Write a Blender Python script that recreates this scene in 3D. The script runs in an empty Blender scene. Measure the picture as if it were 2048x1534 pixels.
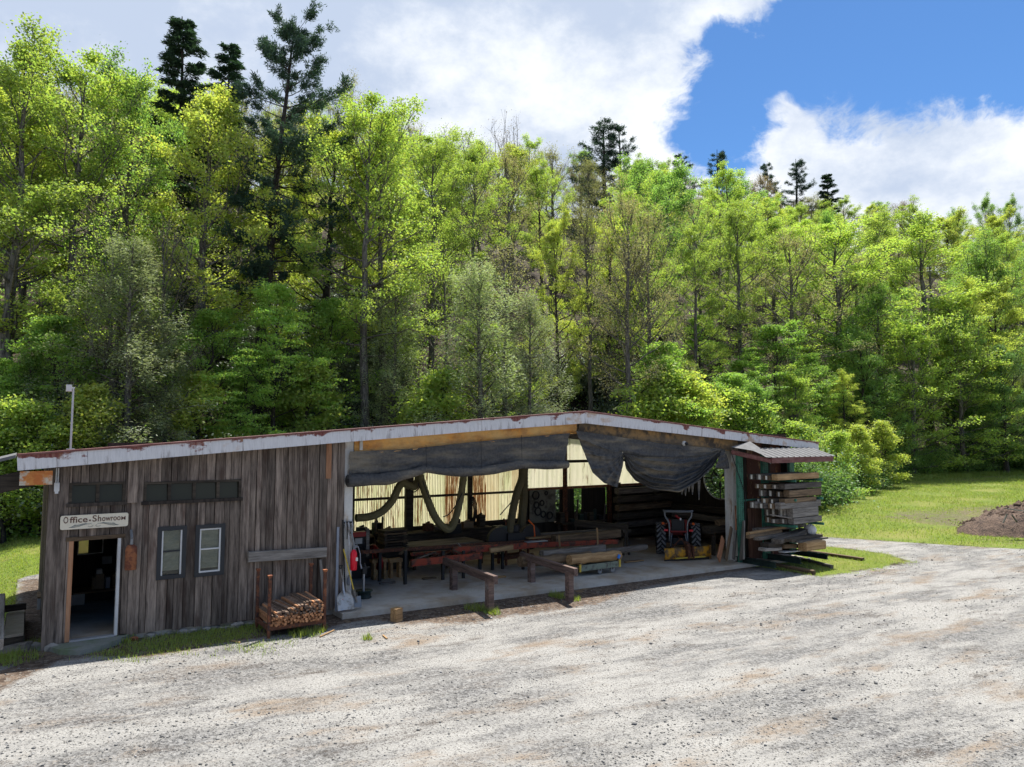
import bpy, bmesh, math, random
import numpy as np
from mathutils import Vector, Matrix
R = math.radians
rnd = random.Random(7)
S = bpy.context.scene
COL = S.collection

# ------------------------------------------------------------------ camera, sky, sun, exposure
CAMZ = 4.2
FPX = 1420.0                       # focal length in pixels of the 2048 px wide photograph
PITCH = math.atan((878 - 767) / FPX)
cam = bpy.data.cameras.new('camera'); camo = bpy.data.objects.new('camera', cam); COL.objects.link(camo)
cam.sensor_width = 36.0; cam.lens = FPX / 2048 * 36.0; cam.clip_end = 3000; cam.clip_start = 0.1
camo.location = (0, 0, CAMZ); camo.rotation_euler = (R(90) + PITCH, 0, 0)
S.camera = camo

SUN_AZ, SUN_EL = R(27), R(65)    # azimuth from +Y towards +X
sl = bpy.data.lights.new('sun', 'SUN'); sl.energy = 2.9; sl.angle = R(0.53); sl.color = (1.0, 0.955, 0.88)
so = bpy.data.objects.new('sun', sl); COL.objects.link(so)
sd = Vector((math.sin(SUN_AZ) * math.cos(SUN_EL), math.cos(SUN_AZ) * math.cos(SUN_EL), math.sin(SUN_EL)))
so.rotation_euler = sd.to_track_quat('Z', 'Y').to_euler(); so.location = sd * 200

S.view_settings.view_transform = 'Standard'; S.view_settings.look = 'None'
S.view_settings.gamma = 1.0; S.view_settings.use_curve_mapping = False
S.view_settings.exposure = 1.72
S.render.engine = 'CYCLES'
S.cycles.use_denoising = True; S.cycles.denoiser = 'OPENIMAGEDENOISE'; S.cycles.denoising_input_passes = 'RGB_ALBEDO_NORMAL'; S.cycles.denoising_prefilter = 'ACCURATE'
S.cycles.max_bounces = 8; S.cycles.diffuse_bounces = 5; S.cycles.glossy_bounces = 2
S.cycles.transmission_bounces = 6; S.cycles.transparent_max_bounces = 6
S.cycles.caustics_reflective = False; S.cycles.caustics_refractive = False
S.cycles.use_adaptive_sampling = True; S.cycles.adaptive_threshold = 0.02


class NT:
    """small helper to write node trees"""
    def __init__(s, tree): s.t = tree
    def n(s, typ, _set=None, **inp):
        nd = s.t.nodes.new(typ)
        for k, v in (_set or {}).items(): setattr(nd, k, v)
        for k, v in inp.items():
            key = int(k[1:]) if k[0] == '_' and k[1:].isdigit() else k.replace('_', ' ')
            s.put(nd.inputs[key], v)
        return nd
    def put(s, sock, v):
        if isinstance(v, bpy.types.Node): v = v.outputs[0]
        if isinstance(v, bpy.types.NodeSocket): s.t.links.new(v, sock)
        elif isinstance(v, (tuple, list)) and sock.type == 'RGBA' and len(v) == 3: sock.default_value = (*v, 1)
        else: sock.default_value = v
    def m(s, op, a, b=0.0, c=0.0, clamp=False):
        nd = s.t.nodes.new('ShaderNodeMath'); nd.operation = op; nd.use_clamp = clamp
        s.put(nd.inputs[0], a); s.put(nd.inputs[1], b); s.put(nd.inputs[2], c); return nd.outputs[0]
    def sep(s, v): return s.n('ShaderNodeSeparateXYZ', _0=v).outputs
    def comb(s, x, y, z): return s.n('ShaderNodeCombineXYZ', _0=x, _1=y, _2=z).outputs[0]
    def vm(s, op, a, b=(0, 0, 0)):
        nd = s.t.nodes.new('ShaderNodeVectorMath'); nd.operation = op
        s.put(nd.inputs[0], a); s.put(nd.inputs[1], b); return nd.outputs[0]
    def mapr(s, v, a, b, c=0.0, d=1.0, smooth=True):
        nd = s.t.nodes.new('ShaderNodeMapRange'); nd.interpolation_type = 'SMOOTHSTEP' if smooth else 'LINEAR'
        s.put(nd.inputs[0], v); s.put(nd.inputs[1], a); s.put(nd.inputs[2], b); s.put(nd.inputs[3], c); s.put(nd.inputs[4], d)
        return nd.outputs[0]
    def mix(s, f, a, b, blend='MIX'):
        nd = s.t.nodes.new('ShaderNodeMix'); nd.data_type = 'RGBA'; nd.blend_type = blend
        s.put(nd.inputs[0], f)
        for i, v in ((6, a), (7, b)):
            if isinstance(v, (tuple, list)): nd.inputs[i].default_value = (*v[:3], 1)
            else: s.put(nd.inputs[i], v)
        return nd.outputs[2]
    def noise(s, vec, scale, detail=4.0, rough=0.55, col=False):
        nd = s.t.nodes.new('ShaderNodeTexNoise'); s.put(nd.inputs['Vector'], vec)
        nd.inputs['Scale'].default_value = scale; nd.inputs['Detail'].default_value = detail; nd.inputs['Roughness'].default_value = rough
        return nd.outputs[1] if col else nd.outputs[0]
    def scale(s, v, xyz): return s.vm('MULTIPLY', v, xyz)


w = bpy.data.worlds.new('World'); S.world = w; w.use_nodes = True
nt = NT(w.node_tree); w.node_tree.nodes.clear()
sky = nt.n('ShaderNodeTexSky', {'sky_type': 'NISHITA', 'sun_disc': False})
sky.sun_elevation = SUN_EL; sky.sun_rotation = SUN_AZ; sky.altitude = 900; sky.air_density = 1.0; sky.dust_density = 0.3; sky.ozone_density = 3.0
tc = nt.n('ShaderNodeTexCoord'); dirv = nt.vm('NORMALIZE', tc.outputs['Generated'])
X, Y, Z = nt.sep(dirv)
az = nt.m('ARCTAN2', X, Y); el = nt.m('ARCSINE', Z)
# one sheet of cloud over everything west of azc, a low bank in the east, open blue between them
e2 = nt.m('SUBTRACT', el, 0.43); azc = nt.m('ADD', 0.215, nt.m('MULTIPLY', nt.m('MULTIPLY', e2, e2), nt.m('ADD', 9.5, nt.m('MULTIPLY', nt.m('GREATER_THAN', e2, 0.0), 4.5))))
b1 = nt.m('SUBTRACT', azc, az)
edge = nt.m('ADD', 0.362, nt.m('MULTIPLY', nt.m('SUBTRACT', az, 0.311), 0.62))
edge = nt.m('MINIMUM', edge, nt.m('SUBTRACT', 0.408, nt.m('MULTIPLY', nt.m('SUBTRACT', az, 0.4), 0.10)))
b2 = nt.m('MULTIPLY', nt.m('SUBTRACT', edge, el), 1.6)
b = nt.m('MAXIMUM', b1, b2)
nv = nt.scale(dirv, (1.0, 1.0, 1.5))
f1 = nt.noise(nt.vm('ADD', nv, nt.vm('MULTIPLY', nt.vm('SUBTRACT', nt.noise(nv, 6.0, 4.0, 0.5, True), (0.5, 0.5, 0.5)), (0.12, 0.12, 0.12))), 7.0, 12.0, 0.62); f2 = nt.noise(nt.vm('ADD', nv, (3.1, 1.7, 0.4)), 2.4, 7.0, 0.6)
mval = nt.m('ADD', b, nt.m('MULTIPLY', nt.m('SUBTRACT', f1, 0.5), 0.42))
mask = nt.mapr(mval, -0.01, 0.055)
thin = nt.mapr(nt.m('ADD', f2, nt.m('MULTIPLY', b1, 0.25)), 0.62, 0.80, 0.0, 0.22)
mask = nt.m('MAXIMUM', mask, thin)
shade = nt.mapr(nt.m('ADD', nt.noise(nt.vm('ADD', nv, (0.02, 0.6, 0.05)), 3.6, 10.0, 0.62), nt.m('MULTIPLY', mval, 0.18)), 0.40, 0.66)
ccol = nt.mix(shade, (0.90, 0.93, 0.97), (0.50, 0.585, 0.74))
bgs = nt.n('ShaderNodeBackground', _0=nt.mix(1.0, sky.outputs[0], (0.48, 0.71, 0.90), 'MULTIPLY'), _1=0.05)
bgc = nt.n('ShaderNodeBackground', _0=ccol, _1=0.355)
mx = nt.n('ShaderNodeMixShader', _0=mask, _1=bgs, _2=bgc)
nt.n('ShaderNodeOutputWorld', _0=mx)

# ------------------------------------------------------------------ geometry of the place
def ray(px, py):
    u, v = (px - 1024) / FPX, (767 - py) / FPX
    return Vector((u, math.cos(PITCH) - v * math.sin(PITCH), math.sin(PITCH) + v * math.cos(PITCH)))
def gp(px, py, z):                 # where a line of sight meets the level z
    r = ray(px, py); t = (z - CAMZ) / r.z
    return Vector((r.x * t, r.y * t, z))
A = gp(125, 1282, 0.2); B = gp(1478, 1121, -0.2)
LEN = (B.xy - A.xy).length
ux = (B.xy - A.xy) / LEN; YAW = math.atan2(ux.y, ux.x)      # direction of the shed front
nx = Vector((-ux.y, ux.x))                                   # into the shed
def P(s, d, z): q = A.xy + ux * s + nx * d; return Vector((q.x, q.y, z))
def sd_of(x, y): q = Vector((x, y)) - A.xy; return q.dot(ux), q.dot(nx)
def fp(px, py, d=0.0):             # shed coordinates (s, d, z) of a point seen on the plane at depth d
    r = ray(px, py); o = -A.xy
    t = (d - o.dot(nx)) / r.xy.dot(nx)
    q = r.xy * t + o
    return Vector((q.dot(ux), d, CAMZ + r.z * t))
def fz(s): return 0.2 - 0.4 * min(1.3, max(-0.2, s / LEN))
def proj(p):
    x, y, z = p[0], p[1], p[2] - CAMZ
    yy = y * math.cos(PITCH) + z * math.sin(PITCH); zz = -y * math.sin(PITCH) + z * math.cos(PITCH)
    return (1024 + FPX * x / yy, 767 - FPX * zz / yy) if yy > 0.1 else (-9999, 0)
def smooth(a, b, t):
    t = np.clip((t - a) / (b - a), 0, 1); return t * t * (3 - 2 * t)

# ------------------------------------------------------------------ object helpers
class MB:
    def __init__(s): s.v = []; s.f = []
    def add(s, vs, fs):
        o = len(s.v); s.v.extend([tuple(q) for q in vs]); s.f.extend([tuple(i + o for i in q) for q in fs]); return s
    def box(s, x0, x1, y0, y1, z0, z1, M=None):
        vs = [Vector(q) for q in ((x0, y0, z0), (x1, y0, z0), (x1, y1, z0), (x0, y1, z0), (x0, y0, z1), (x1, y0, z1), (x1, y1, z1), (x0, y1, z1))]
        if M: vs = [M @ q for q in vs]
        return s.add(vs, [(3, 2, 1, 0), (4, 5, 6, 7), (0, 1, 5, 4), (1, 2, 6, 5), (2, 3, 7, 6), (3, 0, 4, 7)])
    def cbox(s, c, sz, M=None): return s.box(c[0] - sz[0] / 2, c[0] + sz[0] / 2, c[1] - sz[1] / 2, c[1] + sz[1] / 2, c[2] - sz[2] / 2, c[2] + sz[2] / 2, M)
    def bar(s, p, q, w_, h_, ch=0.12, roll=0.0, wob=0.0):      # timber: chamfered rectangle swept from p to q
        p, q = Vector(p), Vector(q); d = (q - p).normalized()
        up = Vector((0, 0, 1)) if abs(d.z) < 0.95 else Vector((0, 1, 0))
        a = d.cross(up).normalized(); bb = a.cross(d)
        if roll: a, bb = a * math.cos(roll) + bb * math.sin(roll), bb * math.cos(roll) - a * math.sin(roll)
        c = ch * min(w_, h_); W, H = w_ / 2, h_ / 2
        sec = [(-W + c, -H), (W - c, -H), (W, -H + c), (W, H - c), (W - c, H), (-W + c, H), (-W, H - c), (-W, -H + c)]
        n = 2 if not wob else 5; vs = []
        for i in range(n):
            o = p.lerp(q, i / (n - 1))
            if wob: o = o + a * rnd.uniform(-wob, wob) + bb * rnd.uniform(-wob, wob)
            vs += [o + a * x + bb * y for x, y in sec]
        fs = [tuple(range(7, -1, -1)), tuple(range((n - 1) * 8, n * 8))]
        for k in range(n - 1):
            for i in range(8): fs.append((k * 8 + i, k * 8 + (i + 1) % 8, (k + 1) * 8 + (i + 1) % 8, (k + 1) * 8 + i))
        return s.add(vs, fs)
    def tube(s, pts, r, n=8, cap=True):
        pts = [Vector(q) for q in pts]; rr = r if isinstance(r, (list, tuple)) else [r] * len(pts)
        vs = []; ref = None
        for i, q in enumerate(pts):
            d = (pts[min(i + 1, len(pts) - 1)] - pts[max(i - 1, 0)]).normalized()
            if ref is None: ref = d.orthogonal().normalized()
            a = (ref - d * ref.dot(d)).normalized(); ref = a; bb = d.cross(a)
            vs += [q + (a * math.cos(2 * math.pi * k / n) + bb * math.sin(2 * math.pi * k / n)) * rr[i] for k in range(n)]
        fs = []
        for i in range(len(pts) - 1):
            for k in range(n): fs.append((i * n + k, i * n + (k + 1) % n, (i + 1) * n + (k + 1) % n, (i + 1) * n + k))
        if cap: fs += [tuple(range(n - 1, -1, -1)), tuple(range((len(pts) - 1) * n, len(pts) * n))]
        return s.add(vs, fs)
    def lathe(s, prof, n=20, M=None, cap=True):               # prof: (r, z)
        vs = [Vector((r * math.cos(2 * math.pi * k / n), r * math.sin(2 * math.pi * k / n), z)) for r, z in prof for k in range(n)]
        if M: vs = [M @ q for q in vs]
        fs = []
        for i in range(len(prof) - 1):
            for k in range(n): fs.append((i * n + k, i * n + (k + 1) % n, (i + 1) * n + (k + 1) % n, (i + 1) * n + k))
        if cap: fs += [tuple(range(n - 1, -1, -1)), tuple(range((len(prof) - 1) * n, len(prof) * n))]
        return s.add(vs, fs)
    def torus(s, Rr, r, n=40, m=8, M=None, a0=0.0, a1=2 * math.pi):
        full = abs(a1 - a0 - 2 * math.pi) < 1e-6; k = n if full else n + 1
        vs = []
        for i in range(k):
            t = a0 + (a1 - a0) * i / n
            for j in range(m):
                q = 2 * math.pi * j / m
                vs.append(Vector(((Rr + r * math.cos(q)) * math.cos(t), (Rr + r * math.cos(q)) * math.sin(t), r * math.sin(q))))
        if M: vs = [M @ q for q in vs]
        fs = []
        for i in range(n):
            i2 = (i + 1) % k
            for j in range(m): fs.append((i * m + j, i2 * m + j, i2 * m + (j + 1) % m, i * m + (j + 1) % m))
        return s.add(vs, fs)
    def prism(s, poly, x0, x1, M=None):                        # polygon in (y, z) extruded along x
        n = len(poly); vs = [Vector((x0, y, z)) for y, z in poly] + [Vector((x1, y, z)) for y, z in poly]
        if M: vs = [M @ q for q in vs]
        fs = [tuple(range(n - 1, -1, -1)), tuple(range(n, 2 * n))] + [(i, (i + 1) % n, n + (i + 1) % n, n + i) for i in range(n)]
        return s.add(vs, fs)
    def grid(s, rows):
        n = len(rows[0]); vs = [q for r_ in rows for q in r_]
        return s.add(vs, [(i * n + j, i * n + j + 1, (i + 1) * n + j + 1, (i + 1) * n + j) for i in range(len(rows) - 1) for j in range(n - 1)])
    def mesh(s, name, mat, sm=False):
        me = bpy.data.meshes.new(name); me.from_pydata(s.v, [], s.f)
        bm = bmesh.new(); bm.from_mesh(me); bmesh.ops.recalc_face_normals(bm, faces=bm.faces); bm.to_mesh(me); bm.free()
        if sm: me.polygons.foreach_set('use_smooth', [True] * len(me.polygons))
        if mat: me.materials.append(mat)
        return me

def link(name, me, parent=None, loc=(0, 0, 0), rz=0.0):
    o = bpy.data.objects.new(name, me); COL.objects.link(o)
    o.location = loc; o.rotation_euler = (0, 0, rz)
    if parent: o.parent = parent
    return o
def part(name, mb, mat, parent, sm=False, label=None, loc=(0, 0, 0), rz=0.0):
    o = link(name, mb.mesh(name, mat, sm), parent, loc, rz)
    if label: o['label'] = label
    return o
def tag(o, label, cat, group=None):
    o['label'] = label; o['category'] = cat; o['kind'] = 'thing'
    if group: o['group'] = group
    return o
def thing(name, label, cat, loc, rz=None, group=None):        # an Empty at the base; loc is (s, d, z) in shed coordinates
    o = bpy.data.objects.new(name, None); COL.objects.link(o); o.empty_display_size = 0.2
    o.location = P(*loc); o.rotation_euler = (0, 0, YAW if rz is None else YAW + rz)
    return tag(o, label, cat, group)
def solo(name, mb, mat, label, cat, loc, rz=0.0, group=None, sm=False):
    o = link(name, mb.mesh(name, mat, sm), None, P(*loc), YAW + rz)
    return tag(o, label, cat, group)
def struct(name, mb, mat, sm=False):
    o = link(name, mb.mesh(name, mat, sm), None); o['kind'] = 'structure'; return o
_lum = {}
def timber(name, p, q, w_, h_, mat, label, cat, group=None, ch=0.1, roll=0.0, local=True, parent=None, wob=0.0):
    """a length of wood from p to q (shed coordinates), its own X axis along the grain"""
    if local and not parent: p, q = P(*p), P(*q)
    p, q = Vector(p), Vector(q); L = (q - p).length; d = (q - p) / L
    up = Vector((0, 0, 1)) if abs(d.z) < 0.95 else Vector((0, 1, 0))
    y = up.cross(d).normalized(); z = d.cross(y)
    M = Matrix((d, y, z)).transposed().to_4x4() @ Matrix.Rotation(roll, 4, 'X')
    M.translation = (p + q) / 2
    mb = MB().bar((-L / 2, 0, 0), (L / 2, 0, 0), w_, h_, ch, 0.0, wob)
    o = link(name, mb.mesh(name, mat), parent); o.matrix_world = M
    if parent: o.matrix_parent_inverse = Matrix(); o.matrix_local = M
    if label and cat: tag(o, label, cat, group)
    return o
def copy_tree(root, name=None):
    c = root.copy(); COL.objects.link(c)
    for ch in list(root.children):
        k = ch.copy(); COL.objects.link(k); k.parent = c
        for g in list(ch.children):
            h = g.copy(); COL.objects.link(h); h.parent = k
    return c

# ------------------------------------------------------------------ materials
def mat(name):
    m = bpy.data.materials.new(name); m.use_nodes = True; m.node_tree.nodes.clear()
    return m, NT(m.node_tree)
def finish(t, col, rough=0.8, metal=0.0, bump=None, bs=0.3, bd=0.02, spec=0.3, extra=None):
    nd = t.n('ShaderNodeBsdfPrincipled'); t.put(nd.inputs['Base Color'], col); t.put(nd.inputs['Roughness'], rough)
    t.put(nd.inputs['Metallic'], metal); t.put(nd.inputs['Specular IOR Level'], spec)
    if bump is not None:
        bn = t.n('ShaderNodeBump', Strength=bs, Distance=bd, Height=bump); t.t.links.new(bn.outputs[0], nd.inputs['Normal'])
    t.n('ShaderNodeOutputMaterial', _0=extra(nd) if extra else nd)
    return nd
def objco(t, offs=17.0):
    tcn = t.n('ShaderNodeTexCoord'); oi = t.n('ShaderNodeObjectInfo')
    off = t.m('MULTIPLY', oi.outputs['Random'], offs)
    return t.vm('ADD', tcn.outputs['Object'], t.comb(off, t.m('MULTIPLY', off, 1.7), t.m('MULTIPLY', off, 0.6))), oi.outputs['Random'], tcn.outputs['Object']
def wood(name, dark, light, stretch=(0.7, 9, 9), stain=None, rough=0.85, vary=0.35, contrast=(0.3, 0.72), fine=1.0, stain_at=(0.55, 0.75)):
    m, t = mat(name); v, r0, _ = objco(t)
    g = t.noise(t.scale(v, stretch), 1.6 * fine, 6, 0.62); g2 = t.noise(t.scale(v, stretch), 7.0 * fine, 3, 0.6)
    gg = t.m('ADD', t.m('MULTIPLY', g, 0.7), t.m('MULTIPLY', g2, 0.3))
    c = t.mix(t.mapr(gg, *contrast), dark, light)
    if stain:
        sn = t.noise(t.scale(v, tuple(min(q, 3.0) for q in stretch)), 1.1, 5, 0.6)
        c = t.mix(t.mapr(sn, *stain_at), c, stain)
    val = t.m('ADD', 1 - vary, t.m('MULTIPLY', r0, 2 * vary))
    hs = t.n('ShaderNodeHueSaturation', Value=val, Color=c)
    finish(t, hs.outputs[0], rough, bump=gg, bs=0.5, bd=0.012)
    return m
def paint(name, base, chips, amount=0.55, stretch=(1, 1, 1), scale=3.0, chips2=None, rough=0.6, metal=0.0, soft=0.08, vary=0.1):
    m, t = mat(name); v, r0, _ = objco(t)
    n1 = t.noise(t.scale(v, stretch), scale, 8, 0.65); k = t.mapr(n1, amount - soft, amount + soft)
    ch = chips
    if chips2: ch = t.mix(t.mapr(t.noise(v, scale * 2.3, 5, 0.6), 0.4, 0.6), chips, chips2)
    c = t.mix(k, base, ch)
    g = t.noise(v, scale * 6, 4, 0.6)
    hs = t.n('ShaderNodeHueSaturation', Color=c, Value=t.m('ADD', 0.8 - vary, t.m('ADD', t.m('MULTIPLY', g, 0.4), t.m('MULTIPLY', r0, 2 * vary))))
    finish(t, hs.outputs[0], rough, metal, bump=n1, bs=0.25, bd=0.01)
    return m
def plain(name, col, rough=0.6, metal=0.0, var=0.25, scale=6.0, spec=0.3):
    m, t = mat(name); v, r0, _ = objco(t); g = t.noise(v, scale, 5, 0.6)
    hs = t.n('ShaderNodeHueSaturation', Color=(*col, 1), Value=t.m('ADD', 1 - var, t.m('MULTIPLY', g, 2 * var)))
    finish(t, hs.outputs[0], rough, metal, bump=g, bs=0.1, bd=0.005, spec=spec)
    return m
MT = {}
VZ = (9, 9, 0.7)
MT['plank'] = wood('weathered_plank', (0.048, 0.036, 0.029), (0.28, 0.225, 0.182), VZ, stain=(0.080, 0.052, 0.040), vary=0.42, stain_at=(0.50, 0.72))
MT['plank_dark'] = wood('dark_plank', (0.016, 0.012, 0.010), (0.075, 0.060, 0.048), VZ, vary=0.3)
MT['grey_wood'] = wood('grey_timber', (0.085, 0.075, 0.065), (0.30, 0.275, 0.245), vary=0.22)
MT['brown_wood'] = wood('brown_timber', (0.055, 0.036, 0.022), (0.21, 0.145, 0.085), vary=0.28)
MT['fresh_wood'] = wood('fresh_timber', (0.20, 0.115, 0.05), (0.46, 0.30, 0.15), vary=0.18)
MT['orange_wood'] = wood('red_oak_board', (0.18, 0.075, 0.035), (0.36, 0.17, 0.09), vary=0.15)
MT['old_wood'] = wood('old_board', (0.05, 0.042, 0.035), (0.20, 0.175, 0.15), vary=0.3)
MT['dark_wood'] = wood('dark_timber', (0.02, 0.016, 0.012), (0.085, 0.068, 0.05), vary=0.35)
MT['rail_wood'] = wood('creosoted_timber', (0.045, 0.030, 0.026), (0.19, 0.13, 0.11), vary=0.15, stain=(0.17, 0.16, 0.15))
MT['jamb'] = wood('bare_pine_jamb', (0.26, 0.12, 0.06), (0.42, 0.23, 0.13), VZ, vary=0.1)
MT['end_white'] = plain('end_paint', (0.62, 0.60, 0.54), 0.8, var=0.3, scale=20)
MT['white_trim'] = plain('white_trim', (0.55, 0.55, 0.54), 0.5)
MT['stake'] = wood('locust_stake', (0.22, 0.095, 0.045), (0.58, 0.30, 0.15), vary=0.4, fine=2)
MT['stake_end'] = wood('stake_grey', (0.05, 0.035, 0.03), (0.30, 0.21, 0.15), vary=0.45, fine=2)
MT['rust'] = paint('rusty_steel', (0.085, 0.036, 0.022), (0.20, 0.075, 0.035), 0.5, scale=7, chips2=(0.05, 0.03, 0.028), rough=0.85)
MT['rust_bright'] = paint('bright_rust', (0.30, 0.115, 0.05), (0.14, 0.05, 0.03), 0.5, scale=6, rough=0.9)
MT['orange_paint'] = paint('orange_machine_paint', (0.33, 0.055, 0.025), (0.05, 0.025, 0.02), 0.52, scale=4, chips2=(0.12, 0.05, 0.03))
MT['red_paint'] = plain('red_paint', (0.24, 0.010, 0.012), 0.45, var=0.3)
MT['red_bright'] = plain('extinguisher_red', (0.62, 0.008, 0.025), 0.3, var=0.12)
MT['black_iron'] = plain('black_iron', (0.018, 0.018, 0.019), 0.55)
MT['grey_steel'] = plain('grey_steel', (0.20, 0.21, 0.22), 0.45, 0.4)
MT['galv'] = plain('galvanised_steel', (0.40, 0.41, 0.43), 0.4, 0.5)
MT['bar_grey'] = plain('blue_grey_steel', (0.22, 0.24, 0.28), 0.5, 0.2)
MT['alu'] = paint('worn_aluminium', (0.42, 0.42, 0.41), (0.24, 0.22, 0.19), 0.55, scale=5, rough=0.45, metal=0.3)
MT['rubber'] = plain('rubber', (0.022, 0.022, 0.023), 0.8, var=0.4)
MT['tread'] = plain('pale_tread', (0.15, 0.15, 0.15), 0.85)  # lugs in a lighter grey than the tyre
MT['yellow_paint'] = paint('yellow_blade_paint', (0.55, 0.27, 0.02), (0.10, 0.065, 0.04), 0.5, scale=5, chips2=(0.20, 0.12, 0.05))
MT['yellow'] = plain('yellow_handle', (0.50, 0.36, 0.05), 0.5)
MT['amber'] = plain('amber_lamp', (0.75, 0.13, 0.02), 0.3)
MT['green_rack'] = paint('green_rack_paint', (0.06, 0.20, 0.135), (0.035, 0.11, 0.08), 0.55, scale=5, rough=0.6, vary=0.18)
MT['green_dark'] = paint('dark_green_paint', (0.022, 0.045, 0.036), (0.012, 0.022, 0.02), 0.5, scale=4, rough=0.6)
MT['green_cart'] = paint('grey_green_paint', (0.17, 0.20, 0.155), (0.07, 0.07, 0.06), 0.56, scale=6)
MT['concrete'] = paint('concrete', (0.46, 0.44, 0.40), (0.34, 0.27, 0.19), 0.53, scale=0.8, rough=0.85, soft=0.18, chips2=(0.28, 0.22, 0.15))
MT['step'] = paint('mossy_concrete', (0.20, 0.21, 0.19), (0.13, 0.17, 0.09), 0.56, scale=2.5, rough=0.9, soft=0.15)
MT['stone'] = plain('field_stone', (0.27, 0.255, 0.23), 0.85, var=0.4)
MT['hose'] = plain('canvas_hose', (0.16, 0.145, 0.075), 0.75, var=0.25)
MT['hose_dark'] = plain('brown_hose', (0.10, 0.085, 0.045), 0.8, var=0.25)
MT['canvas_white'] = plain('white_sack', (0.72, 0.71, 0.68), 0.7, var=0.1)
MT['column'] = paint('white_column_paint', (0.50, 0.49, 0.46), (0.26, 0.15, 0.07), 0.62, stretch=(2, 2, 0.6), scale=2.0, chips2=(0.33, 0.27, 0.2))
MT['rafter'] = paint('rusted_yellow_rafter', (0.62, 0.40, 0.15), (0.62, 0.26, 0.035), 0.50, stretch=(0.6, 2, 2), scale=1.4, chips2=(0.36, 0.15, 0.04), soft=0.2)
MT['rafter_dark'] = paint('dark_rafter_paint', (0.15, 0.115, 0.075), (0.05, 0.038, 0.03), 0.47, stretch=(0.6, 2, 2), scale=1.6, chips2=(0.30, 0.18, 0.07), soft=0.2)  # darker base than the other rafter, with brown chips
MT['rusty_white'] = paint('rusted_white_channel', (0.47, 0.43, 0.34), (0.42, 0.13, 0.03), 0.50, scale=2.6, soft=0.05, chips2=(0.5, 0.2, 0.05))
MT['rust_sheet'] = paint('rusted_sheet', (0.11, 0.04, 0.028), (0.33, 0.22, 0.12), 0.58, stretch=(2.5, 2.5, 0.8), scale=1.6, chips2=(0.30, 0.13, 0.05), soft=0.04, rough=0.75)
MT['maroon'] = paint('maroon_trim', (0.12, 0.035, 0.032), (0.21, 0.10, 0.085), 0.52, scale=3.0, stretch=(1, 4, 4), soft=0.2, vary=0.15)
MT['roof_metal'] = paint('chalky_roof_metal', (0.24, 0.13, 0.115), (0.34, 0.30, 0.28), 0.55, stretch=(1, 0.3, 1), scale=1.2, rough=0.45, metal=0.2)
MT['bright_metal'] = plain('bare_metal_roofing', (0.14, 0.14, 0.142), 0.65, 0.0, var=0.5, spec=0.12)
MT['sign_cream'] = plain('cream_sign_paint', (0.66, 0.60, 0.47), 0.55, var=0.06, scale=30)
MT['sign_brown'] = plain('brown_lettering', (0.10, 0.045, 0.032), 0.6, var=0.1)
MT['sign_grey'] = plain('grey_scrollwork', (0.16, 0.18, 0.17), 0.6, var=0.1)
MT['frame_black'] = plain('black_sash', (0.025, 0.028, 0.032), 0.5)
MT['frame_white'] = plain('white_sash', (0.58, 0.58, 0.57), 0.5, var=0.12)
MT['blind'] = paint('pale_blind', (0.46, 0.415, 0.36), (0.34, 0.315, 0.285), 0.5, stretch=(1, 1, 3), scale=4, soft=0.2)
MT['interior'] = wood('near_black_board', (0.010, 0.008, 0.007), (0.038, 0.03, 0.024), VZ, vary=0.3)  # near-black wood grain for linings and inner walls
MT['blue'] = plain('blue_plastic', (0.03, 0.20, 0.65), 0.4)
MT['card'] = plain('cardboard', (0.26, 0.19, 0.12), 0.8)
MT['pale'] = plain('pale_board', (0.36, 0.37, 0.37), 0.6)
MT['pegboard'] = paint('pegboard', (0.16, 0.155, 0.125), (0.07, 0.065, 0.05), 0.55, scale=3)

def fascia_mat():
    m, t = mat('peeling_white_fascia'); v, r0, raw = objco(t)
    x, y, z = t.sep(raw)
    streak = t.noise(t.scale(v, (3.2, 7, 0.35)), 2.2, 8, 0.75); blot = t.noise(t.scale(v, (1.0, 1, 2)), 1.3, 6, 0.62)
    fine = t.noise(t.scale(v, (14, 14, 1.3)), 3.0, 4, 0.7)
    c = t.mix(t.mapr(fine, 0.35, 0.75), (0.64, 0.63, 0.63), (0.53, 0.52, 0.52))
    c = t.mix(t.mapr(t.m('ADD', streak, t.m('MULTIPLY', z, -0.35)), 0.60, 0.70, 0, 0.55), c, (0.20, 0.17, 0.16))
    red = t.mapr(t.m('ADD', t.m('ADD', blot, t.m('MULTIPLY', streak, 0.25)), t.m('MULTIPLY', z, 1.0)), 0.595, 0.66)
    c = t.mix(red, c, t.mix(t.mapr(fine, 0.4, 0.65), (0.15, 0.035, 0.032), (0.26, 0.13, 0.10)))
    org = t.mapr(t.noise(t.scale(v, (0.7, 1, 1)), 0.9, 5, 0.6), 0.60, 0.68, 0, 0.7)
    c = t.mix(org, c, (0.42, 0.24, 0.10))
    finish(t, c, 0.75, bump=fine, bs=0.3, bd=0.008); return m
MT['fascia'] = fascia_mat()

def tarp_mat():
    m, t = mat('dusty_black_tarp'); v, r0, raw = objco(t, 5)
    n1 = t.noise(t.scale(v, (0.55, 0.55, 2.6)), 1.1, 6, 0.6); n2 = t.noise(v, 14, 4, 0.6)
    c = t.mix(t.mapr(n2, 0.35, 0.7), (0.050, 0.050, 0.051), (0.080, 0.078, 0.076))
    c = t.mix(t.mapr(n1, 0.46, 0.72, 0, 0.75), c, (0.23, 0.195, 0.14))
    finish(t, c, 0.75, bump=t.m('ADD', t.m('MULTIPLY', t.noise(t.scale(v, (2.5, 2.5, 1.2)), 2.2, 3, 0.5), 1.6), t.m('MULTIPLY', n2, 0.3)), bs=0.9, bd=0.06); return m
MT['tarp'] = tarp_mat()

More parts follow.
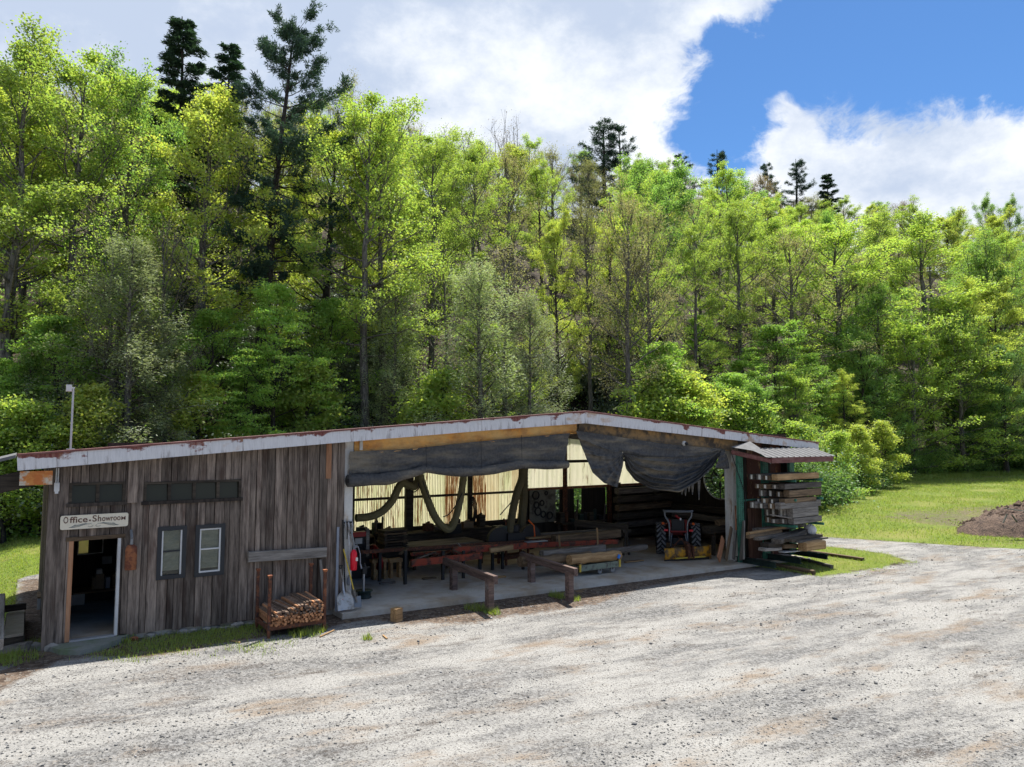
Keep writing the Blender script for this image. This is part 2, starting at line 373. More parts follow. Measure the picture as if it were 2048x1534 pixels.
def panel_mat(nm='yellowed_fibreglass', base=((0.92, 0.87, 0.58), (0.78, 0.80, 0.45)), stain=(0.62, 0.80)):
    m, t = mat(nm); v, r0, raw = objco(t, 9)
    n1 = t.noise(t.scale(v, (1.5, 1.5, 0.5)), 1.6, 6, 0.62); n2 = t.noise(t.scale(v, (10, 10, 0.7)), 2.0, 5, 0.65)
    c = t.mix(t.mapr(n1, 0.35, 0.7), base[0], base[1])
    k = t.m('MULTIPLY', t.mapr(t.m('ADD', n2, t.m('MULTIPLY', n1, 0.3)), *stain), t.mapr(r0, 0.1, 0.6))
    c = t.mix(k, c, (0.20, 0.085, 0.03))
    df = t.n('ShaderNodeBsdfDiffuse', _0=t.mix(0.5, c, (0.2, 0.2, 0.1), 'MULTIPLY')); tr = t.n('ShaderNodeBsdfTranslucent', _0=c)
    mxs = t.n('ShaderNodeMixShader', _0=0.85, _1=df, _2=tr)
    t.n('ShaderNodeOutputMaterial', _0=mxs); return m
MT['panel'] = panel_mat(); MT['panel_cream'] = panel_mat('cream_fibreglass', ((0.95, 0.90, 0.70), (0.85, 0.84, 0.60)), (0.7, 0.85)); MT['panel_rust'] = panel_mat('stained_fibreglass', ((0.88, 0.78, 0.50), (0.70, 0.55, 0.30)), (0.52, 0.72))

def glass_mat(name, tint=(0.018, 0.022, 0.014)):
    m, t = mat(name)
    finish(t, tint, 0.12, spec=0.22); return m
MT['glass'] = glass_mat('dark_window_glass')
def clear_mat():
    m, t = mat('clear_glass')
    g = t.n('ShaderNodeBsdfGlossy', _0=(0.9, 0.9, 0.9), Roughness=0.03); tr = t.n('ShaderNodeBsdfTransparent', _0=(0.85, 0.9, 0.87))
    fr = t.n('ShaderNodeFresnel', IOR=1.45)
    t.n('ShaderNodeOutputMaterial', _0=t.n('ShaderNodeMixShader', _0=fr, _1=tr, _2=g)); return m
MT['clear'] = clear_mat()

def leaf_mat(name, c1, c2, c3, trans=0.58, gloss=0.0, hue=0.028):
    """c1..c2 between leaves, c3 between trees"""
    m, t = mat(name)
    gi = t.n('ShaderNodeNewGeometry'); oi = t.n('ShaderNodeObjectInfo')
    rp = gi.outputs['Random Per Island']
    clump = t.noise(t.n('ShaderNodeTexCoord').outputs['Object'], 0.55, 3, 0.6)
    c = t.mix(t.m('ADD', t.m('MULTIPLY', rp, 0.5), t.m('MULTIPLY', t.mapr(clump, 0.35, 0.65), 0.5)), c1, c2); c = t.mix(t.m('MULTIPLY', oi.outputs['Random'], 0.75), c, c3)
    hs = t.n('ShaderNodeHueSaturation', Color=c, Saturation=0.92, Hue=t.m('ADD', 0.5 - hue, t.m('MULTIPLY', rp, 2 * hue)),
             Value=t.m('ADD', 1.12, t.m('MULTIPLY', oi.outputs['Random'], 0.4)))
    d = t.n('ShaderNodeBsdfDiffuse', _0=hs.outputs[0])
    tr = t.n('ShaderNodeBsdfTranslucent', _0=t.mix(1.0, hs.outputs[0], (1.15, 1.22, 0.72), 'MULTIPLY'))
    sh = t.n('ShaderNodeMixShader', _0=trans, _1=d, _2=tr)
    gloss = max(gloss, 0.035)
    if gloss:
        g = t.n('ShaderNodeBsdfGlossy', _0=(0.8, 0.82, 0.85), Roughness=0.6)
        sh = t.n('ShaderNodeMixShader', _0=gloss, _1=sh, _2=g)
    t.n('ShaderNodeOutputMaterial', _0=sh); return m
def bark_mat(name, a, b_):
    m, t = mat(name); v, r0, _ = objco(t)
    n1 = t.noise(t.scale(v, (6, 6, 1.2)), 2.0, 6, 0.65)
    finish(t, t.mix(t.mapr(n1, 0.35, 0.68), a, b_), 0.9, bump=n1, bs=0.8, bd=0.05); return m
# ------------------------------------------------------------------ terrain
EDGE = [(-400, 22), (-60, 24), (-30, 28), (-16, 32), (0, 41), (12, 48), (25, 58), (40, 68), (60, 76), (120, 92), (500, 200)]
def edge_y(x): return np.interp(x, [e[0] for e in EDGE], [e[1] for e in EDGE])
def wav(x, y):
    return (np.sin(x * 0.11 + 1.3) * np.cos(y * 0.083 + 0.4) + 0.6 * np.sin(x * 0.23 - y * 0.19 + 2) + 0.35 * np.sin(x * 0.51 + y * 0.44))
def ground_z(x, y):
    x = np.asarray(x, float); y = np.asarray(y, float)
    s = (x - A.x) * ux.x + (y - A.y) * ux.y; d = (x - A.x) * nx.x + (y - A.y) * nx.y
    z = 0.2 - 0.4 * np.clip(s / LEN, -0.5, 1.35) - 0.13
    z = z - 0.10 * smooth(-1.0, -3.0, d) * (1 - smooth(LEN, LEN + 6, s))
    z = z + 0.05 * wav(x * 2.3, y * 2.3) * smooth(-2, -6, d) * 0.5
    # meadow climbs gently
    z = z + np.clip(y - 34, 0, 60) * 0.034 * smooth(8, 22, x)
    z = z + np.clip(-s - 2, 0, 30) * 0.02
    z = z - 0.25 * smooth(-0.6, -1.6, s) * (1 - smooth(-5, -9, s)) * smooth(-1.5, 0.5, d)   # hollow west of the office
    q = (y - edge_y(x)) * 0.9
    hill = np.where(q > 0, 0.56 * q * smooth(-2, 16, q), 0)
    hill = np.where(q > 88, 0.56 * 88 + (q - 88) * 0.10 - np.clip(q - 130, 0, 400) * 0.3, hill)
    z = z + hill + wav(x, y) * 1.1 * smooth(6, 40, q)
    return z
def gz(x, y): return float(ground_z(x, y))
def W(px, py):                                  # ground point under a pixel, iterated on the terrain
    z = -0.1
    for _ in range(12):
        p = gp(px, py, z); z = gz(p.x, p.y)
    return Vector((p.x, p.y, z))
def poly_px(pts): return np.array([[*W(x, y).xy] for x, y in pts])
def inside(poly, x, y):
    r_ = np.zeros(x.shape, bool); n = len(poly)
    for i in range(n):
        x1, y1 = poly[i]; x2, y2 = poly[(i + 1) % n]
        c = ((y1 > y) != (y2 > y)) & (x < (x2 - x1) * (y - y1) / (y2 - y1 + 1e-12) + x1); r_ ^= c
    return r_
def sdist(poly, x, y):
    d = np.full(x.shape, 1e9); n = len(poly)
    for i in range(n):
        a = np.array(poly[i]); b_ = np.array(poly[(i + 1) % n]); ab = b_ - a
        t = np.clip(((x - a[0]) * ab[0] + (y - a[1]) * ab[1]) / (ab @ ab + 1e-9), 0, 1)
        d = np.minimum(d, np.hypot(x - a[0] - t * ab[0], y - a[1] - t * ab[1]))
    return np.where(inside(poly, x, y), d, -d)
def Pxy(s, d): q = P(s, d, 0); return (q.x, q.y)
rack_grass = poly_px([(1494, 1128), (1560, 1140), (1640, 1152), (1720, 1140), (1790, 1128), (1816, 1122), (1770, 1108), (1700, 1098), (1640, 1092), (1560, 1085)])
meadow = np.vstack([poly_px([(1640, 1073), (1760, 1081), (1900, 1090), (2048, 1098)]), [(60, 30), (140, 40), (160, 110)], [(e[0], e[1] + 3) for e in EDGE[8:3:-1]], [(4, 40), (15, 36)]])
strip = np.array([Pxy(s, d) for s, d in ((-0.4, -0.05), (6.2, -0.05), (6.4, -0.9), (4.6, -1.25), (2.9, -1.3), (1.9, -1.5), (1.2, -1.6), (0.2, -0.7))])
strip_px = poly_px([(232, 1300), (330, 1268), (430, 1252), (512, 1242), (520, 1262), (440, 1285), (360, 1292), (300, 1302), (250, 1310), (206, 1313), (215, 1300)])
weed_px = poly_px([(430, 1300), (520, 1285), (560, 1275), (570, 1283), (500, 1296), (440, 1306)])
westlawn = np.array([(-60, 12), Pxy(-2.6, 0.6), Pxy(-0.8, 3.4), Pxy(-0.8, 9), (-12, 34), (-60, 26)])
mud2 = np.array([Pxy(-3.4, -0.9), Pxy(-0.3, -0.5), Pxy(-0.4, 5.0), Pxy(-1.0, 3.2), Pxy(-2.6, 0.4)])
mud_west = poly_px([(-200, 1460), (-20, 1350), (60, 1318), (95, 1302), (140, 1310), (60, 1350), (-20, 1390)])
brown = poly_px([(1700, 1032), (1800, 1018), (1900, 1012), (2100, 1000), (2300, 1040), (2100, 1078), (1960, 1062), (1800, 1046)])
bank = np.array([Pxy(s, d) for s, d in ((5.9, -0.3), (13.2, -0.3), (LEN + 0.5, -0.25), (LEN + 0.5, -0.9), (14.5, -1.5), (12, -2.3), (8.0, -2.3), (6.4, -1.6))])
shedpoly = np.array([Pxy(s, d) for s, d in ((-0.6, 0.0), (LEN + 3.6, 0.0), (LEN + 3.6, 8.5), (-0.6, 8.5))])

def axis(segs):
    out = []
    for a, b_, st in segs: out += list(np.arange(a, b_, st))
    return np.array(out + [segs[-1][1]])
gxs = axis([(-420, -120, 30), (-120, -50, 6), (-50, -22, 1.4), (-22, 34, 0.26), (34, 60, 0.8), (60, 130, 4), (130, 430, 30)])
gys = axis([(-160, -20, 20), (-20, 6, 2), (6, 40, 0.26), (40, 75, 0.7), (75, 180, 4), (180, 420, 20)])
GX, GY = np.meshgrid(gxs, gys); GZ = ground_z(GX, GY)
k_grass = np.maximum.reduce([smooth(-0.9, 0.8, sdist(rack_grass, GX, GY)), smooth(-0.9, 0.9, sdist(meadow, GX, GY)) , smooth(-0.4, 0.4, sdist(westlawn, GX, GY)),
                             smooth(-0.15, 0.2, sdist(strip_px, GX, GY)), 0.6 * smooth(-0.2, 0.25, sdist(weed_px, GX, GY))])
QF = (GY - edge_y(GX)) * 0.9
k_for = smooth(-5, -1, QF)
k_brown = np.maximum.reduce([0.62 * smooth(-2.0, 2.0, sdist(brown, GX, GY)), 0.85 * smooth(-0.5, 0.5, sdist(bank, GX, GY)), smooth(-0.4, 0.3, sdist(mud_west, GX, GY)), smooth(-0.4, 0.1, sdist(mud2, GX, GY)),
                             smooth(-0.5, 0.2, sdist(shedpoly, GX, GY)), 0.9 * smooth(0.2, -0.25, -sdist(strip, GX, GY))])
k_gravel = np.clip(1 - np.maximum(k_grass, k_for), 0, 1)
SDM = sdist(meadow, GX, GY); SDW = sdist(westlawn, GX, GY)
ny_, nx_ = GX.shape

def track_dist(px):
    pl = np.array([[*W(x, y).xy] for x, y in px]); d = np.full(GX.shape, 1e9)
    seg = np.concatenate([pl[:1], *[pl[i] + (pl[i + 1] - pl[i]) * np.linspace(0.1, 1, 10)[:, None] for i in range(len(pl) - 1)]])
    for _ in range(6): seg[1:-1] = (seg[:-2] + 2 * seg[1:-1] + seg[2:]) / 4          # round the bends
    for a, b_ in zip(seg[:-1], seg[1:]):
        ab = b_ - a; t = np.clip(((GX - a[0]) * ab[0] + (GY - a[1]) * ab[1]) / (ab @ ab + 1e-9), 0, 1)
        d = np.minimum(d, np.hypot(GX - a[0] - t * ab[0], GY - a[1] - t * ab[1]))
    return d
k_track = np.zeros(GX.shape)
for px in ([(-150, 1440), (150, 1395), (450, 1352), (750, 1318), (1000, 1282), (1250, 1238), (1480, 1196), (1690, 1152), (1830, 1118), (1800, 1096), (1640, 1083)],
           [(0, 1560), (500, 1458), (950, 1388), (1350, 1308), (1650, 1236), (1900, 1176), (2120, 1128)], [(900, 1580), (1300, 1470), (1650, 1370), (1900, 1280), (2150, 1200)]):
    d = track_dist(px); k_track = np.maximum(k_track, np.maximum(np.exp(-((d - 0.78) / 0.30) ** 2), 0))
def ground_mat():
    m, t = mat('yard_ground')
    tcn = t.n('ShaderNodeTexCoord'); v = tcn.outputs['Object']
    at = t.n('ShaderNodeAttribute', {'attribute_name': 'kind'}); gr, gs, br = t.n('ShaderNodeSeparateColor', _0=at.outputs['Color']).outputs
    warp = t.noise(v, 1.3, 6, 0.65); warp2 = t.noise(v, 6.0, 5, 0.65)
    wv = t.m('ADD', t.m('MULTIPLY', t.m('SUBTRACT', warp, 0.5), 0.9), t.m('MULTIPLY', t.m('SUBTRACT', warp2, 0.5), 0.7))
    # gravel: pale fines, patches of loose grey stone drawn out along the wheel tracks
    a = YAW * 0.85
    rot = t.n('ShaderNodeVectorRotate', {'rotation_type': 'Z_AXIS'}, Vector=v, Angle=-a).outputs[0]
    tr = t.noise(t.scale(rot, (0.20, 0.95, 1)), 1.0, 8, 0.66); tr2 = t.noise(t.scale(rot, (0.5, 1.7, 1)), 1.7, 8, 0.72)
    gl = t.noise(v, 0.28, 4, 0.5)
    cell = t.t.nodes.new('ShaderNodeTexVoronoi'); t.put(cell.inputs['Vector'], v); cell.inputs['Scale'].default_value = 20
    cell2 = t.t.nodes.new('ShaderNodeTexVoronoi'); t.put(cell2.inputs['Vector'], v); cell2.inputs['Scale'].default_value = 55
    grain = t.noise(v, 42, 4, 0.7)
    cv = t.n('ShaderNodeSeparateColor', _0=cell.outputs['Color']).outputs[0]; cv2 = t.n('ShaderNodeSeparateColor', _0=cell2.outputs['Color']).outputs[1]
    stone = t.mix(t.m('ADD', t.m('MULTIPLY', cv, 0.6), t.m('MULTIPLY', cv2, 0.4)), (0.018, 0.018, 0.019), (0.285, 0.28, 0.272))  # stone colour darkened to carry the small shadows between loose stones
    fines = t.mix(t.mapr(grain, 0.3, 0.7), (0.195, 0.187, 0.173), (0.37, 0.362, 0.342))
    fines = t.mix(t.mapr(t.noise(t.scale(rot, (0.5, 1.2, 1)), 0.8, 6, 0.65), 0.50, 0.66, 0, 0.85), fines, (0.20, 0.15, 0.105))
    loose = t.m('ADD', t.m('ADD', t.m('MULTIPLY', tr, 0.55), t.m('MULTIPLY', tr2, 0.5)), t.m('MULTIPLY', t.m('SUBTRACT', grain, 0.5), 0.55))
    lk = t.mapr(t.m('ADD', loose, t.m('MULTIPLY', t.m('SUBTRACT', gl, 0.5), 0.35)), 0.485, 0.575, 0.06, 0.97)
    trk = t.m('MULTIPLY', at.outputs['Alpha'], t.mapr(t.noise(t.scale(rot, (0.35, 1, 1)), 0.9, 5, 0.6), 0.30, 0.60))
    lk = t.m('MULTIPLY', lk, t.m('SUBTRACT', 1.0, t.m('MULTIPLY', trk, 0.75)))
    gcol = t.mix(lk, fines, stone)
    spk = t.mapr(cv2, 0.88, 0.93, 0, 0.8); gcol = t.mix(spk, gcol, (0.045, 0.042, 0.04))
    dk = t.mapr(t.m('ADD', t.noise(t.scale(rot, (0.5, 1.5, 1)), 1.3, 7, 0.72), t.m('MULTIPLY', t.m('SUBTRACT', grain, 0.5), 0.7)), 0.585, 0.69, 0, 0.85)
    gcol = t.mix(dk, gcol, (0.062, 0.05, 0.042))
    # brown earth and sawdust
    bcol = t.mix(t.mapr(t.m('ADD', warp2, t.m('MULTIPLY', t.m('SUBTRACT', grain, 0.5), 0.6)), 0.35, 0.7), (0.05, 0.034, 0.025), (0.16, 0.12, 0.09))
    bcol = t.mix(t.mapr(t.noise(v, 1.7, 6, 0.65), 0.60, 0.70, 0, 0.8), bcol, (0.22, 0.15, 0.072))
    bcol = t.mix(t.mapr(cv, 0.84, 0.9, 0, 0.6), bcol, (0.21, 0.19, 0.165))
    # turf
    tn = t.noise(t.scale(v, (1, 1, 0.2)), 9, 6, 0.7); tl = t.noise(v, 0.35, 5, 0.6)
    tcol = t.mix(t.mapr(tn, 0.3, 0.72), (0.065, 0.10, 0.014), (0.17, 0.215, 0.030))
    tcol = t.mix(t.mapr(tl, 0.42, 0.68, 0, 0.75), tcol, (0.19, 0.185, 0.05))
    tcol = t.mix(t.mapr(t.noise(t.scale(v, (0.25, 0.7, 1)), 1.2, 6, 0.68), 0.58, 0.70, 0, 0.65), tcol, (0.125, 0.095, 0.05))
    # forest floor
    fcol = t.mix(t.mapr(t.noise(v, 2.2, 7, 0.7), 0.35, 0.68), (0.016, 0.013, 0.009), (0.085, 0.062, 0.040))
    kg = t.mapr(t.m('ADD', gr, wv), 0.38, 0.58); ks = t.mapr(t.m('ADD', gs, t.m('MULTIPLY', wv, 1.25)), 0.36, 0.66); kb = t.mapr(t.m('ADD', br, t.m('MULTIPLY', wv, 0.9)), 0.38, 0.72)
    c = t.mix(kg, fcol, gcol); c = t.mix(kb, c, bcol); kk = t.m('MULTIPLY', ks, t.m('SUBTRACT', 1.0, t.m('MULTIPLY', kb, 0.8))); c = t.mix(kk, c, tcol)
    h = t.m('ADD', t.m('MULTIPLY', grain, 0.5), t.m('ADD', t.m('MULTIPLY', cell.outputs[0], 0.7), t.m('MULTIPLY', warp2, 0.8)))
    finish(t, c, 0.92, bump=h, bs=0.75, bd=0.035, spec=0.2)
    return m
MT['ground'] = ground_mat()
def ground_piece(name, sel):
    fj, fi = np.nonzero(sel); idx = fj * nx_ + fi
    quads = np.stack([idx, idx + 1, idx + nx_ + 1, idx + nx_], 1)
    used, inv = np.unique(quads, return_inverse=True); quads = inv.reshape(quads.shape)
    co = np.stack([GX.ravel()[used], GY.ravel()[used], GZ.ravel()[used]], 1)
    me = bpy.data.meshes.new(name)
    me.vertices.add(len(co)); me.vertices.foreach_set('co', co.ravel())
    me.loops.add(quads.size); me.loops.foreach_set('vertex_index', quads.ravel().astype(np.int32))
    me.polygons.add(len(quads)); me.polygons.foreach_set('loop_start', np.arange(0, quads.size, 4, dtype=np.int32))
    me.polygons.foreach_set('use_smooth', np.ones(len(quads), bool)); me.update(calc_edges=True)
    ca = me.color_attributes.new('kind', 'FLOAT_COLOR', 'POINT')
    d = np.stack([k_gravel.ravel()[used], k_grass.ravel()[used], k_brown.ravel()[used], k_track.ravel()[used]], 1)
    ca.data.foreach_set('color', d.ravel().astype(np.float32))
    me.materials.append(MT['ground'])
    o = link(name, me); o['kind'] = 'structure'; return o
def cc(a): return (a[:-1, :-1] + a[1:, :-1] + a[:-1, 1:] + a[1:, 1:]) / 4
c_for = cc(QF) > -1.5; c_mead = (cc(np.maximum(SDM, SDW)) > 0) & ~c_for
ground_piece('hillside', c_for); ground_piece('meadow', c_mead); ground_piece('gravel_yard', ~c_for & ~c_mead)

# ------------------------------------------------------------------ the shed
OV = 0.38                                      # roof overhang at the front
DB = 6.8                                       # depth of the back wall
rl, rp, rr = fp(35, 911, -OV), fp(1170, 823.5, -OV), fp(1637, 886, -OV)
def roof_z(s): return rl.z + (rp.z - rl.z) * (s - rl.x) / (rp.x - rl.x) if s < rp.x else rp.z + (rr.z - rp.z) * (s - rp.x) / (rr.x - rp.x)
SW = fp(97, 1200, 0).x                         # west corner
SC = fp(690, 1000, 0).x                        # west column of the opening
SE = LEN + 3.1                                 # east wall
shed = thing('sawmill_shed', 'long low sawmill shed with weathered plank office, open bay and streaked white fascia', 'shed', (0, 0, 0))

# floors
def slab(name, s0, s1, d0, d1, m, drop=0.3, lift=0.0):
    mb = MB(); n = 12
    top = [[(s0 + (s1 - s0) * i / n, d, fz(s0 + (s1 - s0) * i / n) + lift) for i in range(n + 1)] for d in (d0, d1)]
    bot = [[(x, y, z - drop) for x, y, z in r_] for r_ in top]
    mb.grid(top); mb.grid(bot)
    for a_, b_ in ((top[0], bot[0]), (top[1], bot[1])): mb.grid([a_, b_])
    mb.grid([[top[0][0], top[1][0]], [bot[0][0], bot[1][0]]]); mb.grid([[top[0][-1], top[1][-1]], [bot[0][-1], bot[1][-1]]])
    o = link(name, mb.mesh(name, m), None, P(0, 0, 0), YAW); o['kind'] = 'structure'; return o
slab('concrete_floor', SC - 0.25, SE - 0.1, -0.62, DB, MT['concrete'])
slab('office_floor', SW + 0.05, SC - 0.26, 0.02, DB, MT['concrete'], lift=0.0)

# --- front wall of vertical planks, cut round the openings
def opening(x0, x1, y0, y1, d=0.0):
    a_ = fp(x0, (y0 + y1) / 2, d); b_ = fp(x1, (y0 + y1) / 2, d)
    xm = (x0 + x1) / 2
    return [a_.x, b_.x, fp(xm, y1, d).z, fp(xm, y0, d).z]        # s0, s1, z0, z1
door = opening(134, 237, 1077, 1282); door[2] = fz(0.2) - 0.02
win1 = opening(316, 368, 1055, 1154); win2 = opening(392, 445, 1051, 1148)
cle1 = opening(138, 250, 964, 1008); cle2 = opening(287, 481, 961, 1002)
holes = [door, win1, win2, cle1, cle2]
cuts = sorted({SW, SC - 0.03} | {h for o in holes for h in o[:2]})
edges = [cuts[0]]
for c in cuts[1:]:
    while c - edges[-1] > 0.26:
        st = rnd.choice((0.12, 0.14, 0.15, 0.18, 0.2, 0.23))
        if c - edges[-1] - st < 0.09: st = (c - edges[-1]) / 2
        edges.append(edges[-1] + st)
    if c - edges[-1] > 1e-6: edges.append(c)
def base_z(s): return np.interp(s, [SW, 0.6, 1.6, 3.0, 5.0, 6.3], [fz(0) - 0.12, fz(0) - 0.02, fp(319, 1260, 0).z, fp(420, 1250, 0).z, fp(513, 1240, 0).z, fp(655, 1218, 0).z])
plank_group = []
for i in range(len(edges) - 1):
    a_, b_ = edges[i], edges[i + 1]; mid = (a_ + b_) / 2
    spans = [(base_z(mid) + rnd.uniform(-0.02, 0.02), roof_z(mid) - 0.10)]
    for h in holes:
        if h[0] - 1e-4 <= mid <= h[1] + 1e-4:
            new = []
            for z0, z1 in spans:
                if h[2] > z0: new.append((z0, min(z1, h[2])))
                if h[3] < z1: new.append((max(z0, h[3]), z1))
                if h[2] <= z0 and h[3] >= z1: pass
            spans = [q for q in new if q[1] - q[0] > 0.05]
    off = (0.0, 0.017, -0.004, 0.022, 0.008)[i % 5] + rnd.uniform(0, 0.004)
    g = rnd.uniform(0.006, 0.013)
    for z0, z1 in spans:
        m_ = MB().bar((0, 0, 0), (0, 0, z1 - z0), b_ - a_ - g, 0.026, 0.1)
        part('plank', m_, MT['plank'], shed, loc=(mid, -0.02 - off, z0))
# a dark lining behind the planks
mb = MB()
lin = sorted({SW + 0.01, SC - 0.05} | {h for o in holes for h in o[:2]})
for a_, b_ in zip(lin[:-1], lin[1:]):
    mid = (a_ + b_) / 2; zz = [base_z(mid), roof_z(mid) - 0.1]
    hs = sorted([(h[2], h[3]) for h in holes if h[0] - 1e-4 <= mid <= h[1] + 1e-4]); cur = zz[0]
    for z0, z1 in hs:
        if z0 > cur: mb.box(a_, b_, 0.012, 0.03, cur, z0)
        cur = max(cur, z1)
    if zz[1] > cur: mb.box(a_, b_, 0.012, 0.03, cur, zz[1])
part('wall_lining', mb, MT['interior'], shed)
# side wall of the office, boards running back from the corner
ns_ = 34
for i in range(ns_):
    d0 = 0.03 + i * (DB - 0.05) / ns_; d1 = d0 + (DB - 0.05) / ns_ - 0.005
    off = (0.0, 0.016, 0.004)[i % 3]
    m_ = MB().box(-0.013, 0.013, -(d1 - d0) / 2, (d1 - d0) / 2, 0, roof_z(SW) - 0.26 + 0.1)
    part('plank', m_, MT['plank'], shed, loc=(SW - 0.02 - off, (d0 + d1) / 2, -0.1))
part('wall_lining', MB().box(SW + 0.0, SW + 0.012, 0.03, DB, 0.0, roof_z(SW) - 0.1), MT['interior'], shed)
# partition between office and mill, a tool wall on the mill side
part('partition', MB().box(SC - 0.16, SC - 0.10, 0.04, DB, fz(6) - 0.2, roof_z(SC) - 0.1), MT['interior'], shed)
# office back wall with a small bright window
ow = 5.0; o1 = fp(155, 1088, ow); o2 = fp(207, 1088, ow); wz0 = fp(180, 1106, ow).z; wz1 = wz0 + 0.55
mb = MB().box(SW + 0.02, o1.x, ow, ow + 0.05, 0.1, 3.6).box(o2.x, SC - 0.17, ow, ow + 0.05, 0.1, 4.1)
mb.box(o1.x, o2.x, ow, ow + 0.05, 0.1, wz0).box(o1.x, o2.x, ow, ow + 0.05, wz1, 3.6)
part('office_back_wall', mb, MT['interior'], shed)
om = o1.x + (o2.x - o1.x) * 0.42
wf = part('window', MB().box(o1.x, o1.x + 0.03, ow - 0.02, ow + 0.03, wz0, wz1).box(o1.x, o2.x, ow - 0.03, ow + 0.03, wz0 - 0.03, wz0).box(o2.x - 0.03, o2.x, ow - 0.02, ow + 0.03, wz0, wz1), MT['white_trim'], shed)
part('pane', MB().box(om, o2.x - 0.03, ow + 0.005, ow + 0.012, wz0, wz1), MT['glass'], wf)
part('blind', MB().box(o1.x + 0.03, om, ow + 0.012, ow + 0.02, wz0, wz1), MT['panel'], wf)  # translucent sheet put in for the bright daylight of this half

# door frame
for nm, a_, b_, m_ in (('door_jamb', door[0] - 0.005, door[0] + 0.075, 'jamb'), ('door_jamb', door[1] - 0.05, door[1] + 0.005, 'white_trim')):
    part(nm, MB().box(-(b_ - a_) / 2, (b_ - a_) / 2, -0.055, 0.10, 0, door[3] - door[2]), MT[m_], shed, loc=((a_ + b_) / 2, 0, door[2] + 0.001))
part('door_head', MB().box(door[0] - 0.06, door[1] + 0.08, -0.065, 0.02, door[3] - 0.02, door[3] + 0.06), MT['brown_wood'], shed)
part('door_sill', MB().box(door[0] + 0.08, door[1] - 0.055, -0.06, 0.06, door[2] - 0.02, door[2] + 0.025), MT['galv'], shed)
# corner post, post between door and clerestory, stained post by the column
for px_, wd in ((108, 0.20), (264, 0.19)):
    a_ = fp(px_, 1000, 0).x
    z0 = base_z(a_) if px_ == 108 else cle1[2] - 0.0
    part('wall_post', MB().bar((0, 0, 0), (0, 0, roof_z(a_) - 0.09 - z0), wd, 0.05, 0.08), MT['plank'], shed, loc=(a_, -0.075, z0))
a_ = fp(655, 950, 0).x
part('stained_batten', MB().bar((0, 0, 0), (0, 0, 1.05), 0.13, 0.03), MT['jamb'], shed, loc=(a_, -0.07, roof_z(a_) - 1.15))

# windows
def sash(h, fm, double, blindm):
    s0, s1, z0, z1 = h; fr = 0.055
    mb = MB().box(s0 - 0.03, s0 + fr, -0.075, 0.01, z0 - 0.03, z1 + 0.03).box(s1 - fr, s1 + 0.03, -0.075, 0.01, z0 - 0.03, z1 + 0.03)
    mb.box(s0 + fr, s1 - fr, -0.075, 0.01, z1 - fr, z1 + 0.03).box(s0 + fr, s1 - fr, -0.075, 0.01, z0 - 0.03, z0 + fr)
    wn = part('window', mb, MT['frame_black'], shed)
    i0, i1, j0, j1 = s0 + fr, s1 - fr, z0 + fr, z1 - fr; t_ = 0.032
    m2 = MB().box(i0, i0 + t_, -0.06, -0.01, j0, j1).box(i1 - t_, i1, -0.06, -0.01, j0, j1)
    if double: m2.box(i0 + t_, i1 - t_, -0.06, -0.01, j0, j0 + t_).box(i0 + t_, i1 - t_, -0.06, -0.01, j1 - t_, j1)
    part('sash', m2, MT['frame_white'], wn)
    zm = j0 + (j1 - j0) * 0.53
    part('meeting_rail', MB().box(i0 + t_, i1 - t_, -0.055, -0.012, zm - 0.014, zm + 0.014), MT['frame_white' if double else 'frame_black'], wn)
    jz = j0 + 0.085
    # the pale roller blind behind the glass hangs a little slack, so it is a rippled sheet
    rows = []
    for r_ in range(25):
        z = jz + (j1 - jz) * r_ / 24
        rows.append([(i0 + t_ + (i1 - i0 - 2 * t_) * c / 10, 0.012 + 0.010 * math.sin(r_ * 0.9 + c * 0.55 * (1 if double else -1)), z) for c in range(11)])
    part('blind', MB().grid(rows), MT['blind'], wn)
    part('pane', MB().box(i0 + t_, i1 - t_, -0.016, -0.012, j0, j1), MT['clear'], wn)
    part('dark_gap', MB().box(i0 + t_, i1 - t_, 0.03, 0.04, j0, jz), MT['frame_black'], wn)  # solid black strip stands in for the unlit room below the blind
sash(win1, 'b', False, 'blind'); sash(win2, 'w', True, 'blind')
def clerestory(h, n):
    s0, s1, z0, z1 = h; f = 0.05
    mb = MB().box(s0, s0 + f, -0.06, 0.05, z0, z1).box(s1 - f, s1, -0.06, 0.05, z0, z1).box(s0 + f, s1 - f, -0.06, 0.05, z1 - f, z1)
    wn = part('clerestory_window', mb, MT['dark_wood'], shed)
    part('sill', MB().box(s0 - 0.04, s1 + 0.04, -0.09, 0.04, z0 - 0.035, z0 + 0.035), MT['plank_dark'], wn)
    for k in range(1, n):
        x = s0 + (s1 - s0) * k / n
        part('mullion', MB().box(x - 0.03, x + 0.03, -0.05, 0.03, z0 + 0.036, z1 - f), MT['dark_wood'], wn)
    for k in range(n):
        x0 = s0 + (s1 - s0) * k / n + 0.031; x1 = s0 + (s1 - s0) * (k + 1) / n - 0.031
        if k == 0: x0 = s0 + f
        if k == n - 1: x1 = s1 - f
        tl = rnd.uniform(-0.012, 0.012)
        part('pane', MB().add([(x0, 0.0, z0 + 0.036), (x1, 0.0 + tl, z0 + 0.036), (x1, 0.035 + tl, z1 - f), (x0, 0.035, z1 - f)], [(0, 1, 2, 3)]), MT['glass'], wn)
clerestory(cle1, 2); clerestory(cle2, 4)

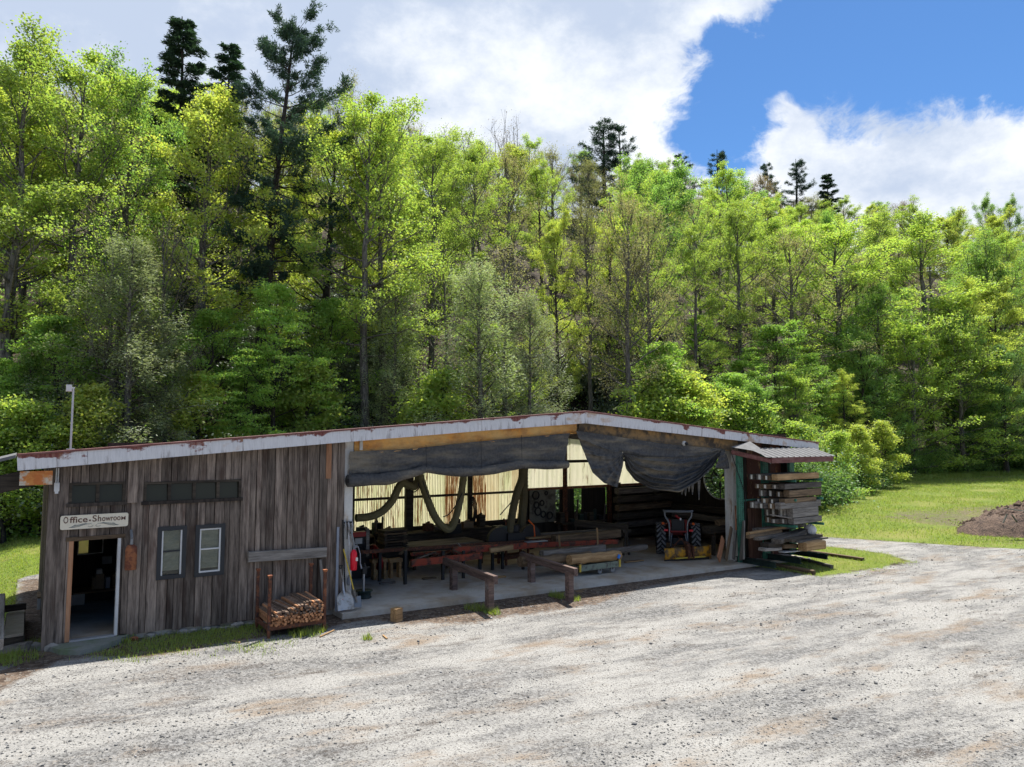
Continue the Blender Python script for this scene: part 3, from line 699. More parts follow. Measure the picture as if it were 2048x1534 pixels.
# --- steel frame of the bay
def column(px0, px1, ptop, name='column'):
    a_ = fp(px0, 950, 0.02).x; b_ = fp(px1, 950, 0.02).x; zt = roof_z((a_ + b_) / 2) - 0.12
    z0 = fz(a_) - 0.05; m_ = MB()
    m_.box(a_, b_, -0.02, 0.0, z0, zt).box(a_, b_, 0.30, 0.32, z0, zt).box((a_ + b_) / 2 - 0.01, (a_ + b_) / 2 + 0.01, 0.0, 0.30, z0, zt)
    part(name, m_, MT['column'], shed)
    return a_, b_
c1 = column(687, 705, 900); c2 = column(1462, 1475, 900)
# rafters, an I section along the front edge
def rafter(s0, s1, zf, hgt, m_, name='rafter'):
    mb = MB(); n = 6
    d0 = -0.10
    for dd, za, zb in ((0.0, -hgt, 0.0),):
        mb.grid([[(s0 + (s1 - s0) * i / n, d0 + 0.06, zf(s0 + (s1 - s0) * i / n) - hgt * k) for i in range(n + 1)] for k in (0.03, 0.97)])
    for k0, k1 in ((0.0, 0.05), (0.95, 1.0)):
        r_ = []
        for dd, kk in ((0, k0), (0, k1), (0.16, k1), (0.16, k0), (0, k0)):
            r_.append([(s0 + (s1 - s0) * i / n, d0 - 0.02 + dd, zf(s0 + (s1 - s0) * i / n) - hgt * kk) for i in range(n + 1)])
        mb.grid(r_)
    return part(name, mb, m_, shed)
zr0 = roof_z(c1[0]) - fp(704, 901, -0.1).z; zr1 = roof_z(rp.x - 0.3) - fp(1150, 860, -0.1).z
rafter(c1[1] + 0.01, rp.x - 0.05, lambda s: roof_z(s) - 0.24, zr0 - 0.10, MT['rafter'])
rafter(rp.x + 0.05, c2[1] - 0.02, lambda s: roof_z(s) - 0.24, roof_z(fp(1400, 890, -0.1).x) - fp(1400, 894, -0.1).z - 0.22, MT['rafter_dark'])
part('rafter_stiffener', MB().box(c1[1] + 0.12, c1[1] + 0.19, -0.15, -0.10, roof_z(c1[1]) - 0.52, roof_z(c1[1]) - 0.27), MT['column'], shed)
# roof: two pitched sheets with standing ribs
for nm, s0, s1 in (('roof_slope', rl.x, rp.x), ('roof_slope', rp.x, rr.x)):
    mb = MB(); n = 2; tz = 0.05
    z0, z1 = roof_z(s0 + (1e-4 if s0 > rl.x else 0)), roof_z(s1 - 1e-6)
    pts = [[(s0, d, z0 - 0.023 * (d + OV)) for d in (-OV + 0.03, DB + 0.12)], [(s1, d, z1 - 0.023 * (d + OV)) for d in (-OV + 0.03, DB + 0.12)]]
    mb.add([pts[0][0], pts[0][1], pts[1][1], pts[1][0]] + [(x, y, z - tz) for x, y, z in (pts[0][0], pts[0][1], pts[1][1], pts[1][0])],
           [(0, 1, 2, 3), (7, 6, 5, 4), (0, 4, 5, 1), (1, 5, 6, 2), (2, 6, 7, 3), (3, 7, 4, 0)])
    rs = part(nm, mb, MT['roof_metal'], shed)
    for k in range(26):
        d = -OV + 0.05 + k * (DB + OV + 0.02) / 25
        part('roof_rib', MB().bar((s0, d, z0 + 0.008 - 0.023 * (d + OV)), (s1, d, z1 + 0.008 - 0.023 * (d + OV)), 0.03, 0.02, 0.2), MT['roof_metal'], rs)
# fascia boards and the drip edge along their top
def fascia(s0, s1, h0, h1, drop=0.0):
    z0, z1 = roof_z(s0 + 1e-4) - drop, roof_z(s1 - 1e-4) - drop; L = math.hypot(s1 - s0, z1 - z0); a_ = math.atan2(z1 - z0, s1 - s0)
    n = 8; mb = MB(); rows = []
    for yy, top in ((-0.02, 1), (-0.02, 0), (0.02, 0), (0.02, 1), (-0.02, 1)):
        rows.append([(L * (i / n - 0.5), yy, 0.0 if top else -(h0 + (h1 - h0) * i / n)) for i in range(n + 1)])
    mb.grid(rows); mb.grid([[r_[0] for r_ in rows[:4]], [rows[1][0]] * 4][:1] + [[rows[0][0]] * 4])
    mb.add([rows[k][0] for k in range(4)], [(0, 1, 2, 3)]); mb.add([rows[k][-1] for k in range(4)], [(3, 2, 1, 0)])
    o = link('fascia_board', mb.mesh('fascia_board', MT['fascia']), shed)
    o.location = ((s0 + s1) / 2, -OV, (z0 + z1) / 2 - 0.004); o.rotation_euler = (0, -a_, 0)
    return o
sj = [fp(x, 890, -OV).x for x in (35, 175, 485, 700, 962, 1170, 1450, 1637)]
hh = [0.285, 0.285, 0.28, 0.285, 0.30, 0.345, 0.30, 0.265]
for i in range(len(sj) - 1):
    o = fascia(sj[i] + (0.003 if i else 0), sj[i + 1] - 0.003, hh[i], hh[i + 1], 0.0)
for s0, s1 in ((rl.x, rp.x), (rp.x, rr.x)):
    z0, z1 = roof_z(s0 + 1e-4), roof_z(s1 - 1e-4)
    part('drip_edge', MB().bar((s0, -OV - 0.012, z0 + 0.012), (s1, -OV - 0.012, z1 + 0.012), 0.075, 0.045, 0.15), MT['maroon'], shed)
# soffit purlins seen under the roof at the peak
for k in range(9):
    d = 0.6 + k * 0.75; dz_ = 0.16 + 0.023 * (d + OV)
    for s0, s1 in ((SC, rp.x), (rp.x, SE)):
        part('purlin', MB().bar((s0, d, roof_z(s0 + 1e-4) - dz_), (s1, d, roof_z(s1 - 1e-4) - dz_), 0.06, 0.16), MT['grey_wood'], shed)
# rusty eave channel at the west corner, porch light conduit
a_, b_ = fp(39, 957, -0.3), fp(105, 953, -0.3)
part('eave_channel', MB().box(a_.x, b_.x, -0.34, -0.28, fp(70, 970, -0.3).z, fp(70, 942, -0.3).z), MT['rusty_white'], shed)
for px_ in (112.5, 116.5):
    a_ = fp(px_, 950, -0.12); part('conduit', MB().tube([(a_.x, -0.12, fp(px_, 966, -0.12).z), (a_.x, -0.12, fp(px_, 936, -0.12).z)], 0.012, 6), MT['white_trim'], shed)
a_ = fp(113.5, 974, -0.12); part('conduit_box', MB().box(a_.x - 0.045, a_.x + 0.045, -0.15, -0.10, a_.z - 0.085, a_.z + 0.085).box(a_.x - 0.03, a_.x + 0.03, -0.145, -0.105, a_.z - 0.13, a_.z - 0.085), MT['white_trim'], shed)

# --- back wall of the bay: posts, rails, corrugated translucent sheets, dark boards
zsill = fp(900, 1048, DB).z
sx = lambda px_, d=DB: fp(px_, 1000, d).x
PWID = 0.61
def corr_mesh(z0, z1):
    mb = MB(); n = 54
    rows = [[(PWID * i / n * 1.02, 0.011 * math.sin(2 * math.pi * 9 * i / n), z) for i in range(n + 1)] for z in (z0, z1)]
    return mb.grid(rows)
s0 = SC - 0.1; sB = sx(1046); k = 0; zb = 2.15
s = s0
while s < sB - 0.05:
    low_me = corr_mesh(zsill, roof_z(s) - 0.25).mesh('translucent_sheet', MT['panel_rust' if sx(880) < s < sx(1030) and k % 3 else 'panel'], True)
    o = link('translucent_sheet', low_me, shed, (s, DB + 0.02 + 0.012 * (k % 2), 0)); k += 1; s += PWID
zband = fp(1150, 972, DB).z
s = sB + 0.05
while s < SE - 0.3:
    hi_me = corr_mesh(zband, min(roof_z(s), roof_z(s + PWID)) - 0.25).mesh('translucent_sheet', MT['panel_cream'], True)
    o = link('translucent_sheet', hi_me, shed, (s, DB + 0.02 + 0.012 * (k % 2), 0)); k += 1; s += PWID
for px_ in (700, 815, 936, 1046, 1126, 1215):
    a_ = sx(px_); wd = 0.30 if px_ == 815 else 0.16
    part('back_post', MB().bar((a_, DB - 0.14, fz(a_)), (a_, DB - 0.14, roof_z(a_) - 0.3), wd, 0.16), MT['dark_wood'] if px_ < 1100 else MT['rust'], shed)
zr = fp(900, 990, DB).z
part('girt', MB().bar((s0, DB - 0.03, zr), (sB, DB - 0.03, zr), 0.05, 0.09), MT['dark_wood'], shed)
part('girt', MB().bar((s0, DB - 0.05, zsill - 0.03), (sB, DB - 0.05, zsill - 0.03), 0.12, 0.10), MT['dark_wood'], shed)
part('girt', MB().bar((sB, DB - 0.05, zband - 0.05), (SE, DB - 0.05, zband - 0.05), 0.08, 0.10), MT['rust_bright'], shed)
part('girt', MB().bar((s0, DB - 0.05, 3.25), (SE, DB - 0.05, 3.25), 0.08, 0.12), MT['dark_wood'], shed)
gaps = [(1111, 1119), (1148, 1163), (1211, 1213.5), (1217, 1221)]
mb_edges = [s0]; s = s0
while s < SE - 0.05:
    st = rnd.choice((0.16, 0.2, 0.24)); a_, b_ = s, min(s + st, SE); mid = (a_ + b_) / 2
    top = zsill - 0.09 if mid < sB else zband - 0.11
    gp_ = [g for g in gaps if sx(g[0]) < b_ and sx(g[1]) > a_]
    cuts_ = [(a_, b_)]
    for g in gp_:
        g0, g1 = sx(g[0]), sx(g[1]); new = []
        for c0, c1_ in cuts_:
            if g0 > c0: new.append((c0, min(c1_, g0)))
            if g1 < c1_: new.append((max(c0, g1), c1_))
        cuts_ = [q for q in new if q[1] - q[0] > 0.01]
        zg = fp(1150, 1032, DB).z
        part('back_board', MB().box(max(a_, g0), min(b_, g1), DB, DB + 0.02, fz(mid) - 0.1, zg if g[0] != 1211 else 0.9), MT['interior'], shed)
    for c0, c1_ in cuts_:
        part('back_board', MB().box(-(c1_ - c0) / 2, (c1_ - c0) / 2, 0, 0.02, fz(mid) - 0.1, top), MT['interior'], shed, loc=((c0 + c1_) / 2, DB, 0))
    s += st
# --- east wall with the round opening, and the front wall of the east bay
CC = Vector((SE, 0, 0))
def wall_pt(px, py):                 # a point on the plane s = SE
    r = ray(px, py); q0 = -A.xy; t = (SE - q0.dot(ux)) / r.xy.dot(ux); q = q0 + r.xy * t
    return Vector((SE, q.dot(nx), CAMZ + r.z * t))
cw = wall_pt(1441, 957); CR = 0.90
mb = MB(); n = 48; y0, y1, z0, z1 = 0.05, DB, fz(LEN) - 0.1, 4.4
ring = [(SE, cw.y + CR * math.cos(2 * math.pi * i / n), cw.z + CR * math.sin(2 * math.pi * i / n)) for i in range(n)]
outer = []
for i in range(n):
    c, s_ = math.cos(2 * math.pi * i / n), math.sin(2 * math.pi * i / n); t_ = 9e9
    if c > 1e-6: t_ = min(t_, (y1 - cw.y) / c)
    if c < -1e-6: t_ = min(t_, (y0 - cw.y) / c)
    if s_ > 1e-6: t_ = min(t_, (z1 - cw.z) / s_)
    if s_ < -1e-6: t_ = min(t_, (z0 - cw.z) / s_)
    outer.append((SE, cw.y + c * t_, cw.z + s_ * t_))
mb.add(ring + outer, [(i, (i + 1) % n, n + (i + 1) % n, n + i) for i in range(n)])
for cy, cz in ((y0, z0), (y0, z1), (y1, z0), (y1, z1)):
    near = sorted(range(n), key=lambda i: (outer[i][1] - cy) ** 2 + (outer[i][2] - cz) ** 2)[:2]
    mb.add([outer[near[0]], outer[near[1]], (SE, cy, cz)], [(0, 1, 2)])
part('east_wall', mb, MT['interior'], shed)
Mc = Matrix.Translation((SE - 0.03, cw.y, cw.z)) @ Matrix.Rotation(R(90), 4, 'Y')
dial = part('dial_frame', MB().torus(CR - 0.02, 0.03, 48, 6, Mc), MT['white_trim'], shed)
part('dial_ring', MB().torus(CR * 0.50, 0.028, 40, 6, Mc), MT['black_iron'], dial)
def pol(r_, a_): return Mc @ Vector((r_ * math.cos(a_), r_ * math.sin(a_), 0))
for i in range(24):
    a_ = 2 * math.pi * i / 24
    part('dial_spoke', MB().tube([pol(CR * 0.52, a_), pol(CR - 0.04, a_)], 0.012 if i % 6 else 0.034, 5), MT['black_iron'], dial)
hub = Mc @ Vector((-0.05, 0, 0))
for dy, dz in ((-0.36, 0.30), (0.36, 0.30), (0.0, -0.46)):
    q = Vector((SE - 0.03, cw.y + dy * 0.95, cw.z + dz * 0.95)); h0 = Vector((SE - 0.03, cw.y, cw.z))
    part('dial_arm', MB().tube([h0, h0.lerp(q, 0.3), h0.lerp(q, 0.55), h0.lerp(q, 0.8), q], [0.018, 0.02, 0.06, 0.05, 0.015], 8), MT['black_iron'], dial)
# east bay front: rusted sheets between rack uprights
de = 0.35; xs = [1476, 1494, 1506, 1525, 1541, 1552, 1569, 1584]; mats = ['plank_dark', 'rust_sheet', 'rust_sheet', 'plank_dark', 'rust_sheet', 'rust_sheet', 'interior']
for i in range(7):
    a_, b_ = fp(xs[i], 980, de).x, fp(xs[i + 1], 980, de).x
    part('wall_sheet', MB().box(-(b_ - a_) / 2 + 0.006, (b_ - a_) / 2 - 0.006, -0.012 - 0.01 * (i % 2), 0.01, 0, roof_z(a_) - 0.2 - fz(a_) + 0.1), MT[mats[i]], shed, loc=((a_ + b_) / 2, de, fz(a_) - 0.1))

# doorstep
dsp = [fp(97, 1289, -0.05), fp(232, 1278, -0.05)]
mb = MB(); pts = []
front = [(90, 1300), (120, 1310), (160, 1311), (200, 1303), (235, 1290), (262, 1278)]
pl = [Vector((SW - 0.15, -0.03, 0))] + [Vector((*sd_of(*W(x, y).xy), 0)) for x, y in front] + [Vector((door[1] + 0.35, -0.03, 0))]
zt = fz(0) - 0.035; mb.add([(q.x, q.y, zt) for q in pl] + [(q.x, q.y, zt - 0.3) for q in pl], [tuple(range(len(pl)))] + [(i, (i + 1) % len(pl), len(pl) + (i + 1) % len(pl), len(pl) + i) for i in range(len(pl))])
o = solo('doorstep', mb, MT['step'], 'curved mossy concrete doorstep in front of the open office door', 'doorstep', (0, 0, 0))

# ------------------------------------------------------------------ small porch roof leaning on the west eave
pr = thing('porch_roof', 'small white porch roof on a dark beam off the west eave', 'porch', (rl.x, 0, 0))
zt = rl.z - 0.02
mb = MB().add([(-0.03, -0.25, zt + 0.03), (-0.03, 2.6, zt + 0.03), (-2.8, 2.6, zt - 0.75), (-2.8, -0.25, zt - 0.75)] + [(-0.03, -0.25, zt - 0.03), (-0.03, 2.6, zt - 0.03), (-2.8, 2.6, zt - 0.81), (-2.8, -0.25, zt - 0.81)],
              [(0, 1, 2, 3), (7, 6, 5, 4), (0, 3, 7, 4), (1, 5, 6, 2), (3, 2, 6, 7), (0, 4, 5, 1)])
part('roof_sheet', mb, MT['bright_metal'], pr)
part('beam', MB().bar((0.25, -0.05, zt - 0.42), (-2.8, -0.05, zt - 1.1), 0.12, 0.34), MT['dark_wood'], pr)
part('post', MB().bar((-2.6, -0.05, -0.3), (-2.6, -0.05, zt - 1.2), 0.14, 0.14), MT['dark_wood'], pr)

# ------------------------------------------------------------------ lean-to canopy over the lumber rack
f0, f1 = fp(1540, 921, -1.35), fp(1662, 916, -1.35)
cn = thing('lumber_canopy', 'ribbed pale metal canopy with maroon edge over the outdoor lumber rack', 'canopy', (f0.x, 0, 0))
Lc = f1.x - f0.x; zb_ = roof_z(LEN + 1) - 0.47; zf_ = (f0.z + f1.z) / 2 + 0.09
for i in range(12):
    x0 = -0.05 + i * (Lc + 0.25) / 12; x1 = x0 + (Lc + 0.25) / 12
    mb = MB(); r0_ = []; 
    for y, z in ((-0.47 + 0.02, zb_), (-1.42, zf_)):
        r0_.append([(x0, y, z), (x0 + 0.04, y, z + 0.035), (x0 + 0.08, y, z), (x1, y, z)])
    mb.grid(r0_); part('roof_sheet', mb, MT['bright_metal'], cn)
part('roof_backing', MB().add([(-0.05, -0.45, zb_ - 0.02), (Lc + 0.2, -0.45, zb_ - 0.02), (Lc + 0.2, -1.40, zf_ - 0.02), (-0.05, -1.40, zf_ - 0.02)], [(0, 1, 2, 3)]), MT['rust'], cn)
part('front_trim', MB().box(0, Lc, -1.44, -1.40, zf_ - 0.20, zf_ - 0.012), MT['maroon'], cn)
# the loose bare sheet running back up to the column
g0 = fp(1466, 892, -0.5); 
mb = MB().grid([[(fp(1462, 894, -0.5).x - f0.x, -0.5, fp(1462, 894, -0.5).z), (fp(1500, 884, -0.5).x - f0.x, -0.5, roof_z(LEN) - 0.30), (-0.05, -0.47, zb_)],
                [(fp(1505, 901, -0.9).x - f0.x, -0.9, fp(1505, 901, -0.9).z), (fp(1520, 896, -0.9).x - f0.x, -0.9, fp(1520, 896, -0.9).z), (-0.05, -0.95, (zb_ + zf_) / 2)],
                [(fp(1522, 908, -1.25).x - f0.x, -1.25, fp(1522, 908, -1.25).z), (-0.2, -1.32, zf_ + 0.02), (-0.03, -1.42, zf_)]])
part('loose_sheet', mb, MT['bright_metal'], cn, label='bent bare sheet of metal at the west end')
part('side_beam', MB().bar((fp(1463, 906, -0.2).x - f0.x, -0.2, fp(1463, 904, -0.2).z), (0.02, -1.38, zf_ - 0.12), 0.08, 0.16), MT['maroon'], cn)
part('side_rod', MB().tube([(fp(1488, 905, -0.4).x - f0.x, -0.4, fp(1488, 906, -0.4).z), (0.0, -1.38, zf_ - 0.2)], 0.018, 6), MT['galv'], cn)
# ------------------------------------------------------------------ things on and about the shed
def at_px(px, py, d=0.0): return fp(px, py, d)
def shift(mb, b):
    mb.v = [(x - b[0], y - b[1], z - b[2]) for x, y, z in mb.v]; return mb
def pa(name, mb, mat_, root, b, sm=False): return part(name, shift(mb, b), mat_, root, sm)

# --- tarps
def cloth(rows_px, d0, folds): pass
def interp_px(pts, x): return np.interp(x, [p[0] for p in pts], [p[1] for p in pts])
top = [(700, 903), (818, 898), (946, 884), (1040, 875), (1141, 866)]
seam = [(697, 949), (760, 947), (810, 940), (852, 931), (880, 936), (962, 933), (1010, 926), (1043, 920), (1090, 922), (1133, 921)]
bot = [(697, 974), (774, 970), (820, 957), (852, 945), (880, 950), (930, 954), (993, 948), (1043, 937), (1090, 939), (1133, 937)]
dT = -0.17
tb = fp(700, 950, dT); tl_ = thing('rolled_tarp', 'black tarp rolled up to a long sagging roll under the rusty rafter', 'tarp', (tb.x, dT, tb.z))
rows = []; n = 90
for k in range(13):
    t_ = k / 12; r_ = []
    for i in range(n + 1):
        x = 700 + (1141 - 700) * i / n; x2 = x - 9 * t_ * smooth(1080, 1141, x)
        y = interp_px(top, x) * (1 - t_) + (interp_px(seam, x2) + 3) * t_
        q = fp(x2, y, dT)
        q.y += 0.05 * abs(math.sin(i * 0.16 + 1.1 * math.sin(k * 0.35 + i * 0.05))) ** 0.6 * t_ + 0.02 * abs(math.sin(i * 0.41 - k * 0.5)) + 0.035 * abs(math.sin(k * 0.8 + i * 0.07 + math.sin(i * 0.21)))
        r_.append(q)
    rows.append(r_)
pa('tarp_sheet', MB().grid(rows), MT['tarp'], tl_, tb, True)
pts, rad = [], []
for i in range(71):
    x = 696 + (1134 - 696) * i / 70; ya, yb = interp_px(seam, x), interp_px(bot, x)
    q = fp(x, (ya + yb) / 2, dT - 0.03); q2 = fp(x, yb, dT - 0.03)
    q.y += 0.012 * math.sin(i * 0.8); pts.append(q); rad.append(max(0.06, (q.z - q2.z)) * (1 + 0.05 * math.sin(i * 0.6)))
mb = MB().tube(pts, rad, 14)
pa('tarp_roll', mb, MT['tarp'], tl_, tb, True)
pa('roll_core', MB().tube([pts[0] + Vector((-0.02, 0, 0)), pts[0] + Vector((0.1, 0, 0))], 0.06, 10), MT['black_iron'], tl_, tb)
for px_ in (852, 962, 1043):
    mb = MB().tube([fp(px_, interp_px(top, px_) - 4, dT - 0.03), fp(px_ + 1, interp_px(seam, px_), dT - 0.10), fp(px_ + 1, interp_px(bot, px_) + 1, dT - 0.10)], 0.007, 5)
    pa('tie_rope', mb, MT['black_iron'], tl_, tb)

td = -0.2
b2_ = fp(1245, 903, td); tr_ = thing('draped_tarp', 'black tarp gathered up in two hanging swags over the tractor bay', 'tarp', (b2_.x, td, b2_.z))
def pxrow(pts_, n):         # resample a pixel polyline
    pts_ = np.array(pts_, float); L = np.r_[0, np.cumsum(np.hypot(*np.diff(pts_, axis=0).T))]
    t_ = np.linspace(0, L[-1], n); return np.stack([np.interp(t_, L, pts_[:, 0]), np.interp(t_, L, pts_[:, 1])], 1)
def loft(curves, n, m, depth, phase=0.0, pin=(0.0, 0.0), nf=5.0, base=0.0):
    """surface through pixel curves; fold ridges run along the curves, fading out at the pinned ends"""
    C_ = [pxrow(c, n) for c in curves]; rows = []
    for k in range(m + 1):
        t_ = k / m * (len(C_) - 1); i0 = min(int(t_), len(C_) - 2); f = t_ - i0
        r_ = []
        for j in range(n):
            u = j / (n - 1); p = C_[i0][j] * (1 - f) + C_[i0 + 1][j] * f
            amp = depth * (math.sin(math.pi * min(1, max(0, u))) ** 0.6 if pin == (1, 1) else (u if pin == (1, 0) else 1 - u if pin == (0, 1) else 1))
            dd = td + base - amp * (1 - abs(math.sin(k / m * nf * math.pi + phase + 0.9 * math.sin(u * 3 + k * 0.12))) ** 0.7) * (0.6 + 0.4 * math.sin(k * 1.7)) - 0.02 * math.sin(j * 0.9 + k * 0.3)
            r_.append(fp(p[0], p[1], dd))
        rows.append(r_)
    return rows
top2 = [(1152, 861), (1200, 868), (1260, 877), (1324, 887), (1390, 893), (1453, 898)]
mid2 = [(1170, 909), (1245, 904), (1285, 913), (1345, 915), (1400, 911), (1443, 902)]
mb = MB().grid(loft([top2, [(1160, 884), (1245, 888), (1320, 901), (1390, 904), (1449, 900)], mid2], 60, 14, 0.05, 0.4, (0, 0), 2.0, 0.03))
pa('upper_band', mb, MT['tarp'], tr_, b2_, True)
sw_top = [(1246, 904), (1285, 913), (1345, 915), (1400, 911), (1443, 902)]
sw = [sw_top, [(1246, 906), (1275, 930), (1315, 941), (1355, 943), (1400, 930), (1442, 904)], [(1247, 908), (1264, 940), (1300, 962), (1350, 968), (1395, 948), (1441, 906)],
      [(1247, 910), (1252, 938), (1270, 961), (1304, 978), (1359, 985), (1392, 966), (1425, 935), (1440, 908)]]
pa('swag', MB().grid(loft(sw, 60, 48, 0.30, 0, (1, 1), 6.0)), MT['tarp'], tr_, b2_, True)
fl = [[(1152, 861), (1180, 878), (1215, 893), (1245, 903)], [(1162, 890), (1190, 900), (1220, 905), (1246, 906)], [(1172, 915), (1200, 918), (1225, 918), (1247, 908)],
      [(1185, 945), (1208, 940), (1230, 928), (1247, 910)], [(1208, 966), (1222, 952), (1238, 930), (1247, 911)], [(1235, 975), (1240, 955), (1246, 930), (1248, 912)]]
pa('swag', MB().grid(loft(fl, 40, 48, 0.26, 1.0, (0, 1), 5.0)), MT['tarp'], tr_, b2_, True)
tail = [[(1443, 900), (1438, 915), (1433, 928), (1430, 935)], [(1445, 900), (1443, 918), (1441, 936)], [(1447, 900), (1450, 920), (1452, 938)], [(1449, 899), (1456, 918), (1459, 937)]]
pa('tarp_tail', MB().grid(loft(tail, 24, 20, 0.06, 0, (1, 0), 4.0)), MT['tarp'], tr_, b2_, True)
for i, (x, y0, y1) in enumerate(((1364, 979, 990), (1371, 974, 992), (1378, 972, 984), (1385, 968, 990), (1398, 962, 1000))):
    pa('torn_strip', MB().grid([[fp(x - 3, y0, td - 0.05), fp(x + 3, y0 - 2, td - 0.05)], [fp(x - 2, (y0 + y1) / 2, td - 0.02), fp(x + 2, (y0 + y1) / 2, td - 0.07)], [fp(x - 0.5, y1, td - 0.04), fp(x + 0.8, y1 - 1, td - 0.05)]]), MT['tarp'], tr_, b2_)

# small flood lamp on the rafter
q = fp(1366, 886, -0.25)
lp = thing('flood_lamp', 'small unlit floodlight clamped to the dark rafter above the tractor', 'lamp', (q.x, q.y, q.z))
part('lamp_glass', MB().lathe([(0.0, 0), (0.07, 0.01), (0.085, 0.05), (0.06, 0.12)], 14, Matrix.Rotation(R(100), 4, 'X')), MT['white_trim'], lp, True)
part('bracket', MB().bar((0.0, 0.02, 0), (0.16, 0.06, 0.02), 0.04, 0.04), MT['black_iron'], lp)
part('lamp_body', MB().lathe([(0.05, 0.10), (0.06, 0.16), (0.03, 0.22)], 12, Matrix.Rotation(R(100), 4, 'X')), MT['black_iron'], lp)

# --- sign
ds = -0.115
cs = [fp(121, 1031, ds), fp(257, 1025, ds)]
sw_ = cs[1].x - cs[0].x; zt_ = (fp(121, 1033, ds).z + fp(257, 1024, ds).z) / 2; zb2 = (fp(121, 1060, ds).z + fp(257, 1052, ds).z) / 2
sh_ = zt_ - zb2; sc_ = Vector(((cs[0].x + cs[1].x) / 2, ds, (zt_ + zb2) / 2))
sg = thing('sign', 'cream sign board lettered Office Showroom above the open door', 'sign', (sc_.x, ds, sc_.z))
poly = []
for cx, cz, a0 in ((1, 1, 0), (-1, 1, 90), (-1, -1, 180), (1, -1, 270)):
    for k in range(5):
        a_ = R(a0 + k * 22.5); poly.append((cx * (sw_ / 2 - 0.04) + 0.04 * math.cos(a_), cz * (sh_ / 2 - 0.04) + 0.04 * math.sin(a_)))
mb = MB(); n = len(poly)
mb.add([(x, -0.012, z) for x, z in poly] + [(x, 0.012, z) for x, z in poly], [tuple(range(n)), tuple(range(2 * n - 1, n - 1, -1))] + [(i, (i + 1) % n, n + (i + 1) % n, n + i) for i in range(n)])
part('sign_board', mb, MT['sign_cream'], sg)
def word(txt, x0, width, z, hgt):
    cu = bpy.data.curves.new('lettering', 'FONT'); cu.body = txt; cu.size = 0.1; cu.extrude = 0.002; cu.offset = 0.0012; cu.align_x = 'LEFT'
    o = bpy.data.objects.new('lettering', cu); COL.objects.link(o); bpy.context.view_layer.update()
    me = bpy.data.meshes.new_from_object(o.evaluated_get(bpy.context.evaluated_depsgraph_get()))
    bpy.data.objects.remove(o); wdt = max(v.co.x for v in me.vertices) - min(v.co.x for v in me.vertices)
    k = width / wdt; y0_ = min(v.co.y for v in me.vertices); ky = hgt / (max(v.co.y for v in me.vertices) - y0_); x00 = min(v.co.x for v in me.vertices)
    for v in me.vertices: v.co = Vector(((v.co.x - x00) * k + x0, -0.0145 - v.co.z * 0.5, z + (v.co.y - y0_) * ky))
    me.materials.clear(); me.materials.append(MT['sign_brown'])
    return link('lettering', me, sg)
lx = lambda f: (f - 0.5) * sw_
word('O', lx(0.045), 0.068 * sw_, -0.05 * sh_, 0.47 * sh_); word('ffice', lx(0.132), 0.258 * sw_, -0.04 * sh_, 0.44 * sh_)
word('S', lx(0.462), 0.062 * sw_, -0.03 * sh_, 0.46 * sh_); word('h', lx(0.540), 0.050 * sw_, -0.03 * sh_, 0.45 * sh_); word('owroo', lx(0.602), 0.278 * sw_, -0.03 * sh_, 0.29 * sh_); word('M', lx(0.892), 0.064 * sw_, -0.02 * sh_, 0.27 * sh_)
part('lettering_dot', MB().lathe([(0.0, -0.003), (0.018, -0.003), (0.018, 0.003), (0, 0.003)], 10, Matrix.Translation((lx(0.425), -0.0145, 0.08 * sh_)) @ Matrix.Rotation(R(90), 4, 'X')), MT['sign_brown'], sg)
def stroke(pts_, r_=0.0045):
    part('scrollwork', MB().tube([(lx(x), -0.014, (0.5 - y) * sh_) for x, y in pts_], r_, 5), MT['sign_grey'], sg)
for sgn in (1, -1):
    f = lambda x: 0.5 + sgn * (x - 0.5) - (0.015 if sgn < 0 else 0)
    for k in range(3):
        dy = k * 0.045
        stroke([(f(0.13 + 0.02 * k), 0.85 - dy * 0.5), (f(0.2), 0.87 - dy * 1.4), (f(0.28), 0.80 - dy * 1.3), (f(0.36), 0.68 - dy * 0.6), (f(0.45 - 0.02 * k), 0.66 + dy * 0.2)])
    stroke([(f(0.40), 0.83), (f(0.42), 0.88), (f(0.46), 0.88), (f(0.475), 0.80), (f(0.45), 0.76)]); stroke([(f(0.19), 0.76), (f(0.2), 0.70), (f(0.23), 0.70)])

# --- bell made from a cut gas cylinder, hung by a bracket
q = fp(261, 1139, -0.22)
bl = thing('hanging_bell', 'rusty cut gas cylinder hung as a bell beside the office door', 'bell', (q.x, -0.22, q.z))
hz = fp(261, 1089, -0.22).z - q.z
part('bell_body', MB().lathe([(0.108, 0.0), (0.112, 0.02), (0.112, hz * 0.78), (0.10, hz * 0.90), (0.07, hz * 0.97), (0.03, hz)], 20, cap=False), MT['rust_bright'], bl, True)
part('bell_rope', MB().tube([(0, 0, hz), (0, 0.0, hz + 0.10), (0.0, 0.02, hz + 0.14)], 0.03, 8), MT['grey_steel'], bl)
part('bracket', MB().bar((0.0, 0.16, hz + 0.27), (0.0, -0.02, hz + 0.12), 0.05, 0.05), MT['grey_steel'], bl)

# --- timber shelf on the wall and the grey board standing under it
timber('wall_timber', fp(496, 1114, -0.14), fp(652, 1104, -0.14), 0.12, 0.23, MT['grey_wood'], 'long weathered grey timber fixed level across the plank wall', 'timber', ch=0.06)
timber('leaning_board', fp(641, 1119, -0.12) + Vector((0, 0, 0)), fp(650, 1224, -0.3), 0.10, 0.05, MT['grey_wood'], 'narrow grey board leaning upright under the wall timber', 'board', roll=R(90))

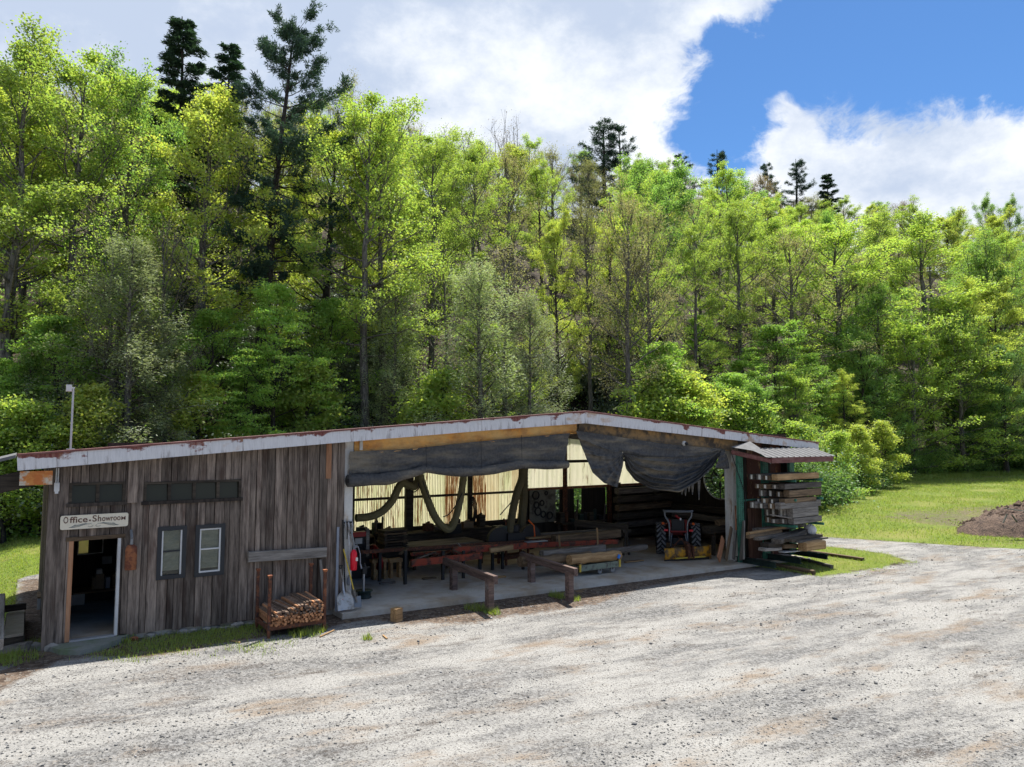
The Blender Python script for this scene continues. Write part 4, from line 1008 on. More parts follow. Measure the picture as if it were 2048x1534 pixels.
# --- rack of stakes
cor = [W(527, 1272), W(648, 1258), W(640, 1236), W(518, 1252)]
fr = [Vector((*sd_of(*W(px_, py).xy), 0)) for px_, py in ((537, 1277), (648, 1262))]
v_ = fr[1] - fr[0]; rkL = v_.length; ang = math.atan2(v_.y, v_.x)
rkb = Vector((fr[0].x, fr[0].y, 0)); q3 = P(rkb.x, rkb.y, 0); zg = gz(q3.x, q3.y)
rk = thing('stake_rack', 'rusty steel stillage with four posts full of wooden stakes', 'rack', (rkb.x, rkb.y, zg), ang)
D_ = 0.95
for x, y in ((0, 0), (rkL, 0), (0, D_), (rkL, D_)):
    pst = part('post', MB().box(x - 0.03, x + 0.03, y - 0.03, y + 0.03, 0.0, 1.28), MT['rust'], rk)
    part('post_cup', MB().lathe([(0.03, 1.24), (0.065, 1.30), (0.065, 1.315), (0.0, 1.315)], 4, Matrix.Translation((x, y, 0)) @ Matrix.Rotation(R(45), 4, 'Z')), MT['rust_bright'], pst)
for p_, q_ in (((0, 0), (rkL, 0)), ((0, D_), (rkL, D_)), ((0, 0), (0, D_)), ((rkL, 0), (rkL, D_)), ((rkL / 2, 0), (rkL / 2, D_))):
    part('frame_rail', MB().bar((p_[0], p_[1], 0.20), (q_[0], q_[1], 0.20), 0.05, 0.09), MT['rust'], rk)
stake_me = [MB().bar((0, -0.54, 0), (0, 0.54, 0), w_, h_, 0.15, wob=0.004).mesh('stake', MT[m_]) for w_, h_, m_ in ((0.045, 0.04, 'stake'), (0.04, 0.045, 'stake'), (0.05, 0.04, 'stake_end'), (0.042, 0.04, 'stake_end'), (0.05, 0.05, 'stake'))]
nst = 0
for row in range(9):
    x = 0.07
    while x < rkL - 0.06:
        zz = 0.27 + row * 0.047; topz = 0.50 + 0.17 * smooth(0.0, 0.8, x / rkL)
        if zz < topz and nst < 262:
            dark = row > 3 and rnd.random() < 0.75 and x < rkL * 0.9
            o = link('stake', stake_me[rnd.choice((2, 3)) if dark else rnd.choice((0, 1, 4))])
            loc = Matrix.Rotation(ang, 4, 'Z') @ Vector((x, D_ / 2 + rnd.uniform(-0.05, 0.05), 0))
            o.location = P(rkb.x + loc.x, rkb.y + loc.y, zg + zz + rnd.uniform(-0.006, 0.006))
            o.rotation_euler = (rnd.uniform(-0.01, 0.01), rnd.uniform(-0.5, 0.5), YAW + ang + rnd.uniform(-0.035, 0.035) + (0.10 * (1 - x / rkL) if row > 5 else 0))
            tag(o, 'slim wooden stake ' + ('lying on top of' if zz + 0.047 >= topz else 'in the upper grey half of' if row > 3 else 'in the lower orange half of') + ' the bundle in the rusty rack', 'stake', 'stakes in the rusty rack'); nst += 1
        x += rnd.uniform(0.048, 0.062)

# --- tools at the west column
def W_sd(px, py): q = W(px, py); s_, d_ = sd_of(q.x, q.y); return Vector((s_, d_, q.z))
timber('steel_bar', fp(676.5, 1054, -0.10), fp(672.5, 1223, -0.35), 0.055, 0.05, MT['bar_grey'], 'tall blue grey steel bar leaning on the plank wall by the bay', 'bar', ch=0.05)
# grain scoop
q = fp(692, 1222, -0.5)
sc = thing('scoop_shovel', 'aluminium scoop shovel standing blade down at the bay corner', 'shovel', (q.x, q.y, q.z + 0.02))
rows = []
for k in range(9):
    t_ = k / 8; wd = 0.205 * (1 - 0.25 * max(0, t_ - 0.55) / 0.45 - (0.75 * max(0, t_ - 0.8) / 0.2 if t_ > 0.8 else 0)); z = 0.44 * t_
    rows.append([(wd * math.sin(c) , -0.02 - 0.075 * (1 - abs(math.sin(c)) ** 2.5) * (0.6 + 0.4 * t_) * -1 + 0.18 * t_, z) for c in np.linspace(-1.5, 1.5, 11)])
part('blade', MB().grid(rows), MT['alu'], sc, True)
part('socket', MB().tube([(0, 0.10, 0.30), (0, 0.19, 0.44), (0.0, 0.225, 0.62)], [0.015, 0.03, 0.02], 8), MT['galv'], sc)
part('shaft', MB().tube([(0.0, 0.225, 0.60), (-0.04, 0.30, 0.92)], 0.017, 8), MT['grey_wood'], sc)
part('grip', MB().tube([(-0.04, 0.30, 0.90), (-0.085, 0.31, 1.0)], 0.012, 6).tube([(-0.04, 0.30, 0.90), (0.005, 0.31, 1.0)], 0.012, 6).tube([(-0.10, 0.31, 1.0), (0.02, 0.31, 1.0)], 0.014, 6), MT['black_iron'], sc)
# yellow handled spade
q = fp(716, 1214, -0.42); q1 = fp(687, 1098, -0.12)
sp = thing('yellow_spade', 'spade with a long yellow handle leaning at the bay corner', 'spade', (q.x, q.y, q.z))
v_ = q1 - q
part('shaft', MB().tube([v_ * 0.28, v_], 0.018, 8), MT['yellow'], sp)
part('socket', MB().tube([v_ * 0.08, v_ * 0.30], [0.03, 0.02], 8), MT['grey_wood'], sp)
part('blade', MB().add([(-0.09, 0, 0.0), (0.09, 0, -0.01), (0.10, 0.08, 0.24), (-0.10, 0.08, 0.24), (-0.09, 0.012, 0.0), (0.09, 0.012, -0.01), (0.10, 0.092, 0.24), (-0.10, 0.092, 0.24)],
                       [(0, 1, 2, 3), (7, 6, 5, 4), (0, 4, 5, 1), (1, 5, 6, 2), (2, 6, 7, 3), (3, 7, 4, 0)]), MT['grey_steel'], sp)
# long iron pry bars hanging on the column, ring of rope
for i, (x0, y0, x1, y1, m_, lab) in enumerate(((686, 1040, 690, 1190, 'black_iron', 'black iron pry bar hung on the white column'), (693, 1045, 712, 1112, 'grey_wood', 'pale wooden tool handle slanting across the white column'),
                                               (700, 1050, 713, 1110, 'grey_steel', 'grey steel rod slanting beside the extinguisher'), (697, 1045, 701, 1180, 'galv', 'bright steel rod hung upright on the white column'))):
    timber('wooden_pole' if 'wood' in lab else 'iron_bar', fp(x0, y0, -0.08), fp(x1, y1, -0.16), 0.035, 0.035, MT[m_], lab, 'bar', ch=0.25)
q = fp(694, 1045, -0.06)
hk = thing('tool_hooks', 'row of iron hooks with hanging chains across the white column', 'hooks', (q.x, q.y, q.z))
part('hook_rail', MB().bar((-0.12, 0, 0), (0.16, 0, 0), 0.03, 0.04), MT['black_iron'], hk)
for i in range(6):
    x = -0.10 + i * 0.045
    part('chain', MB().tube([(x, -0.03, 0.02), (x + 0.01, -0.05, -0.10), (x + 0.004, -0.03, -0.16 - 0.12 * (i % 3)), (x + 0.02, -0.03, -0.05)], 0.009, 5), MT['galv' if i % 2 else 'black_iron'], hk)
# extinguisher
q = fp(707, 1140, -0.2); zt2 = fp(707, 1099, -0.2).z - q.z
ex = thing('fire_extinguisher', 'bright red fire extinguisher hanging on the white column', 'fire extinguisher', (q.x, q.y, q.z))
part('cylinder', MB().lathe([(0.0, 0), (0.075, 0.0), (0.082, 0.02), (0.082, zt2 - 0.10), (0.06, zt2 - 0.04), (0.03, zt2)], 20), MT['red_bright'], ex, True)
part('valve', MB().lathe([(0.025, zt2), (0.025, zt2 + 0.06), (0.0, zt2 + 0.06)], 10).bar((-0.03, 0, zt2 + 0.08), (0.10, 0, zt2 + 0.10), 0.025, 0.015).bar((-0.03, 0, zt2 + 0.04), (0.10, 0, zt2 + 0.05), 0.025, 0.015), MT['grey_steel'], ex)
part('hose', MB().tube([(0.02, 0, zt2 + 0.06), (0.10, -0.02, zt2 + 0.07), (0.16, -0.02, zt2 - 0.12), (0.165, -0.02, zt2 - 0.35), (0.20, -0.02, 0.02)], [0.012, 0.012, 0.012, 0.014, 0.022], 8), MT['bar_grey'], ex)
part('label', MB().box(0.02, 0.075, -0.088, -0.06, zt2 * 0.45, zt2 * 0.62), MT['end_white'], ex)
# pole on a wheel rim
q = W_sd(728, 1206)
jb = thing('rim_stand', 'steel pole stand on an old truck wheel rim inside the bay corner', 'stand', (q.x, q.y, fz(q.x)))
part('wheel_rim', MB().lathe([(0.0, 0.0), (0.18, 0.0), (0.20, 0.02), (0.17, 0.05), (0.17, 0.15), (0.22, 0.18), (0.22, 0.20), (0.0, 0.17)], 24), MT['green_dark'], jb, True)
part('pole', MB().tube([(-0.02, 0, 0.16), (-0.02, 0, 0.62)], 0.03, 10), MT['galv'], jb)
part('clamp_head', MB().box(-0.07, 0.05, -0.05, 0.05, 0.62, 0.80).bar((-0.08, 0, 0.76), (0.14, 0, 0.78), 0.03, 0.04).lathe([(0.05, 0.8), (0.03, 0.88)], 10), MT['black_iron'], jb)
q = fp(698, 1170, -0.05)
solo('blue_bottle', MB().lathe([(0.05, 0), (0.055, 0.02), (0.055, 0.16), (0.02, 0.20), (0.02, 0.24)], 12), MT['bar_grey'], 'blue grey bottle hung on the white column behind the shovel', 'bottle', (q.x, q.y, q.z), sm=True)
q = fp(683, 1212, -0.3)
solo('red_can', MB().lathe([(0.09, 0), (0.09, 0.22), (0.03, 0.27), (0.03, 0.30)], 12), MT['red_bright'], 'red can half hidden behind the scoop shovel', 'can', (q.x, q.y + 0.02, q.z - 0.05), sm=True)

# --- block of wood on the gravel and splinters
q = W_sd(793, 1242)
solo('wood_block', MB().bar((0, 0, -0.03), (0, 0, 0.30), 0.22, 0.20, 0.05), MT['fresh_wood'], 'short square block of pale wood standing on the gravel', 'block', (q.x, q.y, q.z), 0.35)
for i, (x0, y0, x1, y1) in enumerate(((463, 1283, 480, 1287), (766, 1272, 774, 1279), (640, 1275, 668, 1262))):
    a_, b_ = W(x0, y0), W(x1, y1); up = Vector((0, 0, 0.02))
    timber('wood_splinter', a_ + up, b_ + up, 0.035, 0.02, MT['fresh_wood'], ('pale wood splinter on the grass before the stake rack', 'short pale splinter on the gravel below the stake rack', 'thin stick on the ground by the stake rack')[i], 'splinter', local=False)

# --- two hitching rails
for k, (p0, p1, e0, e1, lab) in enumerate((((907, 1189), (979, 1222), (877, 1133), (989, 1166), 'dark timber rail on two posts, the one nearer the office'), ((1063, 1173), (1139, 1202), (1032, 1120), (1159, 1144), 'dark timber rail on two posts, the one nearer the log cart'))):
    a_, b_ = W_sd(*p0), W_sd(*p1); hr = thing('barrier_rail', lab, 'barrier', (a_.x, a_.y, a_.z), group='timber barrier rails')
    b_ = b_ - a_; hgt = 0.80
    for q_ in (Vector((0, 0, 0)), b_):
        part('post', MB().bar((q_.x, q_.y, -0.1), (q_.x, q_.y, hgt - 0.02), 0.17, 0.19, 0.08), MT['rail_wood'], hr)
    u_ = b_.normalized(); s_ = Vector((0, 0, hgt + 0.02)); dz = b_.z
    pp, qq = -u_ * 0.62 + s_, b_ + u_ * 0.33 + s_
    L = (qq - pp).length; rl_ = timber('rail', pp, qq, 0.12, 0.20, MT['rail_wood'], None, None, parent=hr, ch=0.05)

# ------------------------------------------------------------------ inside the bay
# dust hoses
def catmull(pts_, n=10):
    pts_ = [Vector(p) for p in pts_]; P_ = [pts_[0] * 2 - pts_[1]] + pts_ + [pts_[-1] * 2 - pts_[-2]]; out = []
    for i in range(1, len(P_) - 2):
        for k in range(n):
            t_ = k / n; a_, b_, c_, d_ = P_[i - 1:i + 3]
            out.append(0.5 * ((2 * b_) + (c_ - a_) * t_ + (2 * a_ - 5 * b_ + 4 * c_ - d_) * t_ * t_ + (3 * b_ - a_ - 3 * c_ + d_) * t_ ** 3))
    return out + [pts_[-1]]
def hose(pxs, d, r_, m_, lab):
    pts_ = catmull([fp(x, y, d + (e[0] if e else 0)) for x, y, *e in pxs], 16); b_ = pts_[0].copy()
    o = solo('dust_hose', shift(MB().tube(pts_, [r_ * (1 + 0.05 * (i % 2)) for i in range(len(pts_))], 10), b_), MT[m_], lab, 'hose', tuple(b_), sm=False)
    return o
hose([(835, 905), (838, 950), (830, 972), (818, 971), (806, 966), (797, 975), (785, 1000), (765, 1022), (740, 1033), (712, 1036)], 3.6, 0.118, 'hose', 'fat olive hose looping over the rail down to the dark machine')
hose([(834, 905), (840, 950), (852, 990), (868, 1030), (884, 1052), (898, 1058), (908, 1046), (918, 1010), (925, 970), (932, 905)], 3.4, 0.118, 'hose', 'fat olive hose hanging in a deep U in front of the yellow sheets')
hose([(1046, 905), (1044, 955), (1034, 985), (1024, 1030), (1018, 1076)], 3.2, 0.13, 'hose_dark', 'brown hose hanging straight down beside the saw engine')
hose([(1052, 905), (1048, 940), (1047, 1000), (1040, 1070)], 3.9, 0.15, 'hose_dark', 'darker brown hose hanging just behind the straight one')
for pts_, lab in (([(846, 962), (856, 990), (862, 1000)], 'black cable hanging along the deep loop of hose'), ([(818, 978), (828, 984), (838, 976), (836, 966)], 'short loop of black cable under the hose bend'), ([(925, 985), (912, 1010), (898, 1028), (886, 1034)], 'thin black cable sagging across the deep loop of hose'), ([(1022, 1005), (1000, 1030)], 'thin cable dropping to the saw engine')):
    cp = catmull([fp(x, y, 3.1) for x, y in pts_], 8); b_ = cp[0].copy()
    solo('cable', shift(MB().tube(cp, 0.018, 5), b_), MT['black_iron'], lab, 'cable', tuple(b_))
q = fp(942, 1024, 6.45); cb = thing('cable_coil', 'coil of black cable hung on the post behind the hoses', 'cable', tuple(q))
for i in range(5): part('cable_loop', MB().torus(0.17 + 0.02 * i, 0.018, 24, 5, Matrix.Translation((0, -0.03 * i, 0.02 * i)) @ Matrix.Rotation(R(90), 4, 'X') @ Matrix.Diagonal((0.75, 1.9, 1, 1))), MT['black_iron'], cb)

# sawmill bed
sb = fp(810, 1168, 1.9); sb.z = fz(sb.x)
sm = thing('sawmill_bed', 'long orange steel sawmill bed on legs across the open bay', 'sawmill', tuple(sb))
def beam(name, x0, y0, x1, y1, d, w_, h_, m_, ch=0.05): return pa(name, MB().bar(fp(x0, y0, d), fp(x1, y1, d), w_, h_, ch), MT[m_], sm, sb)
beam('track_rail', 722, 1104, 1195, 1074, 2.7, 0.10, 0.10, 'rust')
beam('side_beam', 905, 1101, 1052, 1091, 2.3, 0.10, 0.20, 'orange_paint'); beam('side_beam', 1052, 1091, 1235, 1083, 2.3, 0.10, 0.16, 'orange_paint')
beam('side_beam', 822, 1126, 963, 1111, 1.92, 0.10, 0.20, 'orange_paint')
beam('side_beam', 822, 1109, 905, 1103, 2.9, 0.08, 0.10, 'orange_paint')
for x, y, d in ((838, 1112, 2.3), (862, 1110, 2.3), (886, 1107, 2.3), (915, 1103, 2.3), (945, 1100, 2.3)):
    pa('cross_bar', MB().bar(fp(x, y + 6, 1.95), fp(x + 14, y - 2, 2.85), 0.07, 0.07), MT['rust'], sm, sb)
for x, d in ((811, 1.92), (886, 2.0), (927, 1.92), (915, 2.9), (960, 2.3), (1046, 2.3), (1005, 2.7), (985, 2.7), (1180, 2.3), (1232, 2.3), (760, 2.7)):
    q = fp(x, 1100, d); pa('leg', MB().bar((q.x, d, fz(q.x)), (q.x, d, q.z - 0.02), 0.09, 0.08), MT['black_iron'], sm, sb)
# slabs, offcuts and boards lying on the bed
def on_bed(name, x0, y0, x1, y1, d0, d1, w_, h_, m_, lab, cat='board', **k): return timber(name, fp(x0, y0, d0), fp(x1, y1, d1), w_, h_, MT[m_], lab, cat, **k)
on_bed('offcut', 800, 1108, 815, 1096, 2.0, 2.3, 0.09, 0.04, 'brown_wood', 'short offcut sticking up at the west end of the sawmill bed', 'offcut')
on_bed('offcut', 836, 1116, 870, 1104, 1.95, 2.4, 0.10, 0.03, 'old_wood', 'thin offcut lying slantwise on the end of the orange bed', 'offcut')
on_bed('offcut', 860, 1105, 905, 1112, 2.1, 2.1, 0.08, 0.03, 'rust', 'rusty strip lying across the orange bed under the hose', 'offcut')
on_bed('offcut', 905, 1100, 928, 1108, 2.2, 2.0, 0.10, 0.03, 'brown_wood', 'brown offcut lying near the middle of the orange bed', 'offcut')
on_bed('offcut', 915, 1086, 924, 1097, 2.2, 2.4, 0.06, 0.03, 'grey_wood', 'pale stick standing askew above the orange bed', 'stick')
on_bed('board', 980, 1101, 1025, 1094, 2.15, 2.2, 0.10, 0.16, 'fresh_wood', 'short yellowish board clamped to the orange beam')
on_bed('board', 1052, 1084, 1092, 1081, 2.35, 2.35, 0.2, 0.03, 'pale', 'pale thin board end on the sawmill bed')
for i, (x0, y0, x1, y1, d, m_) in enumerate(((1054, 1076, 1200, 1068, 2.9, 'fresh_wood'), (1060, 1073, 1205, 1063, 3.1, 'brown_wood'), (1064, 1069, 1210, 1059, 3.3, 'old_wood'))):
    on_bed('board', x0, y0, x1, y1, d, d, 0.24, 0.05, m_, ('yellowish long board lowest in the stack on the sawmill bed', 'brown long board in the middle of the stack on the sawmill bed', 'grey long board topmost in the stack on the sawmill bed')[i])
on_bed('square_beam', 1107, 1080, 1237, 1066, 2.45, 2.6, 0.26, 0.28, 'brown_wood', 'big square brown beam lying on the sawmill bed by the cart', 'beam', ch=0.04)
on_bed('upright_stick', 1120, 1101, 1118, 1070, 2.0, 2.0, 0.06, 0.05, 'fresh_wood', 'pale upright stick before the west end of the square beam', 'stick')
on_bed('upright_stick', 1196, 1089, 1194, 1056, 2.0, 2.0, 0.06, 0.05, 'fresh_wood', 'pale upright stick before the east end of the square beam', 'stick')
# saw engine head
q = fp(1030, 1075, 3.2); q.z = fz(q.x) + 0.55
eg = thing('saw_engine', 'dark saw head and engine on the bed beside the brown hoses', 'engine', tuple(q))
part('engine_block', MB().box(-0.45, 0.25, -0.25, 0.3, 0.0, 0.55), MT['black_iron'], eg)
part('wheel_guard', MB().lathe([(0.0, -0.07), (0.42, -0.07), (0.42, 0.07), (0, 0.07)], 24, Matrix.Translation((-0.75, -0.1, 0.35)) @ Matrix.Rotation(R(90), 4, 'X')), MT['black_iron'], eg)
part('wheel_guard', MB().lathe([(0.0, -0.07), (0.42, -0.07), (0.42, 0.07), (0, 0.07)], 24, Matrix.Translation((0.55, -0.1, 0.35)) @ Matrix.Rotation(R(90), 4, 'X')), MT['black_iron'], eg)
part('air_filter', MB().lathe([(0.14, 0.55), (0.16, 0.58), (0.16, 0.78), (0.05, 0.82)], 14), MT['black_iron'], eg)
part('fuel_tank', MB().box(-0.75, -0.35, -0.05, 0.3, 0.55, 0.78), MT['green_dark'], eg)
part('exhaust', MB().tube([(-0.3, 0.1, 0.55), (-0.3, 0.1, 0.9), (-0.4, 0.1, 1.0)], 0.03, 8), MT['rust'], eg)
part('lever', MB().tube([(0.35, -0.3, 0.95), (0.58, -0.3, 0.75), (0.62, -0.3, 0.35), (0.5, -0.3, 0.25)], 0.022, 6), MT['amber'], eg)
part('mount_frame', MB().bar((-0.7, -0.2, -0.25), (0.6, -0.2, -0.25), 0.1, 0.12).bar((-0.7, 0.25, -0.25), (0.6, 0.25, -0.25), 0.1, 0.12).bar((-0.5, -0.2, -0.5), (-0.5, -0.2, 0.0), 0.08, 0.08).bar((0.4, -0.2, -0.5), (0.4, -0.2, 0.0), 0.08, 0.08).bar((-0.5, 0.25, -0.5), (-0.5, 0.25, 0.0), 0.08, 0.08).bar((0.4, 0.25, -0.5), (0.4, 0.25, 0.0), 0.08, 0.08), MT['rust'], eg)
# edger with red flywheel
q = fp(735, 1110, 3.4); q.z = fz(q.x)
ed = thing('edger_machine', 'dark old edger machine with a red flywheel behind the white column', 'machine', tuple(q))
part('machine_frame', MB().box(-0.75, 0.15, 0.0, 0.7, 0.0, 0.95).box(-0.70, 0.05, 0.1, 0.6, 0.95, 1.25), MT['black_iron'], ed)
fw = part('flywheel', MB().torus(0.36, 0.05, 32, 8, Matrix.Translation((0.18, -0.22, 0.62)) @ Matrix.Rotation(R(75), 4, 'Y')), MT['red_paint'], ed, True)
for k in range(3):
    a_ = k * math.pi / 3; M_ = Matrix.Translation((0.18, -0.22, 0.62)) @ Matrix.Rotation(R(75), 4, 'Y')
    part('spoke', MB().tube([M_ @ Vector((0.35 * math.cos(a_), 0.35 * math.sin(a_), 0)), M_ @ Vector((-0.35 * math.cos(a_), -0.35 * math.sin(a_), 0))], 0.025, 6), MT['red_paint'], fw)
part('control_box', MB().box(-0.62, -0.12, -0.35, -0.15, 1.28, 1.42), MT['red_paint'], ed)
part('notice', MB().box(-0.55, -0.33, -0.37, -0.345, 1.08, 1.24), MT['pale'], ed)
part('side_post', MB().box(-0.20, -0.10, -0.36, -0.24, 0.7, 1.50), MT['grey_wood'], ed)
# pallets of dark wood
q = fp(785, 1085, 4.6); q.z = fz(q.x) + 0.0
pt = thing('pallet_stack', 'dark stack of pallets and sticks before the yellow sheets', 'pallets', tuple(q))
for k in range(8):
    part('pallet_layer', MB().bar((-0.45 + 0.03 * (k % 3), 0, 0.62 + k * 0.085), (0.40 + 0.02 * (k % 2), 0, 0.62 + k * 0.085), 0.6, 0.05, 0.05).box(-0.4, -0.32, -0.28, 0.28, 0.545 + k * 0.085, 0.595 + k * 0.085).box(0.26, 0.34, -0.28, 0.28, 0.545 + k * 0.085, 0.595 + k * 0.085), MT['dark_wood' if k % 3 else 'brown_wood'], pt)
part('pallet_base', MB().box(-0.5, 0.45, -0.3, 0.3, 0.0, 0.545), MT['dark_wood'], pt)
# roller table behind the bed
q = fp(880, 1085, 4.2); q.z = fz(q.x)
rt = thing('roller_table', 'low dark table with a pale dusty top behind the sawmill bed', 'table', tuple(q))
part('table_top', MB().box(-1.2, 1.5, -0.4, 0.9, 0.66, 0.74), MT['grey_wood'], rt)
for x in (-1.1, 0.1, 1.4):
    for y in (-0.35, 0.8): part('leg', MB().bar((x, y, 0), (x, y, 0.66), 0.1, 0.1), MT['dark_wood'], rt)
part('skirt', MB().box(-1.2, 1.5, -0.43, -0.40, 0.48, 0.72), MT['dark_wood'], rt)
q = fp(905, 1052, 5.2)
solo('junk_box', MB().box(-0.25, 0.25, -0.2, 0.2, -0.25, 0.08).bar((-0.1, 0, 0.1), (0.12, 0, 0.2), 0.14, 0.1), MT['black_iron'], 'dark box of odds and ends under the deep hose loop', 'box', tuple(q))
wb = thing('back_bench', 'dark workbench running along the back wall under the yellow sheets', 'bench', (fp(830, 1050, 6.2).x, 6.3, fz(10)))
part('bench_top', MB().box(-2.2, 3.2, -0.4, 0.35, 0.80, 0.88), MT['dark_wood'], wb)
for x in (-2.1, 0.4, 3.1): part('leg', MB().bar((x, -0.3, 0), (x, -0.3, 0.8), 0.12, 0.12), MT['dark_wood'], wb)
part('bench_front', MB().box(-2.2, 3.2, -0.36, -0.33, 0.1, 0.78), MT['dark_wood'], wb)
# low pale sawhorses
for i, (x0, x1, y0) in enumerate(((742, 772, 1119), (776, 802, 1118))):
    a_, b_ = fp(x0, y0, 3.0), fp(x1, y0 - 1.5, 3.0); z0 = fz(a_.x)
    hs = thing('low_trestle', ('low pale wooden trestle on the bay floor nearer the white column', 'low pale wooden trestle on the bay floor nearer the orange bed')[i], 'trestle', (a_.x, a_.y, z0), group='low trestles')
    L = b_.x - a_.x; hh_ = max(0.22, a_.z - z0)
    part('top_board', MB().box(0, L, -0.12, 0.12, hh_ - 0.10, hh_), MT['fresh_wood'], hs)
    for x in (0.05, L - 0.1): part('leg', MB().box(x, x + 0.07, -0.1, 0.1, 0, hh_ - 0.10), MT['fresh_wood'], hs)

# wheeled log cart
q0, q1 = fp(1158, 1134, 0.35), fp(1237, 1121, 0.35); zc = fz(q0.x)
ct = thing('log_cart', 'low grey green cart on casters loaded with logs at the bay mouth', 'cart', (q0.x, 0.35, zc))
Lc_ = q1.x - q0.x
part('deck_frame', MB().box(0.02, Lc_ - 0.02, -0.05, 0.0, 0.16, 0.34).box(0.0, Lc_, 0.75, 0.8, 0.16, 0.34).box(0.05, Lc_ - 0.05, 0.0, 0.75, 0.27, 0.30), MT['green_cart'], ct)
for x in (0.0, Lc_): part('stake_socket', MB().box(x - 0.035, x + 0.035, -0.075, -0.045, 0.15, 0.38), MT['yellow'], ct)
for x in (0.02, Lc_ - 0.08): part('bolster', MB().box(x, x + 0.08, -0.05, 0.8, 0.342, 0.42), MT['brown_wood'], ct)
for x in (Lc_ * 0.52, Lc_ * 0.84):
    for y in (0.02, 0.7):
        cw_ = part('caster', MB().lathe([(0.0, -0.025), (0.085, -0.025), (0.085, 0.025), (0, 0.025)], 16, Matrix.Translation((x, y, 0.085)) @ Matrix.Rotation(R(90), 4, 'X')), MT['grey_steel'], ct)
        part('caster_fork', MB().box(x - 0.02, x + 0.02, y - 0.04, y + 0.04, 0.10, 0.20), MT['black_iron'], cw_)
def log(x0, y0, x1, y1, d0, d1, r_, lab, m_='brown_wood'):
    p, q = P(*fp(x0, y0, d0)), P(*fp(x1, y1, d1)); L = (q - p).length; d = (q - p) / L
    y = Vector((0, 0, 1)).cross(d).normalized(); M = Matrix((d, y, d.cross(y))).transposed().to_4x4(); M.translation = (p + q) / 2
    n = 8; mb = MB().tube([(-L / 2 + L * i / n, rnd.uniform(-0.012, 0.012), rnd.uniform(-0.012, 0.012)) for i in range(n + 1)], [r_ * rnd.uniform(0.93, 1.06) for _ in range(n + 1)], 14)
    o = link('log', mb.mesh('log', MT[m_], False)); o.matrix_world = M; return tag(o, lab, 'log')
log(1138, 1120, 1238, 1110, 0.45, 0.45, 0.155, 'short thick yellowish log in front on the green cart', 'fresh_wood')
log(1040, 1124, 1180, 1112, 0.75, 0.75, 0.15, 'long brown log reaching out past the west end of the cart', 'brown_wood')
log(1175, 1109, 1292, 1094, 0.95, 1.35, 0.11, 'long pale log sticking out past the east end of the cart', 'old_wood')
timber('grey_beam', fp(1083, 1109, 0.9), fp(1207, 1096, 0.9), 0.22, 0.22, MT['grey_wood'], 'grey squared beam lying on top of the logs on the cart', 'beam', ch=0.03)
q = fp(1238, 1113, 0.2); solo('blue_tag', MB().bar((-0.035, 0, -0.05), (0.03, 0.01, 0.05), 0.05, 0.09), MT['blue'], 'bright blue tag hanging on the end of the short log', 'tag', tuple(q))
timber('dark_beam', fp(1150, 1046, 4.5), fp(1256, 1056, 2.9), 0.2, 0.26, MT['dark_wood'], 'long dark beam on trestles behind the square brown beam', 'beam')
q = fp(1252, 1085, 2.95); tst = thing('beam_trestle', 'dark trestle under the long dark beam', 'trestle', (q.x, 2.95, fz(q.x)))
part('trestle_leg', MB().bar((-0.15, 0, 0), (-0.02, 0, 0.85), 0.08, 0.08).bar((0.15, 0, 0), (0.02, 0, 0.85), 0.08, 0.08), MT['dark_wood'], tst); part('trestle_top', MB().box(-0.2, 0.2, -0.06, 0.06, 0.85, 0.95), MT['dark_wood'], tst)
# tool wall
q0, q1 = fp(1060, 1010, 6.6), fp(1112, 1010, 6.6)
pg = thing('tool_board', 'pale tool board hung with saw blades and belts under the light band', 'tool board', (q0.x, 6.62, fp(1085, 1045, 6.6).z))
hp = fp(1085, 980, 6.6).z - fp(1085, 1045, 6.6).z
part('backing', MB().box(0, q1.x - q0.x, 0, 0.03, 0, hp), MT['pegboard'], pg)
for i, (fx, fz_, r_) in enumerate(((0.22, 0.85, 0.16), (0.24, 0.55, 0.12), (0.30, 0.35, 0.15), (0.62, 0.9, 0.07), (0.5, 0.25, 0.12), (0.75, 0.2, 0.14), (0.45, 0.6, 0.10))):
    part('saw_blade' if i % 2 else 'belt', MB().torus(r_, 0.03, 18, 5, Matrix.Translation((fx * (q1.x - q0.x), -0.03, fz_ * hp)) @ Matrix.Rotation(R(90), 4, 'X')), MT['black_iron'], pg)
# cluttered shelf to its east
q = fp(1150, 1050, 6.4); cl = thing('clutter_bench', 'bench of dark clutter under the narrow bright gap in the back wall', 'bench', (q.x, 6.4, fz(q.x)))
part('bench_top', MB().box(-0.9, 1.5, -0.3, 0.3, 0.85, 0.92), MT['dark_wood'], cl)
for x in (-0.85, 1.4): part('leg', MB().bar((x, 0, 0), (x, 0, 0.85), 0.1, 0.1), MT['dark_wood'], cl)
for i in range(9): 
    x = -0.8 + i * 0.26; h_ = rnd.uniform(0.1, 0.45)
    part('canister' if i % 2 else 'tool_box', MB().lathe([(0.08, 0.92), (0.08, 0.92 + h_), (0.03, 0.96 + h_)], 10, Matrix.Translation((x, -0.1, 0))) if i % 2 else MB().box(x - 0.12, x + 0.1, -0.2, 0.1, 0.921, 0.92 + h_), MT[rnd.choice(('black_iron', 'dark_wood', 'green_dark', 'rust'))], cl)

